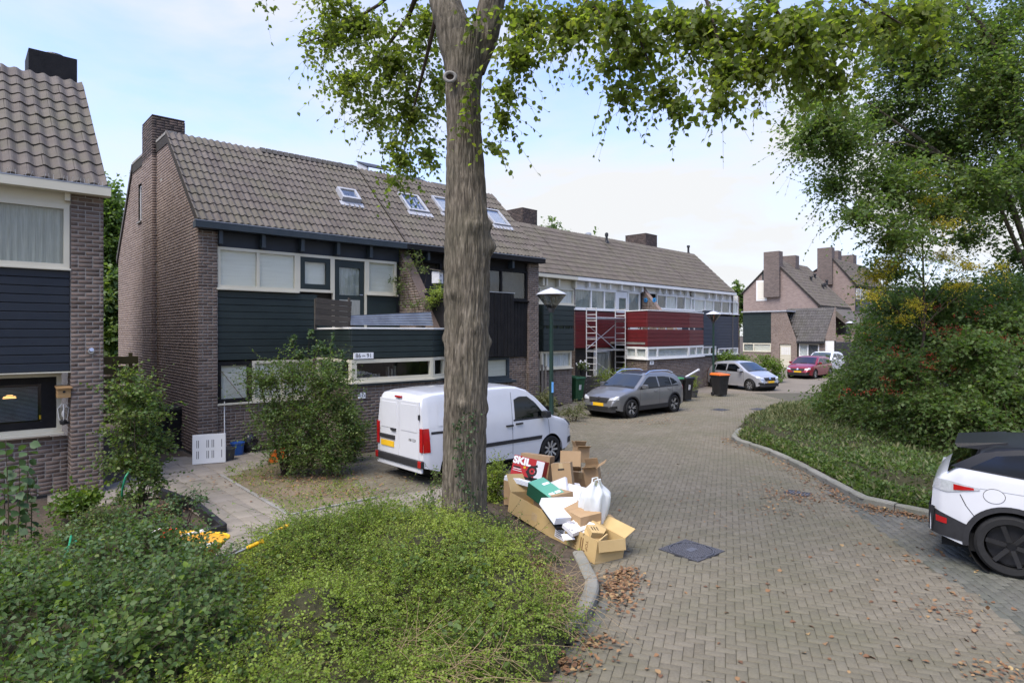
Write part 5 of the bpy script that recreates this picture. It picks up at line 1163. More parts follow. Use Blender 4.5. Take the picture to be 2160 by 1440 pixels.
def bush(name, label, cat, base, blobs, mat, n, m, leaf, stems=5, stem_r=.012, stem_mat='bark_dark', group=None, **k):
    r = thing(name, label, cat, base, 0, group)
    foliage(r, blobs, mat, n, m, leaf, **k)
    if stems:
        for i in range(stems):
            c, rr, _ = blobs[i % len(blobs)]; top = Vector(c) + Vector((random.uniform(-.6,.6)*rr[0], random.uniform(-.6,.6)*rr[1], random.uniform(0,.6)*rr[2])); b0 = Vector(base) + Vector((random.uniform(-.12,.12), random.uniform(-.12,.12), 0))
            mid = b0.lerp(top, .5) + Vector((random.uniform(-.1,.1), random.uniform(-.1,.1), .1))
            pts = [b0, b0.lerp(mid,.5)+Vector((0,0,.05)), mid, top]; MB().tube([p - Vector(base) for p in pts], [stem_r, stem_r*.9, stem_r*.7, stem_r*.3], 6).obj('stem', M[stem_mat], r)
    return r
# ------------------------------------------------------------------ the big tree by the kerb
TB = G(981, 1132, .09); TY = TB.y
tree = thing('tree', 'large rough barked street tree standing in the near planting bed before the white van', 'tree', TB)
cen = lambda px, py: PX(px, py, TY)
tp = [(981,1150,.40),(981,1126,.36),(981,1090,.318),(981,1040,.30),(981,900,.297),(984,700,.302),(986,560,.315),(985,480,.312),(983,420,.285),(981,330,.248),(979,250,.245),(978,190,.258),(980,120,.29),(983,80,.30)]
bumps = [(cen(1031,520), .12, .10), (cen(1033,475), .07, .06), (cen(1034,720), .08, .06), (cen(937,715), .09,.045), (cen(985,385)+Vector((0,-.3,0)), .06,.03), (cen(1005,480)+Vector((0,-.28,0)),.1,.05), (cen(975,850)+Vector((.02,-.3,0)),.08,.045), (cen(962,1060)+Vector((0,-.28,0)),.07,.05), (cen(1030,860),.08,.03), (cen(955,620)+Vector((0,-.25,0)),.08,.04), (cen(1010,690)+Vector((0,-.28,0)),.08,.045)]
bark_tube('trunk', [cen(p[0],p[1]) for p in tp], [p[2] for p in tp], 'bark', tree, nu=330, per_m=50, depth=.019, bumps=bumps, org=TB, ridges=78)
l1 = [cen(968,140), cen(955,60), cen(930,-20)+Vector((0,.1,0)), cen(905,-120)+Vector((0,.3,0)), cen(860,-300)+Vector((0,.6,0)), cen(800,-520)+Vector((0,1.0,0))]
l2 = [cen(1000,150), cen(1020,80), cen(1036,10)+Vector((0,-.1,0)), cen(1060,-90)+Vector((0,-.3,0)), cen(1110,-280)+Vector((0,-.6,0)), cen(1180,-520)+Vector((0,-.8,0))]
bark_tube('limb', l1, [.2,.245,.22,.19,.14,.07], 'bark', tree, nu=80, per_m=24, depth=.02, org=TB)
bark_tube('limb', l2, [.16,.21,.19,.16,.12,.06], 'bark', tree, nu=80, per_m=24, depth=.02, org=TB)
k0 = cen(954,182) + Vector((0,-.285,0)) - TB
MB().add(*(lambda n, q: ([( (.075+.024*math.cos(b))*math.cos(a)*1.0, -.03+.024*math.sin(b), (.062+.024*math.cos(b))*math.sin(a)) for a in [2*math.pi*i/n for i in range(n)] for b in [2*math.pi*j/q for j in range(q)]], [(i*q+j, i*q+(j+1) % q, ((i+1) % n)*q+(j+1) % q, ((i+1) % n)*q+j) for i in range(n) for j in range(q)]))(20,8)).obj('branch_scar', M['concrete'], tree, True, k0)
MB().lathe([(.06,0),(.06,.02)], 14, (0,0,0), 'y').obj('scar_hollow', M['bark_dark'], tree, loc=k0+Vector((0,.02,0)))
def limbs(root, org, lst, mat='bark_dark'):
    mb = MB()
    for pts, r0, r1 in lst:
        pp = [Vector(p) - org for p in pts]; mb.tube(pp, list(np.linspace(r0, r1, len(pp))), 7)
    return mb.obj('branch', M[mat], root, smooth=True)
YL, YRr = 10.6, 7.6
left = [(760,50,100,70),(690,80,60,55),(830,130,105,100),(735,170,60,60),(790,235,60,55),(865,240,75,70),(845,330,60,42),(905,325,38,50),(650,95,28,18),(900,50,60,70),(830,375,30,22),(560,-4,40,10),(700,10,70,30),(930,180,30,80)]
right = [(1110,40,80,60,8.0),(1190,50,80,55,8.0),(1095,115,55,50,8.2),(1065,190,38,40,8.3),(1062,250,28,35,8.3),(1050,310,16,30,8.3),(1300,40,100,55,7.6),(1345,110,65,60,7.6),(1310,195,50,40,7.6),(1400,190,42,40,7.4),(1425,225,36,22,7.4),(1280,120,28,30,7.6),(1240,30,60,40,7.8),
  (1490,60,80,80,7.0),(1535,150,45,60,7.0),(1515,210,36,26,7.0),(1590,70,80,75,7.0),(1600,140,50,40,7.0),(1680,60,90,70,7.2),(1700,130,80,55,7.2),(1760,170,60,36,7.2),(1770,50,90,60,7.2),(1860,40,80,50,7.4),(1950,20,70,40,7.6),(1420,40,60,50,7.2),(1960,80,40,30,7.6)]
B1 = [pxblob(*a[:2], YL + random.uniform(-.8,1.0), *a[2:4], dep=.5) for a in left] + [pxblob(a[0], a[1], a[4] + random.uniform(-.4,.5), a[2], a[3], dep=.45) for a in right]
foliage(tree, B1, 'leaf_tree', 1900, 11, .095, length=.5, droop=.5, tmpl=LEAF_M, nparts=300, up=.0, inner=.1, tw=.003, up_bias=.15)
B2 = [((x, y, z), (1.6,1.6,1.1), 1) for x, y, z in ((-3,11,10.2),(-1,9,11.5),(1.5,8,10.5),(3.5,7.5,9.6),(5,7.5,9.4),(-2.5,8.5,9.6),(.5,10.5,10))]
foliage(tree, B2, 'leaf_tree', 240, 9, .15, length=.8, droop=.4, up=.0, inner=.1, name='upper_foliage', twig=None)
foliage(tree, [(tuple(cen(1000,200)+Vector((0,-.42,0))), (.15,.06,.2), 1), (tuple(cen(975,265)+Vector((.05,-.42,0))), (.16,.06,.3), 1), (tuple(cen(930,80)+Vector((.5,-.5,0))), (.15,.1,.2), 1)], 'leaf_tree', 26, 6, .09, length=.3, droop=.6, tmpl=LEAF_M, up=0, name='trunk_shoots')
limbs(tree, TB, [((l1[3], PX(860,40,10.4), PX(800,120,10.6), PX(745,175,10.8)), .05,.012), ((l1[2], PX(900,120,9.8), PX(870,240,10.4), PX(850,330,10.6)), .04,.008), ((l1[3], PX(800,10,10.6), PX(700,70,10.8), PX(630,95,10.9)), .04,.006),
  ((l2[3], PX(1200,-30,8.0), PX(1300,60,7.7), PX(1310,190,7.6)), .045,.006), ((l2[3], PX(1240,-100,7.8), PX(1330,40,7.6), PX(1390,180,7.4)), .04,.005), ((l2[4], PX(1350,-150,7.4), PX(1490,0,7.1), PX(1535,150,7.0)), .05,.006), ((l2[4], PX(1450,-160,7.3), PX(1620,0,7.1), PX(1720,130,7.2)), .05,.006), ((l2[4], PX(1500,-200,7.3), PX(1750,-40,7.2), PX(1900,50,7.4)), .05,.008)])
ivy = thing('ivy', 'small dark ivy climbing the lower trunk of the large tree', 'ivy', TB)
pts = []; 
for (px0, py0, px1, py1, n_) in ((985,1090,992,1000,60),(975,1010,968,890,90),(990,960,1003,860,60),(968,900,980,870,30),(1000,1110,1008,1010,40),(972,1100,966,1040,25)):
    for k in range(n_):
        t = random.random(); px, py = px0+(px1-px0)*t+random.gauss(0,6), py0+(py1-py0)*t+random.gauss(0,6); x = (px-981)/F*TY; y = -math.sqrt(max(.01, .325**2 - x*x)) - .015; pts.append((x, y, PX(px,py,TY).z - TB.z))
pts = np.array(pts); dn = rng.normal(size=pts.shape)*.5 + np.array([0,-.5,-.6])
tag(link('ivy_leaves', leaves_mesh('ivy_leaves', pts, dn, .04*(.7+.6*rng.random(len(pts))), M['leaf_ivy'], LEAF_M, .1), ivy), kind='stuff')
# ------------------------------------------------------------------ trees on the right
RT = Vector((14.6, 16.5, .05))
t2 = thing('tree', 'tall leafy tree on the right whose crown fills the upper right corner', 'tree', RT)
bark_tube('trunk', [RT, RT+Vector((-.1,0,1.5)), RT+Vector((-.2,-.1,4)), RT+Vector((-.6,-.2,8)), RT+Vector((-.9,-.3,13))], [.26,.23,.2,.15,.06], 'bark', t2, nu=48, per_m=10, org=RT)
blob2 = [(1715,205,60,38),(1700,285,50,50),(1775,300,80,75),(1760,390,55,50),(1815,450,70,34),(1885,390,90,80),(1860,240,90,70),(1950,150,110,100),(1990,300,115,115),(1990,440,95,60),(2090,80,90,110),(2110,250,90,120),(2110,420,80,60),(1960,40,100,60),(1880,110,60,60),(1740,250,60,40),(2150,540,50,40),(2040,500,70,30),(2120,160,60,80),(2140,350,50,70),(2060,200,70,70),(2060,380,80,60),(1930,320,80,60),(2150,30,40,60),(1900,500,60,40),(1880,570,45,45)]
B = [pxblob(a[0], a[1], 15.0 + random.uniform(-1.5,1.5), a[2], a[3], dep=1.3) for a in blob2] + [((14,15,13), (3,3,2.4), 9000), ((17,15,9), (2.5,3,3), 6000)]
foliage(t2, B, 'leaf_right', 6800, 12, .105, length=.75, droop=.22, tmpl=LEAF_S, nparts=300, up=.1, inner=.05, tw=.0035)
a0 = RT + Vector((-.3,-.1,5)); limbs(t2, RT, [((RT+Vector((-.15,0,3)), PX(2150,400,15.5), PX(1990,330,15.2), PX(1830,215,15)), .11,.02), ((RT+Vector((-.15,0,3.4)), PX(2160,330,15.5), PX(2130,150,15), PX(2060,40,14.5), PX(1990,-40,14.5)), .12,.03), ((RT+Vector((-.1,0,2.6)), PX(2120,395,15), PX(2000,375,15), PX(1900,330,15)), .09,.015), ((PX(2130,110,15), PX(2040,100,15), PX(1900,130,15)), .05,.01), ((RT+Vector((-.1,0,2.4)), PX(2100,415,15), PX(1950,420,14.5)), .07,.015), ((PX(1990,330,15.2), PX(1900,300,15), PX(1760,310,15)), .04,.008)], 'bark')
YT = Vector((9.7, 15.3, .05))
t3 = thing('young_tree', 'slender young tree with yellowing leaves rising from the berry shrub', 'tree', YT)
top = PX(1945,360,15.2)
MB().tube([Vector((0,0,0)), PX(1950,700,15.3)-YT, PX(1948,600,15.3)-YT, PX(1945,480,15.2)-YT, top-YT], [.035,.03,.024,.016,.006], 7).obj('trunk', M['bark_dark'], t3)
yb_ = [(1950,365,30,12),(1905,400,30,14),(1940,430,24,16),(1890,470,40,20),(1960,420,50,10),(1870,500,40,14),(1990,470,50,14),(1900,520,50,22),(1850,580,45,24),(1880,555,40,20),(1990,540,50,16),(2040,560,40,14),(2030,600,50,12),(1840,620,40,14),(1930,640,40,12),(1900,670,40,10),(2110,560,30,8)]
foliage(t3, [pxblob(a[0],a[1],14.3+random.uniform(-.6,.4),a[2],a[3],dep=.35) for a in yb_], 'leaf_yellow', 640, 14, .07, length=.42, droop=.35, tmpl=LEAF_N, up=.0, inner=.0, tw=.004, nparts=200)
mb = MB()
for a in yb_: p = PX(a[0],a[1],15.2) - YT; b_ = PX(1948, min(700, a[1]+60+abs(a[0]-1948)*.4), 15.3) - YT; mb.tube([b_, b_.lerp(p,.5)+Vector((0,0,.05)), p], [.016,.01,.004], 5)
mb.obj('branch', M['twig'], t3)
# berry shrub
SB = Vector((11.5, 16.5, .05))
sb = thing('berry_shrub', 'big dark shrub hung with red berries behind the ground cover on the right', 'shrub', SB)
bb = [(1800,810,60,50,19),(1770,850,55,45,19),(1855,740,70,62,18),(1900,780,100,90,16.5),(1960,700,100,70,16.5),(1850,870,90,60,17),(1950,880,100,80,15.2),(2050,760,110,90,15.5),(2050,880,110,90,14),(2130,700,80,80,15.5),(2140,850,80,90,13.6),(2060,660,100,60,17),(1960,930,70,50,14.6),(2100,620,90,50,18),(1835,690,30,34,19),(1745,840,28,28,20)]
BB = [pxblob(a[0],a[1],a[4],a[2],a[3],dep=.9) for a in bb]
foliage(sb, BB, 'leaf_shrub', 6400, 12, .105, length=.7, droop=.4, tmpl=LEAF_S, nparts=300, up=.15, inner=.3, tw=.003, rscale=1.0, zmin=.1)
foliage(sb, [pxblob(a[0],a[1],a[4],a[2],a[3],dep=.8) for a in ((1900,760,60,40,14.6),(2050,720,70,40,14),(1960,840,60,40,14),(2110,800,60,50,13.6),(1765,815,30,34,18.6),(1810,775,40,36,18.2),(1770,845,45,36,18),(1850,860,60,40,16),(1830,790,50,40,17),(1960,920,60,36,14.3),(2050,860,60,50,13.4),(1880,640,60,40,17),(1990,620,70,40,16))], 'leaf_right', 1900, 12, .11, length=1.0, droop=.5, up=.5, inner=.3, tw=.004, name='light_foliage')
bt = []
for (px, py, sx, sy, n_) in ((1870,720,30,10,10),(1900,745,25,10,22),(1960,755,40,15,40),(2010,700,40,14,30),(2080,710,60,10,36),(2130,715,30,8,20),(1860,825,40,8,28),(1900,800,30,12,26),(1930,770,50,16,36),(1820,830,20,8,10),(1980,690,60,20,26),(2060,650,60,20,12),(2010,790,50,20,16),(1950,650,20,12,8),(1790,828,20,8,8),(1840,680,60,12,8),(1985,860,60,20,7),(2060,830,60,30,8)):
    for k in range(int(n_*.65)):
        p = PX(px+random.gauss(0,sx*.6), py+random.gauss(0,sy*.7), 14.6+random.uniform(-.6,.6)); bt.append(p)
u_ = [(0,0,1),(0,0,-1)] + [(math.cos(a),math.sin(a),0) for a in (0,1.57,3.14,4.71)]; V = []; Fc = []
for p in bt:
    for q in range(random.randint(4,9)):
        c = p + Vector((random.gauss(0,.045), random.gauss(0,.045), random.gauss(0,.025))) - SB; r_ = random.uniform(.008,.014); n_ = len(V); V += [c + Vector(a)*r_ for a in u_]; Fc += [(n_+0,n_+2+i,n_+2+(i+1) % 4) for i in range(4)] + [(n_+1,n_+2+(i+1) % 4,n_+2+i) for i in range(4)]
tag(link('berry', mesh_np('berry', np.array(V), np.array(Fc), M['berry'], smooth=True), sb), kind='stuff')
# ground cover in the right hand bed
gc_poly = [tuple(p)[:2] for p in [G(1580,896), G(1560,908), G(1600,932), G(1680,966), G(1750,1003), G(1815,1036), G(1890,1052), G(1965,1066), G(2080,1085)]] + [(16.5,9.4),(18,16),(16,24),(15,26)] + [tuple(p)[:2] for p in [G(1720,856), G(1640,875)]]
me, zf = mound('ground_cover', gc_poly, .32, 'undergrowth_shade', edge=.35, step=.16)
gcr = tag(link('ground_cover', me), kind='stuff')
q = sample_poly(gc_poly, 150000); q = q[(np.hypot(q[:,0], q[:,1]) < 15.5) | (rng.random(len(q)) < .5)]
z = zf(q) + rng.normal(size=len(q)) * .03; P = np.column_stack([q, z]); D = rng.normal(size=P.shape); D[:,2] = np.abs(D[:,2])*.8 + .2
ke = KR[2:11]; eq = []
for a, b in zip(ke, ke[1:]):
    d_ = (b-a); nn = Vector((-d_.y, d_.x, 0)).normalized(); m_ = int(d_.length*900)
    for k in range(m_): p = a + d_*random.random() + nn*(.20+random.random()*.28); eq.append((p.x, p.y, .06+random.random()*.30*min(1,( (p-a).dot(nn)-.14)/.25)))
P = np.concatenate([P, np.array(eq)]); q = P[:,:2]; D = rng.normal(size=P.shape); D[:,2] = np.abs(D[:,2])*.8 + .2
dry = np.exp(-((q[:,0]-8.6)**2 + (q[:,1]-20.5)**2) / 9.0) + .12
isd = rng.random(len(q)) < dry
tag(link('ground_cover', leaves_mesh('ground_cover', P[~isd], D[~isd], .066*(.6+.8*rng.random((~isd).sum())), M['leaf_shrub'], LEAF_S, .5)), kind='stuff')
D2 = D[isd]; D2[:,2] += .9
tag(link('ground_cover', leaves_mesh('ground_cover', P[isd], D2, .12*(.6+.8*rng.random(isd.sum())), M['leaf_grass'], LEAF_N, .2)), kind='stuff')
# ------------------------------------------------------------------ near hedge round the tree
g5 = lambda px, py, z=.42: tuple(G(px, py, z))[:2]
hp = [g5(1195,1200),g5(1205,1245),g5(1150,1330),g5(1085,1375),g5(1010,1415),g5(900,1500),(-1.2,3.1),(-2.6,3.2),g5(420,1380),g5(430,1260),g5(470,1175,.3),g5(560,1128,.3),g5(700,1105,.3),g5(800,1098,.3),g5(930,1098,.3),g5(1010,1100,.3),g5(1090,1150,.3)]
me, zf = mound('hedge', hp, .40, 'undergrowth_shade', edge=.40, step=.08, rough=1.0, hfun=lambda X, Y: np.where(np.abs(X+.75) < 1.6, np.clip((8.7-Y)/2.2, .12, 1), 1.0) * np.where(Y < 6.5, 1.15, 1.0))
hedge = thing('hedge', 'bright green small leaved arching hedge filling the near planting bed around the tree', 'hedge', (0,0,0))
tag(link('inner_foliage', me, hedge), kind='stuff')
q = sample_poly(hp, 13500); gq = noise2(96,96,26,26)[np.clip(((q[:,0]+5)/7*96).astype(int),0,95), np.clip(((q[:,1]-3)/7*96).astype(int),0,95)]; q = q[gq + rng.normal(size=len(q))*.1 > .34]; dk = np.hypot(q[:,0]-.62, q[:,1]-7.15) < .62; q = q[~(dk & (rng.random(len(q)) < .93))]
S0 = np.column_stack([q, zf(q) - .05]); D0 = rng.normal(size=S0.shape) * .75; D0[:,2] = np.abs(D0[:,2]) * .7 + .45
P, D, S, Rn, PL, LL = sprays(S0, D0, .40, 18, .027, droop=.5, spread=1.05, jitter=.22)
dk = noise2(64, 64, 9, 9); ix = np.clip(((P[:,0]+5)/7*64).astype(int),0,63); iy = np.clip(((P[:,1]-3)/7*64).astype(int),0,63); rr = np.clip(Rn * .45 + .75 * (dk[ix,iy] - .25), .02, .98)
f = link('foliage', leaves_mesh('foliage', P, D, S*1.15, M['leaf_hedge'], LEAF_S, .45, rr), hedge); tag(f, kind='stuff')
V, Fq = tubes_np(PL, np.linspace(1,.4,5)[None]*.0022*np.ones((len(PL),1))); tag(link('twig', mesh_np('twig', V, Fq, M['twig']), hedge), kind='stuff')
q = sample_poly(hp, 2600); q = q[noise2(64,64,8,8)[np.clip(((q[:,0]+5)/7*64).astype(int),0,63), np.clip(((q[:,1]-3)/7*64).astype(int),0,63)] > .5]
q = q[np.hypot(q[:,0]-.62, q[:,1]-7.15) > .7]; q = q[(np.abs(q[:,0]+.7) > .9) | (q[:,1] < 7.2)]
S0 = np.column_stack([q, zf(q)]); D0 = rng.normal(size=S0.shape) * .5; D0[:,2] = np.abs(D0[:,2])*.5 + .8
P, D, S, Rn, PL, LL = sprays(S0, D0, .55, 24, .027, droop=.45, spread=1.0, jitter=.25)
tag(link('shoot', leaves_mesh('shoot', P, D, S*1.15, M['leaf_hedge'], LEAF_S, .45, np.clip(Rn*.5+.45,0,.98)), hedge), kind='stuff')
V, Fq = tubes_np(PL, np.linspace(1,.4,5)[None]*.0022*np.ones((len(PL),1))); tag(link('twig', mesh_np('twig', V, Fq, M['twig']), hedge), kind='stuff')
# broad leaved weeds growing through the hedge
q = np.array([tuple(G(px+random.gauss(0,45), py+random.gauss(0,25), .35))[:2] for px, py in ((1000,1345),(1010,1310),(640,1390),(560,1250),(900,1130),(720,1120),(840,1240),(980,1220)) for _ in range(9)]); q = q[inpoly(q, hp)]
S0 = np.column_stack([q, zf(q)]); D0 = rng.normal(size=S0.shape)*.5; D0[:,2] = 1
P, D, S, Rn, PL, LL = sprays(S0, D0, .38, 8, .075, droop=.25, spread=1.0, jitter=.3)
tag(link('broad_leaf', leaves_mesh('broad_leaf', P, D, S, M['leaf_shrub'], LEAF_M, .5, Rn), hedge), kind='stuff')
# dry stems poking out at the front and round the bare patch
S0 = []; D0 = []
for (px, py, n_, s_) in ((930,1400,90,60),(820,1390,60,50),(1010,1370,30,40),(1150,1280,120,34),(1175,1230,70,30),(1100,1190,60,45),(1040,1130,40,40)):
    for k in range(n_): S0.append(G(px+random.gauss(0,s_), py+random.gauss(0,s_*.5), .28)); D0.append((random.gauss(0,.9), random.gauss(-.3,.7), random.gauss(.25,.3)))
S0, D0 = np.array([tuple(p) for p in S0]), np.array(D0); P, D, S, Rn, PL, LL = sprays(S0, D0, .42, 3, .02, droop=.3)
V, Fq = tubes_np(PL, np.linspace(1,.5,5)[None]*.0028*np.ones((len(PL),1))); tag(link('dry_stem', mesh_np('dry_stem', V, Fq, M['dry_stem']), hedge), kind='stuff')
q = np.array([(random.gauss(.5,.26), random.gauss(7.1,.38)) for _ in range(3400)]); q = q[inpoly(q, hp)]; P = np.column_stack([q, .12 + np.abs(rng.normal(size=len(q)))*.16]); D = rng.normal(size=P.shape)
tag(link('dry_foliage', leaves_mesh('dry_foliage', P, D, .028*(.6+.8*rng.random(len(P))), M['leaf_brown'], LEAF_S, .3), hedge), kind='stuff')
# dark leafy shrub at the lower left
lp = [g5(520,1440,.6),g5(520,1300,.6),g5(490,1215,.55),g5(420,1182,.5),g5(300,1180,.5),g5(200,1215,.5),g5(60,1250,.6),g5(-120,1260,.6),(-5.2,4.2),(-4.4,3.2),(-2.2,3.0)]
me, zf = mound('undergrowth_shade', lp, .68, 'undergrowth_shade', edge=.5, step=.1, rough=.5)
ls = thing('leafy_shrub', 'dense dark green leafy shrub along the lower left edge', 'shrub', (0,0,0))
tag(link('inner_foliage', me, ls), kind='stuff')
q = sample_poly(lp, 2300); S0 = np.column_stack([q, zf(q) - .05]); D0 = rng.normal(size=S0.shape)*.6; D0[:,2] = np.abs(D0[:,2])*.5 + .8
P, D, S, Rn, PL, LL = sprays(S0, D0, .42, 15, .052, droop=.15, spread=1.1, jitter=.3)
dist = np.linalg.norm(P - np.array([0,0,H]), axis=1); vis = (np.abs(P[:,0]) < .8*P[:,1]) & (P[:,1] > 3.6); od = np.argsort(dist + np.where(vis,0,1e5) - P[:,2]*2); pk, rk = od[:300], od[300:]
lm = mesh_np('leaf', LEAF_M[0], LEAF_M[1], M['leaf_shrub']); Fm = frames(D[pk], up_bias=.5)
for k_, i in enumerate(pk): l = link('leaf', lm, ls, Vector(P[i]), Matrix(Fm[k_].tolist()).to_euler()); l.scale = (S[i]*1.15,)*3
tag(link('foliage', leaves_mesh('foliage', P[rk], D[rk], S[rk], M['leaf_shrub'], LEAF_M, .5, Rn[rk]*.8), ls), kind='stuff')
V, Fq = tubes_np(PL, np.linspace(1,.4,5)[None]*.003*np.ones((len(PL),1))); tag(link('twig', mesh_np('twig', V, Fq, M['twig']), ls), kind='stuff')
q = sample_poly(lp, 260); S0 = np.column_stack([q, zf(q)+.02]); D0 = rng.normal(size=S0.shape)*.35; D0[:,2] = 1
P, D, S, Rn, PL, LL = sprays(S0, D0, .40, 13, .045, droop=.1, spread=1.0, jitter=.3)
tag(link('shoot', leaves_mesh('shoot', P, D, S, M['leaf_lilac'], LEAF_M, .4, Rn), ls), kind='stuff')
q = sample_poly(lp, 120); S0 = np.column_stack([q, zf(q)]); D0 = rng.normal(size=S0.shape)*.6; D0[:,2] = 1
P, D, S, Rn, PL, LL = sprays(S0, D0, .3, 9, .07, droop=.2, spread=1.0, jitter=.3)
tag(link('shoot', leaves_mesh('shoot', P, D, S, M['leaf_hedge'], LEAF_M, .5, Rn), ls), kind='stuff')
# ------------------------------------------------------------------ garden plants
lil = thing('lilac_shrub', 'young lilac with large round leaves on upright stems at the left edge', 'shrub', G(45,1150,.05))
LB = Vector(lil.location); lm2 = mesh_np('leaf', LEAF_M[0]*np.array([1.25,1,1]), LEAF_M[1], M['leaf_lilac'])
for px, py0, py1 in ((18,930,1150),(52,935,1150),(36,980,1150),(5,990,1160),(66,1000,1150)):
    Yl = LB.y + random.uniform(-.3,.3); a, b = PX(px,py1,Yl), PX(px+random.uniform(-8,8),py0,Yl); MB().tube([a-LB, a.lerp(b,.5)-LB+Vector((.02,0,0)), b-LB], [.009,.007,.003], 6).obj('stem', M['twig'], lil)
    n_ = 11
    for k in range(n_):
        p = a.lerp(b, .2+.8*k/(n_-1)) - LB
        for s_ in (0, math.pi):
            t = k*1.57 + s_ + random.gauss(0,.4); d = Vector((math.cos(t), math.sin(t), random.uniform(-.9,-.2))); Fm = frames(np.array([tuple(d)]), up_bias=.35)[0]
            l = link('leaf', lm2, lil, p + d*.02, Matrix(Fm.tolist()).to_euler()); l.scale = (random.uniform(.10,.15),)*3
b_ = G(300,1085,.0)
bush('garden_shrub', 'tall loose green shrub beside the pier of the left house', 'shrub', b_, [pxblob(a[0],a[1],b_.y+random.uniform(-.2,.2),a[2],a[3],dep=.45) for a in ((285,830,48,50),(320,850,40,36),(275,900,58,46),(320,930,48,40),(270,970,58,44),(320,1000,42,40),(290,1040,45,26),(250,850,22,40),(265,785,22,22))], 'leaf_shrub', 620, 13, .062, stems=7, length=.42, droop=.15, tmpl=LEAF_M, nparts=200, up=.45, inner=.1, tw=.004)
b_ = G(172,1092,.0)
bush('hydrangea', 'low hydrangea turning yellow in front of the left house pier', 'plant', b_, [pxblob(172,1050,b_.y,42,22,dep=.3), pxblob(150,1070,b_.y,36,20,dep=.3)], 'leaf_laurel', 110, 9, .085, stems=4, length=.3, droop=.1, tmpl=LEAF_M, up=.5, rscale=.45, nparts=100)
b_ = G(205,1160,.0)
bush('box_shrub', 'small dense dark green shrub beside the yellowing hydrangea', 'shrub', b_, [pxblob(215,1100,b_.y,62,34,dep=.5), pxblob(170,1120,b_.y,46,26,dep=.4)], 'leaf_shrub', 420, 14, .035, stems=4, length=.25, up=.4, rscale=.7)
b_ = G(390,1115,.0)
bush('sparse_shrub', 'thin sparse shrub at the corner of the dark path edging', 'shrub', b_, [pxblob(a[0],a[1],b_.y,a[2],a[3],dep=.25) for a in ((385,1045,34,20),(420,1050,28,14),(365,1070,20,20),(350,1090,22,14))], 'leaf_lilac', 60, 9, .05, stems=6, length=.35, tmpl=LEAF_M, up=.4, stem_r=.007, nparts=80)
b_ = G(345,1110,.0)
bush('red_leaved_plant', 'small dark red leaved plant beside the thin sparse shrub', 'plant', b_, [pxblob(352,1072,b_.y,26,14,dep=.2)], 'leaf_brown', 40, 9, .05, stems=3, length=.2, up=.4, rscale=.3)
# low weeds between garden plants
wp = [g5(10,1150,.1),g5(150,1110,.1),g5(330,1110,.1),g5(440,1135,.1),g5(330,1160,.1),g5(170,1180,.1),g5(60,1220,.1),g5(-150,1240,.1)]
q = sample_poly(wp, 520); S0 = np.column_stack([q, np.full(len(q), .0)]); D0 = rng.normal(size=S0.shape)*.5; D0[:,2] = .8
P, D, S, Rn, PL, LL = sprays(S0, D0, .26, 9, .05, droop=.2); tag(link('weeds', leaves_mesh('weeds', P, D, S, M['leaf_shrub'], LEAF_M, .5, Rn)), kind='stuff')
# the bush in front of the green house
b_ = G(605,1000,.0)
bush('garden_bush', 'large mixed green bush in front of the green house beside the van', 'bush', b_, [pxblob(a[0],a[1],b_.y+a[4],a[2],a[3],dep=.6) for a in ((560,800,50,45,0),(620,790,60,50,0),(690,800,55,60,0),(580,870,60,50,0),(650,870,70,60,-.1),(720,850,45,50,0),(600,930,60,45,-.2),(680,930,70,50,-.2),(740,900,35,40,.2),(700,965,55,32,-.2),(630,960,40,30,-.1))], 'leaf_shrub', 1600, 14, .06, stems=12, stem_r=.02, length=.6, droop=.2, tmpl=LEAF_S, nparts=200, up=.4, inner=.1, tw=.003)
b2 = G(655,985)
bush('garden_bush', 'upright leafy shoots standing above the large mixed bush', 'bush', b2, [pxblob(a[0],a[1],b2.y,a[2],a[3],dep=.12) for a in ((618,722,8,22),(632,750,10,22),(655,705,10,16),(668,735,12,22),(690,735,10,22),(700,720,8,18),(724,760,10,18),(720,790,12,22),(650,770,20,20),(690,770,20,20))], 'leaf_lilac', 90, 11, .085, stems=10, stem_r=.008, length=.3, droop=.1, tmpl=LEAF_M, up=.9, inner=.0, nparts=120)
b2 = G(742,972)
bush('laurel_bush', 'bright yellow green laurel bush at the right side of the mixed bush', 'bush', b2, [pxblob(a[0],a[1],b2.y,a[2],a[3],dep=.35) for a in ((730,880,30,34),(750,915,28,28),(735,945,36,22),(715,855,20,25))], 'leaf_laurel', 260, 11, .10, stems=5, length=.35, droop=.1, tmpl=LEAF_N, up=.6, nparts=150)
b2 = G(1110,1150,.08)
bush('weed_clump', 'straggling weeds and ivy on the bare soil between the trunk and the long carton', 'weeds', b2, [((b2.x-.1,b2.y,.16),(.35,.5,.14),1),((b2.x-.35,b2.y+.5,.18),(.3,.5,.16),1),((b2.x+.15,b2.y-.6,.14),(.3,.4,.1),1)], 'leaf_shrub', 190, 10, .04, stems=0, length=.3, droop=.2, tmpl=LEAF_M, up=.6)
b2 = G(380,1235,.08)
bush('tall_weeds', 'tall leafy weeds rising in front of the wheelbarrow', 'weeds', b2, [pxblob(a[0],a[1],b2.y,a[2],a[3],dep=.2) for a in ((330,1205,30,26),(380,1200,30,24),(430,1210,24,22),(290,1205,30,22),(400,1175,8,24),(345,1175,8,24))], 'leaf_shrub', 200, 10, .045, stems=7, length=.35, droop=.1, tmpl=LEAF_M, up=.8, stem_r=.005)
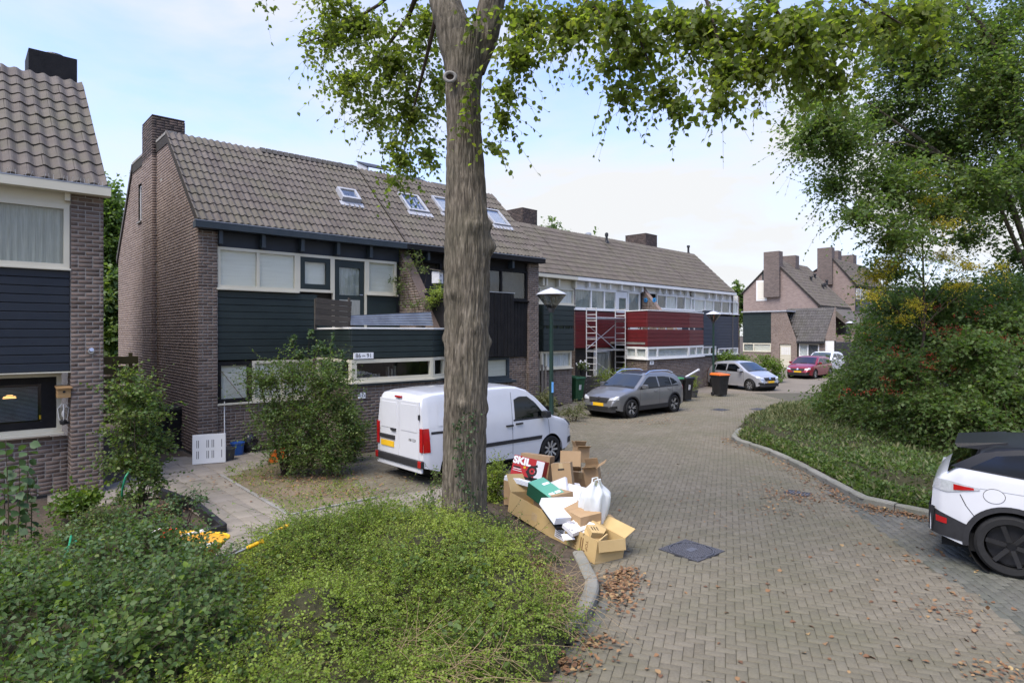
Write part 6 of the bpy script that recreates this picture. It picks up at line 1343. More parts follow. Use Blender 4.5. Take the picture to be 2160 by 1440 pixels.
# green weeds at the foot of the tree and by the lamp
b2 = G(1030,1055,.08)
bush('weed_clump', 'leafy green weeds between the tree trunk and the cardboard boxes', 'weeds', b2, [pxblob(a[0],a[1],b2.y,a[2],a[3],dep=.3) for a in ((1045,1010,26,26),(1040,1050,22,30),(1050,985,14,14))], 'leaf_hedge', 240, 12, .045, stems=4, length=.3, droop=.15, tmpl=LEAF_M, up=.6, stem_r=.005)
b2 = G(925,1085,.08)
bush('weed_clump', 'thin pale weeds left of the tree trunk in front of the van', 'weeds', b2, [pxblob(a[0],a[1],b2.y,a[2],a[3],dep=.3) for a in ((920,1010,14,24),(905,1060,34,26),(880,1090,40,16),(800,1090,30,16))], 'leaf_shrub', 120, 9, .04, stems=6, length=.3, droop=.1, tmpl=LEAF_M, up=.9, stem_r=.004)
# climbing plant over the sloping brick divider
b2 = R1.W(5.6,-1.0,3.1)
bush('climbing_plant', 'climber straggling over the sloping brick divider above the green balcony', 'climber', b2, [pxblob(a[0],a[1],a[4],a[2],a[3],dep=.3) for a in ((860,560,18,26,18.5),(845,600,10,34,18.5),(885,545,16,18,18.8),(895,570,14,14,18.6),(850,540,16,14,18.9),(900,640,34,12,17.9),(925,610,22,14,17.9),(920,640,26,18,17.8),(870,640,24,10,18),(830,590,14,18,18.5))], 'leaf_shrub', 170, 8, .06, stems=6, length=.5, droop=.1, up=.3, stem_r=.008)
foliage(bpy.data.objects[bpy.data.objects.keys()[-1]] if False else thing('balcony_shrub', 'bright green shrub top showing beside the bird house on the balcony', 'shrub', b2), [pxblob(925,612,17.6,24,16,dep=.3), pxblob(915,630,17.6,20,10,dep=.3)], 'leaf_hedge', 70, 10, .06, length=.3, up=.4)
# plants by the cream and red houses
b2 = G(1150,880)
bush('grass_clump', 'tall ornamental grass clump in front of the cream bay', 'grass clump', b2, [pxblob(1150,845,b2.y,24,22,dep=.35)], 'leaf_grass', 110, 10, .22, stems=0, length=.7, droop=.5, tmpl=LEAF_N, up=1.2, rscale=.5, inner=0)
b2 = G(1208,888)
bush('dry_weeds', 'dry yellowish weeds on the ground between the cream bay and the grey car', 'weeds', b2, [pxblob(1205,870,b2.y,34,14,dep=.4), pxblob(1225,855,b2.y+.6,14,14,dep=.3)], 'leaf_grass', 120, 9, .06, stems=4, length=.3, up=.5)
b2 = G(1290,845)
bush('garden_bush', 'rounded small leaved bush between the scaffold and the grey car', 'bush', b2, [pxblob(1275,790,b2.y,24,16,dep=.4), pxblob(1310,785,b2.y,26,14,dep=.4), pxblob(1290,810,b2.y,40,18,dep=.4)], 'leaf_hedge', 260, 12, .05, stems=4, length=.3, up=.4)
b2 = G(1600,806)
for lab, bl, mt_ in (('laurel hedge beside the silver car with fresh bright leaves', ((1615,765,28,22),(1640,780,16,24),(1595,780,24,20),(1630,795,24,14)), 'leaf_laurel'), ('yellow tipped hedge behind the silver car', ((1530,752,22,10),(1560,758,24,12),(1545,765,34,12)), 'leaf_laurel')):
    bush('hedge', lab, 'hedge', b2 if 'laurel' in lab else G(1545,815), [pxblob(a[0],a[1],(b2.y if 'laurel' in lab else 35.5),a[2],a[3],dep=.7) for a in bl], mt_, 420, 12, .11, stems=4, length=.5, up=.5, rscale=.7 if 'laurel' in lab else 1.0)
# far trees
def far_tree(label, px, py_top, Y, w_px, base_py=None, mat='leaf_dark', n=700, name='tree', leaf=.3, squash=1.0, rs=.9):
    z1 = PX(px, py_top, Y).z; x = (px-1080)/F*Y; r_ = w_px/F*Y/2; b0 = Vector((x, Y, -.05)); t = thing(name, label, 'tree', b0, 0, 'trees behind the houses')
    MB().tube([Vector((0,0,0)), Vector((.1,0,z1*.4)), Vector((0,.1,z1*.8))], [.22,.16,.05], 8).obj('trunk', M['bark_dark'], t)
    hh = max(z1*.42, .8); bl = []
    for k in range(9):
        a = random.uniform(0,6.28); rr_ = r_*random.uniform(.1,.6); bl.append(((x+rr_*math.cos(a), Y+rr_*math.sin(a), z1-hh*random.uniform(.35,1.5)), (r_*.5,r_*.5,hh*.36*squash), 1))
    bl.append(((x, Y, z1-hh*.3), (r_*.35,r_*.35,hh*.3), .6))
    foliage(t, bl, mat, n, 10, leaf, length=1.1, up=.2, inner=.1, twig=None, rscale=rs)
    return t
far_tree('tall tree in the gap behind the near brick gable', 232, 375, 34, 110, n=1500, mat='leaf_right')
far_tree('second tree in the gap lower behind the near brick gable', 262, 470, 38, 90, n=700)
far_tree('feathery tree low in the gap between the two near houses', 236, 560, 30, 70, n=700, mat='leaf_shrub')
far_tree('tree crown just showing over the ridge beside the first row chimney', 1165, 452, 52, 100, n=900, mat='leaf_right')
far_tree('tree crown over the ridge by the steel flue', 1250, 482, 56, 60, n=400, mat='leaf_right')
far_tree('pale distant tree between the end house and the tall gable', 1556, 586, 75, 60, n=400, mat='leaf_right', leaf=.45)
for k, (px, py, Y, w_) in enumerate(((1905,590,36,170),(2010,575,33,180),(2110,560,30,180),(2200,520,27,200),(1860,640,40,90))):
    far_tree(('dark tree behind the slender yellowing tree', 'dark tree behind the right end of the berry shrub', 'dark tree at the right edge behind the berries', 'dark tree crown past the right edge', 'low dark tree behind the left tip of the berry shrub')[k], px, py, Y, w_, n=900, leaf=.22, mat='leaf_dark')
q = np.concatenate([sample_poly(SANDY, 2600), sample_poly([g2(640,945),g2(640,958),g2(470,1002),g2(480,985)], 500)]); edge = np.minimum.reduce([np.hypot(q[:,0]-p.x, q[:,1]-p.y) for p in (G(500,1010),G(560,1055),G(520,995),G(700,1030),G(640,1070),G(760,1030))])
q = q[rng.random(len(q)) < np.exp(-(edge/.75)**2)+.12]; P = np.column_stack([q, np.full(len(q), .012)]); D = rng.normal(size=P.shape); D[:,2] = np.abs(D[:,2])
tag(link('moss_and_grass', leaves_mesh('moss_and_grass', P, D, .05*(.5+rng.random(len(P))), M['leaf_hedge'], LEAF_N, .3)), kind='stuff')
# fallen leaves: a few hundred single ones, drifts along the kerbs
lf = mesh_np('fallen_leaf', LEAF_M[0]*np.array([1.1,1,1.2]) - np.array([0,.5,0]), LEAF_M[1], M['leaf_fallen'])
spots = []
for k in range(110):
    while True:
        px, py = random.uniform(1180,2160), 880 + 560*random.random()**.8; p = G(px, py)
        if inpoly(np.array([[p.x,p.y]]), road_poly)[0] or inpoly(np.array([[p.x,p.y]]), bay_poly)[0]: break
    spots.append(p)
for k in range(70): spots.append(G(random.gauss(1960,90), random.gauss(1150,60)))
for k in range(60): a = random.random(); i = random.randint(3,7); p = KR[i].lerp(KR[i+1], a); spots.append(Vector((p.x-random.random()*.5, p.y-random.random()*.4, 0)))
hz = [(random.uniform(520,1180), random.uniform(1130,1420)) for _ in range(34)]
for p in spots:
    o = link('fallen_leaf', lf, None, (p.x, p.y, .008), (random.gauss(0,.2), random.gauss(0,.2), random.uniform(0,6.28))); o.scale = (random.uniform(.035,.075),)*3
    tag(o, 'single dry leaf lying on the brick paving', 'leaf', 'fallen leaves on the paving')
P = []
def drift(p, n_, sx, sy, z=.02):
    for _ in range(n_): P.append((random.gauss(p.x,sx), random.gauss(p.y,sy), abs(random.gauss(z,.018))))
for i in range(2, 10):
    for t in (0,.2,.4,.6,.8): p = KR[i].lerp(KR[i+1], t); d = (KR[i+1]-KR[i]).normalized(); p = p + Vector((d.y,-d.x,0))*.13; drift(p, 26 if i > 4 else 13, .13, .09)
drift(G(1690,1050), 220, .38, .22); drift(G(1620,1030), 60, .2, .3); drift(G(1930,1078), 300, .5, .16); drift(G(1312,1215), 380, .11, .22, .02); drift(G(1296,1250), 260, .1, .22, .02)
drift(G(1245,1355), 120, .16, .09); drift(G(1170,1405), 220, .22, .08); drift(G(1500,1075),30,.5,.5); drift(G(1640,1075),80,.3,.25); drift(G(1380,890),200,.8,.4); drift(G(2120,1420),90,.2,.15); drift(G(2020,1290),60,.25,.2)
drift(G(640,1010),700,1.0,.5); drift(G(700,1040),260,.7,.25); drift(G(1350,870),100,1,.5)
P = np.array(P); al = (P[:,0]+.05)*.528 - (P[:,1]-9.78)*.849; pe = (P[:,0]+.05)*.849 + (P[:,1]-9.78)*.528; P = P[~((al > -.1) & (al < 2.45) & (pe > -.05) & (pe < .75))]; D = rng.normal(size=P.shape); D[:,2] *= .3
tag(link('leaf_litter', leaves_mesh('leaf_litter', P, D, .05*(.5+.8*rng.random(len(P))), M['leaf_fallen'], LEAF_M, .8)), kind='stuff')
# ------------------------------------------------------------------ vehicles
def paint(n, c, metal=0.0, rough=.28): return pm(n, [tuple(x*.95 for x in c), c], 1.5, rough=rough, coat=.8, metallic=metal, grime=.12, gscale=2.5, gcol=tuple(x*.6 for x in c))
paint('paint_white', (.62,.63,.65)); paint('paint_grey', (.20,.205,.215), .55, .35); paint('paint_silver', (.50,.51,.53), .6, .35); paint('paint_red', (.22,.012,.022), .2); pm('paint_black', [(.008,.008,.009),(.012,.012,.013)], 3, rough=.35, spec=.3)
pm('lens_red', [(.30,.006,.008),(.42,.01,.012)], 9, rough=.15, coat=.6); pm('lens_clear', [(.42,.44,.46),(.72,.74,.76)], 30, rough=.12, coat=1.0, metallic=.3)
pm('rim_silver', [(.42,.43,.44),(.58,.59,.6)], 9, rough=.35, metallic=.7); pm('rim_black', [(.012,.012,.013),(.02,.02,.021)], 9, rough=.4, coat=.3)
pm('seat_dark', [(.02,.02,.022),(.05,.05,.055)], 5, rough=.9); pm('chrome', [(.7,.7,.7),(.8,.8,.8)], 5, rough=.12, metallic=1.0)
pm('plastic_trim', [(.018,.018,.02),(.03,.03,.032)], 14, rough=.6)
class Car:
    def __init__(s, name, label, cat, loc, heading, top, plan, belt, hw, wheels, r, zsill, tum=.80, arch=1.16, crown=.035, pmat='paint_white', group=None, bulge=.05):
        s.top = top; s.planp = plan; s.belt = belt; s.hw = hw; s.wx = wheels; s.r = r; s.zs = zsill; s.tum = tum; s.arch = r*arch; s.crown = crown; s.bulge = bulge
        s.root = thing(name, label, cat, loc, heading, group); s.x0, s.x1 = top[0][0], top[-1][0]; s.zmax = max(z for _, z in top)
        n = int((s.x1 - s.x0) / .03); xs = np.linspace(s.x0, s.x1, n); V = []; K = 13
        for x in xs:
            zb, zt = s.zb(x), s.zt(x); zb = min(zb, zt-.12); rc = min(.11, (zt-zb)*.35); row = []
            for i in range(K): z = zb + (zt-rc-zb)*i/(K-1); row.append((s.W(x,z), z))
            y1 = row[-1][0]; y2 = s.W(x, zt) * .985
            for a in (.35,.7,1.0): t = a*math.pi/2; row.append((y1 - min(rc*1.1, y1*.5)*(1-math.cos(t)), zt-rc + (rc - s.crown*.75)*math.sin(t)))
            ye = row[-1][0]
            for a in (.7,.4,.0): y = ye*a; row.append((y, zt - s.crown*.75*(y/max(ye,.01))**2))
            V.append([(x, y, z) for y, z in row] + [(x, -y, z) for y, z in row[-2::-1]])
        V = np.array(V); m = V.shape[1]; i, j = np.meshgrid(np.arange(n-1), np.arange(m-1), indexing='ij'); i, j = i.ravel(), j.ravel()
        Fq = np.stack([i*m+j, (i+1)*m+j, (i+1)*m+j+1, i*m+j+1], 1)[:, ::-1]
        mb = [Fq, np.array([[k for k in range(m)]]), np.array([[(n-1)*m + k for k in range(m)][::-1]])]
        me = mesh_np('body', V.reshape(-1,3), [mb[0].astype(int)] + mb[1:], M[pmat], smooth=True); me.set_sharp_from_angle(angle=RAD(32))
        s.body = link('body', me, s.root)
        MB().box(s.x0+.12,-s.hw+.28,.20,s.x1-.14,s.hw-.28,.5).box(s.x0+.5,-s.hw+.12,.22,s.wx[0]-s.arch,s.hw-.12,.45).box(s.wx[0]+s.arch,-s.hw+.08,.22,s.wx[1]-s.arch,s.hw-.08,.45).obj('underbody', M['rubber'], s.root)
        for xw in s.wx:
            MB().lathe([(s.arch*1.03,-s.hw+.03),(s.arch*1.03,s.hw-.03)], 28, (xw,0,s.r), 'y', cap=False).obj('wheel_arch_liner', M['rubber'], s.root)
    def zt(s, x): return float(np.interp(x, [p[0] for p in s.top], [p[1] for p in s.top]))
    def zb(s, x):
        z = s.zs + .10*max(0, (abs(x) - (s.x1-.35))/.35)
        for xw in s.wx:
            d = abs(x-xw)
            if d < s.arch: z = max(z, s.r + math.sqrt(s.arch**2 - d*d))
        return z
    def W(s, x, z):
        w = float(np.interp(x, [p[0] for p in s.planp], [p[1] for p in s.planp])) * s.hw
        if z <= s.belt: k = (z - s.belt*.62) / (s.belt*.62); return w * (1 - s.bulge*k*k)
        kb = 1 - s.bulge*((s.belt*.38)/(s.belt*.62))**2; t = (z-s.belt)/(s.zmax-s.belt); return w * (kb - (kb-s.tum)*min(1,t)**1.15)
    def side(s, name, poly_b, poly_t, mat, off=.006, n=14, m=5, sides=(1,-1), parent=None):
        rs = []
        tb = np.linspace(0,1,len(poly_b)); tt = np.linspace(0,1,len(poly_t))
        for sg in sides:
            vs = []
            for i in range(n+1):
                t = i/n; xb, zb = np.interp(t,tb,[p[0] for p in poly_b]), np.interp(t,tb,[p[1] for p in poly_b]); xt, zt = np.interp(t,tt,[p[0] for p in poly_t]), np.interp(t,tt,[p[1] for p in poly_t])
                for j in range(m+1): q = j/m; x, z = xb+(xt-xb)*q, zb+(zt-zb)*q; vs.append((x, sg*(s.W(x,z)+off), z))
            fs = [(i*(m+1)+j, (i+1)*(m+1)+j, (i+1)*(m+1)+j+1, i*(m+1)+j+1) for i in range(n) for j in range(m)]
            if sg > 0: fs = [f[::-1] for f in fs]
            mb = MB().add(vs, fs); ob = mb.obj(name, M[mat], parent or s.root, smooth='all'); rs.append(ob)
        return rs
    def topz(s, x, y):
        zt = s.zt(x); ye = max(.05, s.W(x, zt-.05) - .1); return zt - s.crown*.75*(y/ye)**2
    def toppatch(s, name, x0, x1, k, mat, off=.007, n=12, m=10, k2=None, parent=None):
        vs = []
        for i in range(n+1):
            x = x0+(x1-x0)*i/n; ye = (s.W(x, s.zt(x)-.03) - .05) * (k + ((k2 or k)-k)*i/n)
            for j in range(m+1): y = ye*(2*j/m-1); vs.append((x + (off if s.zt(x+.05) < s.zt(x-.05) else -off)*.8, y, s.topz(x,y)+off))
        fs = [(i*(m+1)+j, (i+1)*(m+1)+j, (i+1)*(m+1)+j+1, i*(m+1)+j+1) for i in range(n) for j in range(m)]
        ob = MB().add(vs, fs).obj(name, M[mat], parent or s.root, smooth='all'); return ob
    def endx(s, y, z, sg):
        lo, hi = 0.0, s.x1 if sg > 0 else s.x0
        f = lambda x: s.zt(x) - s.crown*.5*(y/s.hw)**2 >= z and s.W(x, min(z, s.zt(x))) >= abs(y)
        if f(hi): return hi
        for _ in range(40):
            mid = (lo+hi)/2
            if f(mid): lo = mid
            else: hi = mid
        return lo
    def end(s, name, q, mat, sg=1, off=.008, n=8, m=4, parent=None, rnd=None):
        """patch on the front (sg=1) or rear (-1): four corners (y,z) counted bottom-left, bottom-right, top-right, top-left"""
        vs = []
        for i in range(n+1):
            for j in range(m+1):
                a, b = i/n, j/m; y = (q[0][0]*(1-a)+q[1][0]*a)*(1-b) + (q[3][0]*(1-a)+q[2][0]*a)*b; z = (q[0][1]*(1-a)+q[1][1]*a)*(1-b) + (q[3][1]*(1-a)+q[2][1]*a)*b
                x = s.endx(y, z, sg); vs.append((x + sg*off, y + (off if y > 0 else -off)*min(1, abs(y)/s.hw)**4, z + off*.5))
        fs = [(i*(m+1)+j, (i+1)*(m+1)+j, (i+1)*(m+1)+j+1, i*(m+1)+j+1) for i in range(n) for j in range(m)]
        ob = MB().add(vs, fs).obj(name, M[mat], parent or s.root, smooth='all'); return ob
    def wheels(s, rim='rim_silver', spokes=7, kind='alloy', rw=.68):
        y0 = s.hw - .115; tw = .105; r = s.r
        ty = MB().lathe([(r*rw,-tw),(r*.9,-tw),(r*.985,-tw*.75),(r,-tw*.4),(r,tw*.4),(r*.985,tw*.75),(r*.9,tw),(r*rw,tw*.96),(r*rw,-tw)], 40, axis='y', cap=False).mesh('tyre', M['rubber'], True)
        rb = MB(); rb.lathe([(r*rw,-tw*.9),(r*rw*1.0,-tw*.98),(r*rw*.94,-tw*.9),(r*rw*.93,tw*.3)], 40, axis='y', cap=False).lathe([(.03,-tw*.72),(r*.16,-tw*.7),(r*.18,-tw*.4)], 16, axis='y')
        for k in range(spokes):
            a = 2*math.pi*k/spokes; c, q = math.cos(a), math.sin(a); w_ = r*(.105 if kind == 'alloy' else .13)
            for sgn in ((0,) if kind != 'alloy' else (-1,1)):
                a2 = a + sgn*.16; p = (r*.14*math.cos(a), -tw*.62, r*.14*math.sin(a)); e = (r*rw*.95*math.cos(a2), -tw*.8, r*rw*.95*math.sin(a2)); rb.beam(p, e, w_*(1 if kind != 'alloy' else .62), .03, up=(0,1,0))
        rm = rb.mesh('rim', M[rim], False); bk = MB().lathe([(.02,-tw*.25),(r*rw*.93,-tw*.2)], 24, axis='y').mesh('brake_disc', M['dark_metal'])
        cp = MB().lathe([(.005,-tw*.80),(r*.085,-tw*.78),(r*.09,-tw*.7)], 14, axis='y').mesh('hub_cap', M['chrome'])
        for xw in s.wx:
            for sg in (-1, 1):
                w_ = bpy.data.objects.new('wheel', None); COL.objects.link(w_); w_.parent = s.root; w_.location = (xw, sg*y0, r); w_.rotation_euler = (0, random.uniform(0,1.2), 0 if sg < 0 else math.pi)
                for me in (ty, rm, bk, cp): link(me.name.split('.')[0], me, w_)
    def mirrors(s, x, z, mat, sides=(1,-1)):
        for sg in sides:
            y = s.W(x, z)
            m_ = MB().bbox(x-.09, sg*(y+.04), z-.02, x+.07, sg*(y+.22), z+.13, .035).obj('mirror', M[mat], s.root, True); MB().box(x-.02, sg*(y-.02), z-.02, x+.04, sg*(y+.08), z+.03).obj('stalk', M['plastic_trim'], m_)
            MB().box(x-.094, sg*(y+.06), z, x-.089, sg*(y+.20), z+.11).obj('mirror_glass', M['chrome'], m_)
    def handle(s, x, z, mat, sides=(1,-1)):
        for sg in sides: y = s.W(x,z); MB().bbox(x-.10, sg*(y-.005), z-.018, x+.10, sg*(y+.035), z+.018, .012).obj('door_handle', M[mat], s.root, True)
    def plate(s, z, sg, y=0, w=.52):
        x = s.endx(y, z, sg); a = MB().bbox(x+sg*.012-.006, y-w/2, z-.055, x+sg*.012+.006, y+w/2, z+.055, .003).obj('number_plate', M['plate_yellow'], s.root)
        MB().box(x+sg*.0205-.001, y-w/2+.002, z-.053, x+sg*.0205+.001, y-w/2+.045, z+.053).obj('blue_band', M['blue_bucket'], a); return a
    def interior(s, x0, x1, z0=None):
        z0 = z0 or s.belt-.25
        MB().box(x0, -s.hw*.8, z0-.1, x1, s.hw*.8, z0).obj('cabin_floor', M['seat_dark'], s.root)
        for x in (x0+(x1-x0)*.45, x0+(x1-x0)*.1):
            for y in (-.38,.38): MB().bbox(x-.08,y-.22,z0,x+.08,y+.22,s.belt+.18,.06).bbox(x-.06,y-.12,s.belt+.2,x+.05,y+.12,s.belt+.38,.05).obj('seat', M['seat_dark'], s.root, True)
PL = lambda a, b, x0, x1: [(x0,a),(x0+.12,a+(1-a)*.55),(x0+.35,a+(1-a)*.9),(x0+.75,1),(x1-1.0,1),(x1-.55,.965),(x1-.28,.9),(x1-.12,b+(.9-b)*.5),(x1,b)]
seam = lambda c, pts, sides=(1,-1): c.side('door_seam', [(x-.005,z) for x, z in pts], [(x+.005,z) for x, z in pts], 'plastic_trim', off=.0025, n=10, m=1, sides=sides)
# --- white van
hd = RAD(42); fx, fy = math.cos(hd), math.sin(hd); rwp = Vector((-1.18,12.5,0)); org = rwp + Vector((-fy,fx,0))*.80 + Vector((fx,fy,0))*1.42
c = Car('delivery_van', 'white delivery van parked behind the large tree trunk', 'van', org, hd, [(-2.16,1.60),(-2.145,1.70),(-2.10,1.76),(-1.9,1.80),(-1.3,1.825),(0,1.83),(.35,1.81),(.62,1.73),(.85,1.58),(1.32,1.15),(1.42,1.10),(1.8,1.0),(2.0,.90),(2.09,.78),(2.14,.6),(2.16,.45)], PL(.93,.74,-2.16,2.16), 1.14, .915, (-1.42,1.28), .315, .27, tum=.83, bulge=.06)
SD = (1,-1)
c.side('side_window', [(.16,1.10),(1.06,1.10)], [(.18,1.52),(.34,1.575),(.58,1.565),(.80,1.42),(1.06,1.13)], 'car_glass', m=6)
c.side('window_surround', [(.12,1.06),(1.12,1.06)], [(.12,1.098),(1.12,1.098)], 'plastic_trim', off=.004)
c.toppatch('windscreen', .72, 1.33, .93, 'car_glass'); c.toppatch('wiper_cowl', 1.335, 1.42, .95, 'plastic_trim', off=.004)
for x in (.1, -.92): seam(c, [(x,.36),(x-.02,1.0),(x+.02,1.68)])
seam(c, [(1.22,.68),(1.18,1.0),(1.02,1.22)])
c.side('rub_strip', [(-.9,.60),(.95,.60)], [(-.9,.68),(.97,.68)], 'plastic_trim', off=.016)
c.side('door_rail', [(-2.0,1.0),(-.95,1.0)], [(-2.0,1.05),(-.95,1.05)], 'plastic_trim', off=.004)
c.side('panel_pressing', [(-1.85,1.15),(-1.05,1.15)], [(-1.8,1.55),(-1.6,1.62),(-1.05,1.62)], 'paint_white', off=.010)
c.handle(.28, 1.0, 'plastic_trim'); c.handle(.0, .98, 'plastic_trim'); c.mirrors(1.0, 1.10, 'plastic_trim')
R_ = c.x0; bk = lambda n, y0, y1, z0, z1, m, t=.012, b=.01, par=None: MB().bbox(R_-t, y0, z0, R_+.02, y1, z1, min(b, t*.45, .4*abs(y1-y0), .4*abs(z1-z0))).obj(n, M[m], par or c.root)
bk('rear_door', -.72, -.006, .50, 1.62, 'paint_white', .014); bk('rear_door', .006, .74, .50, 1.62, 'paint_white', .014)
bk('door_panel', -.66, -.08, 1.02, 1.56, 'paint_white', .022); bk('door_panel', .08, .68, 1.02, 1.56, 'paint_white', .022)
for sg in (-1,1): c.side('tail_light', [(-2.165,.66),(-2.02,.66)], [(-2.165,1.12),(-2.05,1.12)], 'lens_red', off=.012, n=4, m=4, sides=(sg,)); bk('tail_light_rear', sg*.755, sg*.85, .66, 1.12, 'lens_red', .03)
bk('rear_bumper', -.86, .86, .36, .50, 'plastic_trim', .06, .02); bk('bumper_step', -.82, .82, .26, .36, 'paint_white', .03, .02)
for sg in (-1,1): bk('reflector', sg*.74, sg*.85, .37, .50, 'lens_red', .064)
bk('brake_light', -.08, .14, 1.66, 1.70, 'lens_red', .03); bk('plate_recess', .14, .72, .80, .88, 'plastic_trim', .045); a = bk('number_plate', .18, .68, .64, .755, 'plate_yellow', .03, .004)
bk('door_handle', .10, .28, .98, 1.03, 'plastic_trim', .05); bk('hinge', -.745, -.715, 1.28, 1.38, 'plastic_trim', .04)
text('108 CDI', .075, M['print_black'], c.root, (R_-.016, -.48, .86), (RAD(90),0,RAD(-90)))
c.end('headlight', ((.52,.70),(.80,.72),(.74,.98),(.56,.86)), 'lens_clear'); c.end('headlight', ((-.52,.70),(-.80,.72),(-.74,.98),(-.56,.86)), 'lens_clear'); c.end('grille', ((-.48,.60),(.48,.60),(.44,.76),(-.44,.76)), 'plastic_trim'); c.end('fog_light', ((-.80,.38),(-.62,.38),(-.62,.52),(-.80,.52)), 'plastic_trim'); c.plate(.45, 1)
c.wheels('rim_silver', 9, 'steel'); c.interior(-.3, 1.0)
# --- grey small suv
def hatch(name, label, cat, loc, hd, pmat, L_, hgt, hw, wb, fo, r, glass='car_glass', rails=False, rimm='rim_silver', clad=False, group='hatchbacks parked along the lane', grille='rubber', lightband=False, belt=None):
    x1 = L_/2; xf = x1-fo; xr = xf-wb; k = hgt/1.5; bl = belt or .96*k
    top = [(-x1,.55*k),(-x1+.02,.78*k),(-x1+.06,.93*k),(-x1+.22,1.10*k),(-x1+.45,1.36*k),(-x1+.58,1.43*k),(-x1+1.0,1.485*k),(-.25,1.5*k),(.1,1.475*k),(.32,1.41*k),(.95,1.035*k),(1.05,1.0*k),(x1-.55,.90*k),(x1-.25,.80*k),(x1-.10,.69*k),(x1-.03,.55*k),(x1,.42*k)]
    c = Car(name, label, cat, loc, hd, top, PL(.80,.70,-x1,x1), bl, hw, (xr,xf), r, .26 if clad else .22, tum=.76, pmat=pmat, group=group, bulge=.07)
    c.side('side_window', [(-.32,bl+.02),(.74,bl+.01)], [(-.30,1.33*k),(.10,1.345*k),(.30,1.27*k),(.74,bl+.03)], glass, m=5)
    c.side('side_window', [(-1.12,bl+.05),(-.40,bl+.02)], [(-1.08,1.28*k),(-.75,1.325*k),(-.38,1.335*k)], glass, m=5)
    c.side('quarter_window', [(-x1+.52,bl+.12),(-1.17,bl+.06)], [(-1.38,1.2*k),(-1.14,1.275*k)], glass, m=4)
    c.side('window_trim', [(-x1+.5,bl+.0),(.80,bl-.03)], [(-x1+.5,bl+.045),(.80,bl+.008)], 'plastic_trim', off=.003)
    c.toppatch('windscreen', .31, .97, .93, 'windscreen_glass'); c.toppatch('wiper_cowl', .975, 1.06, .95, 'plastic_trim', off=.004); c.toppatch('rear_window', -x1+.24, -x1+.46, .85, glass)
    for x in (.80,-.36,-1.16): seam(c, [(x+.02,.40),(x,.8),(x-.02,bl)])
    if rails:
        c.toppatch('roof_glass', -1.1, .22, .72, 'paint_black')
        for sg in (-1,1): MB().tube([(x, sg*(c.W(x,c.zt(x)-.1)-.06), c.zt(x)+.035-(.05 if i in (0,6) else 0)) for i, x in enumerate(np.linspace(-1.45,.25,7))], .022, 8).obj('roof_rail', M['chrome'], c.root, True)
    if clad:
        c.side('sill_trim', [(xr+c.arch,.24),(xf-c.arch,.24)], [(xr+c.arch,.40),(xf-c.arch,.40)], 'plastic_trim', off=.012)
    for xw in c.wx:
        m_ = 16; a0 = math.asin(min(1, (c.zs - r + .02)/c.arch)) if c.zs > r-.3 else 0
        ib = [(xw - c.arch*math.cos(t), r + c.arch*math.sin(t)) for t in np.linspace(-.12, math.pi+.12, m_)]; ob_ = [(xw - (c.arch+.05)*math.cos(t), r + (c.arch+.05)*math.sin(t)) for t in np.linspace(-.12, math.pi+.12, m_)]
        if clad: c.side('arch_trim', ib, ob_, 'plastic_trim', off=.012, n=18, m=1)
    c.end('lower_bumper', ((-hw*.80,.235),(hw*.80,.235),(hw*.80,.40),(-hw*.80,.40)), 'plastic_trim', n=14)
    c.end('lower_grille', ((-hw*.5,.30),(hw*.5,.30),(hw*.55,.42),(-hw*.55,.42)), 'rubber', off=.014)
    c.end('grille', ((-hw*.44,.53*k),(hw*.44,.53*k),(hw*.52,.69*k),(-hw*.52,.69*k)), grille, off=.012, n=10)
    for j in range(3): c.end('grille_bar', ((-hw*.42,(.55+.035*j)*k),(hw*.42,(.55+.035*j)*k),(hw*.43,(.558+.035*j)*k),(-hw*.43,(.558+.035*j)*k)), 'dark_metal', off=.018)
    for sg in (-1,1):
        c.end('headlight', ((sg*hw*.50,.60*k),(sg*hw*.88,.63*k),(sg*hw*.86,.755*k),(sg*hw*.54,.68*k)), 'lens_clear', off=.012)
        c.end('fog_light', ((sg*hw*.62,.34),(sg*hw*.84,.36),(sg*hw*.84,.45),(sg*hw*.64,.43)), 'rubber', off=.014)
        c.end('tail_light', ((sg*hw*.55,.80*k),(sg*hw*.90,.80*k),(sg*hw*.84,.98*k),(sg*hw*.55,.93*k)), 'lens_red', sg=-1, off=.012)
    c.end('badge', ((-.055,.60*k),(.055,.60*k),(.05,.70*k),(-.05,.70*k)), 'chrome', off=.024)
    c.plate(.47*k, 1); c.plate(.62*k, -1); c.mirrors(.66, bl+.02, pmat); c.handle(-.12, bl-.12, pmat); c.handle(-.98, bl-.09, pmat); c.wheels(rimm, 5 if rails else 7, 'alloy'); c.interior(-1.2, .7)
    for y in (-.2,.35): MB().beam((1.0,y,c.topz(1.0,y)+.02),(.98,y+.42,c.topz(.9,y+.42)+.0),.012,.012).obj('wiper', M['rubber'], c.root)
    return c
glassmat('windscreen_glass', (.25,.29,.28), 2.6)
c = hatch('parked_car', 'metallic grey compact suv with roof rails parked in front of the red house', 'car', (4.55,23.25,0), RAD(221.4), 'paint_grey', 4.16, 1.55, .87, 2.54, .84, .335, rails=True, clad=True)
c = hatch('parked_car', 'silver small hatchback parked by the laurel hedge beyond the orange lidded bin', 'car', Vector((12.35,33.55,0)), RAD(-62), 'paint_silver', 3.67, 1.50, .83, 2.385, .665, .295)
c = hatch('parked_car', 'dark red hatchback parked nose out by the garages', 'car', (20.0,42.1,0), RAD(224), 'paint_red', 4.06, 1.45, .865, 2.59, .85, .31)
c = hatch('parked_car', 'white car mostly hidden behind the dark red hatchback', 'car', (23.4,46.9,0), RAD(224), 'paint_white', 4.1, 1.62, .87, 2.6, .85, .31)
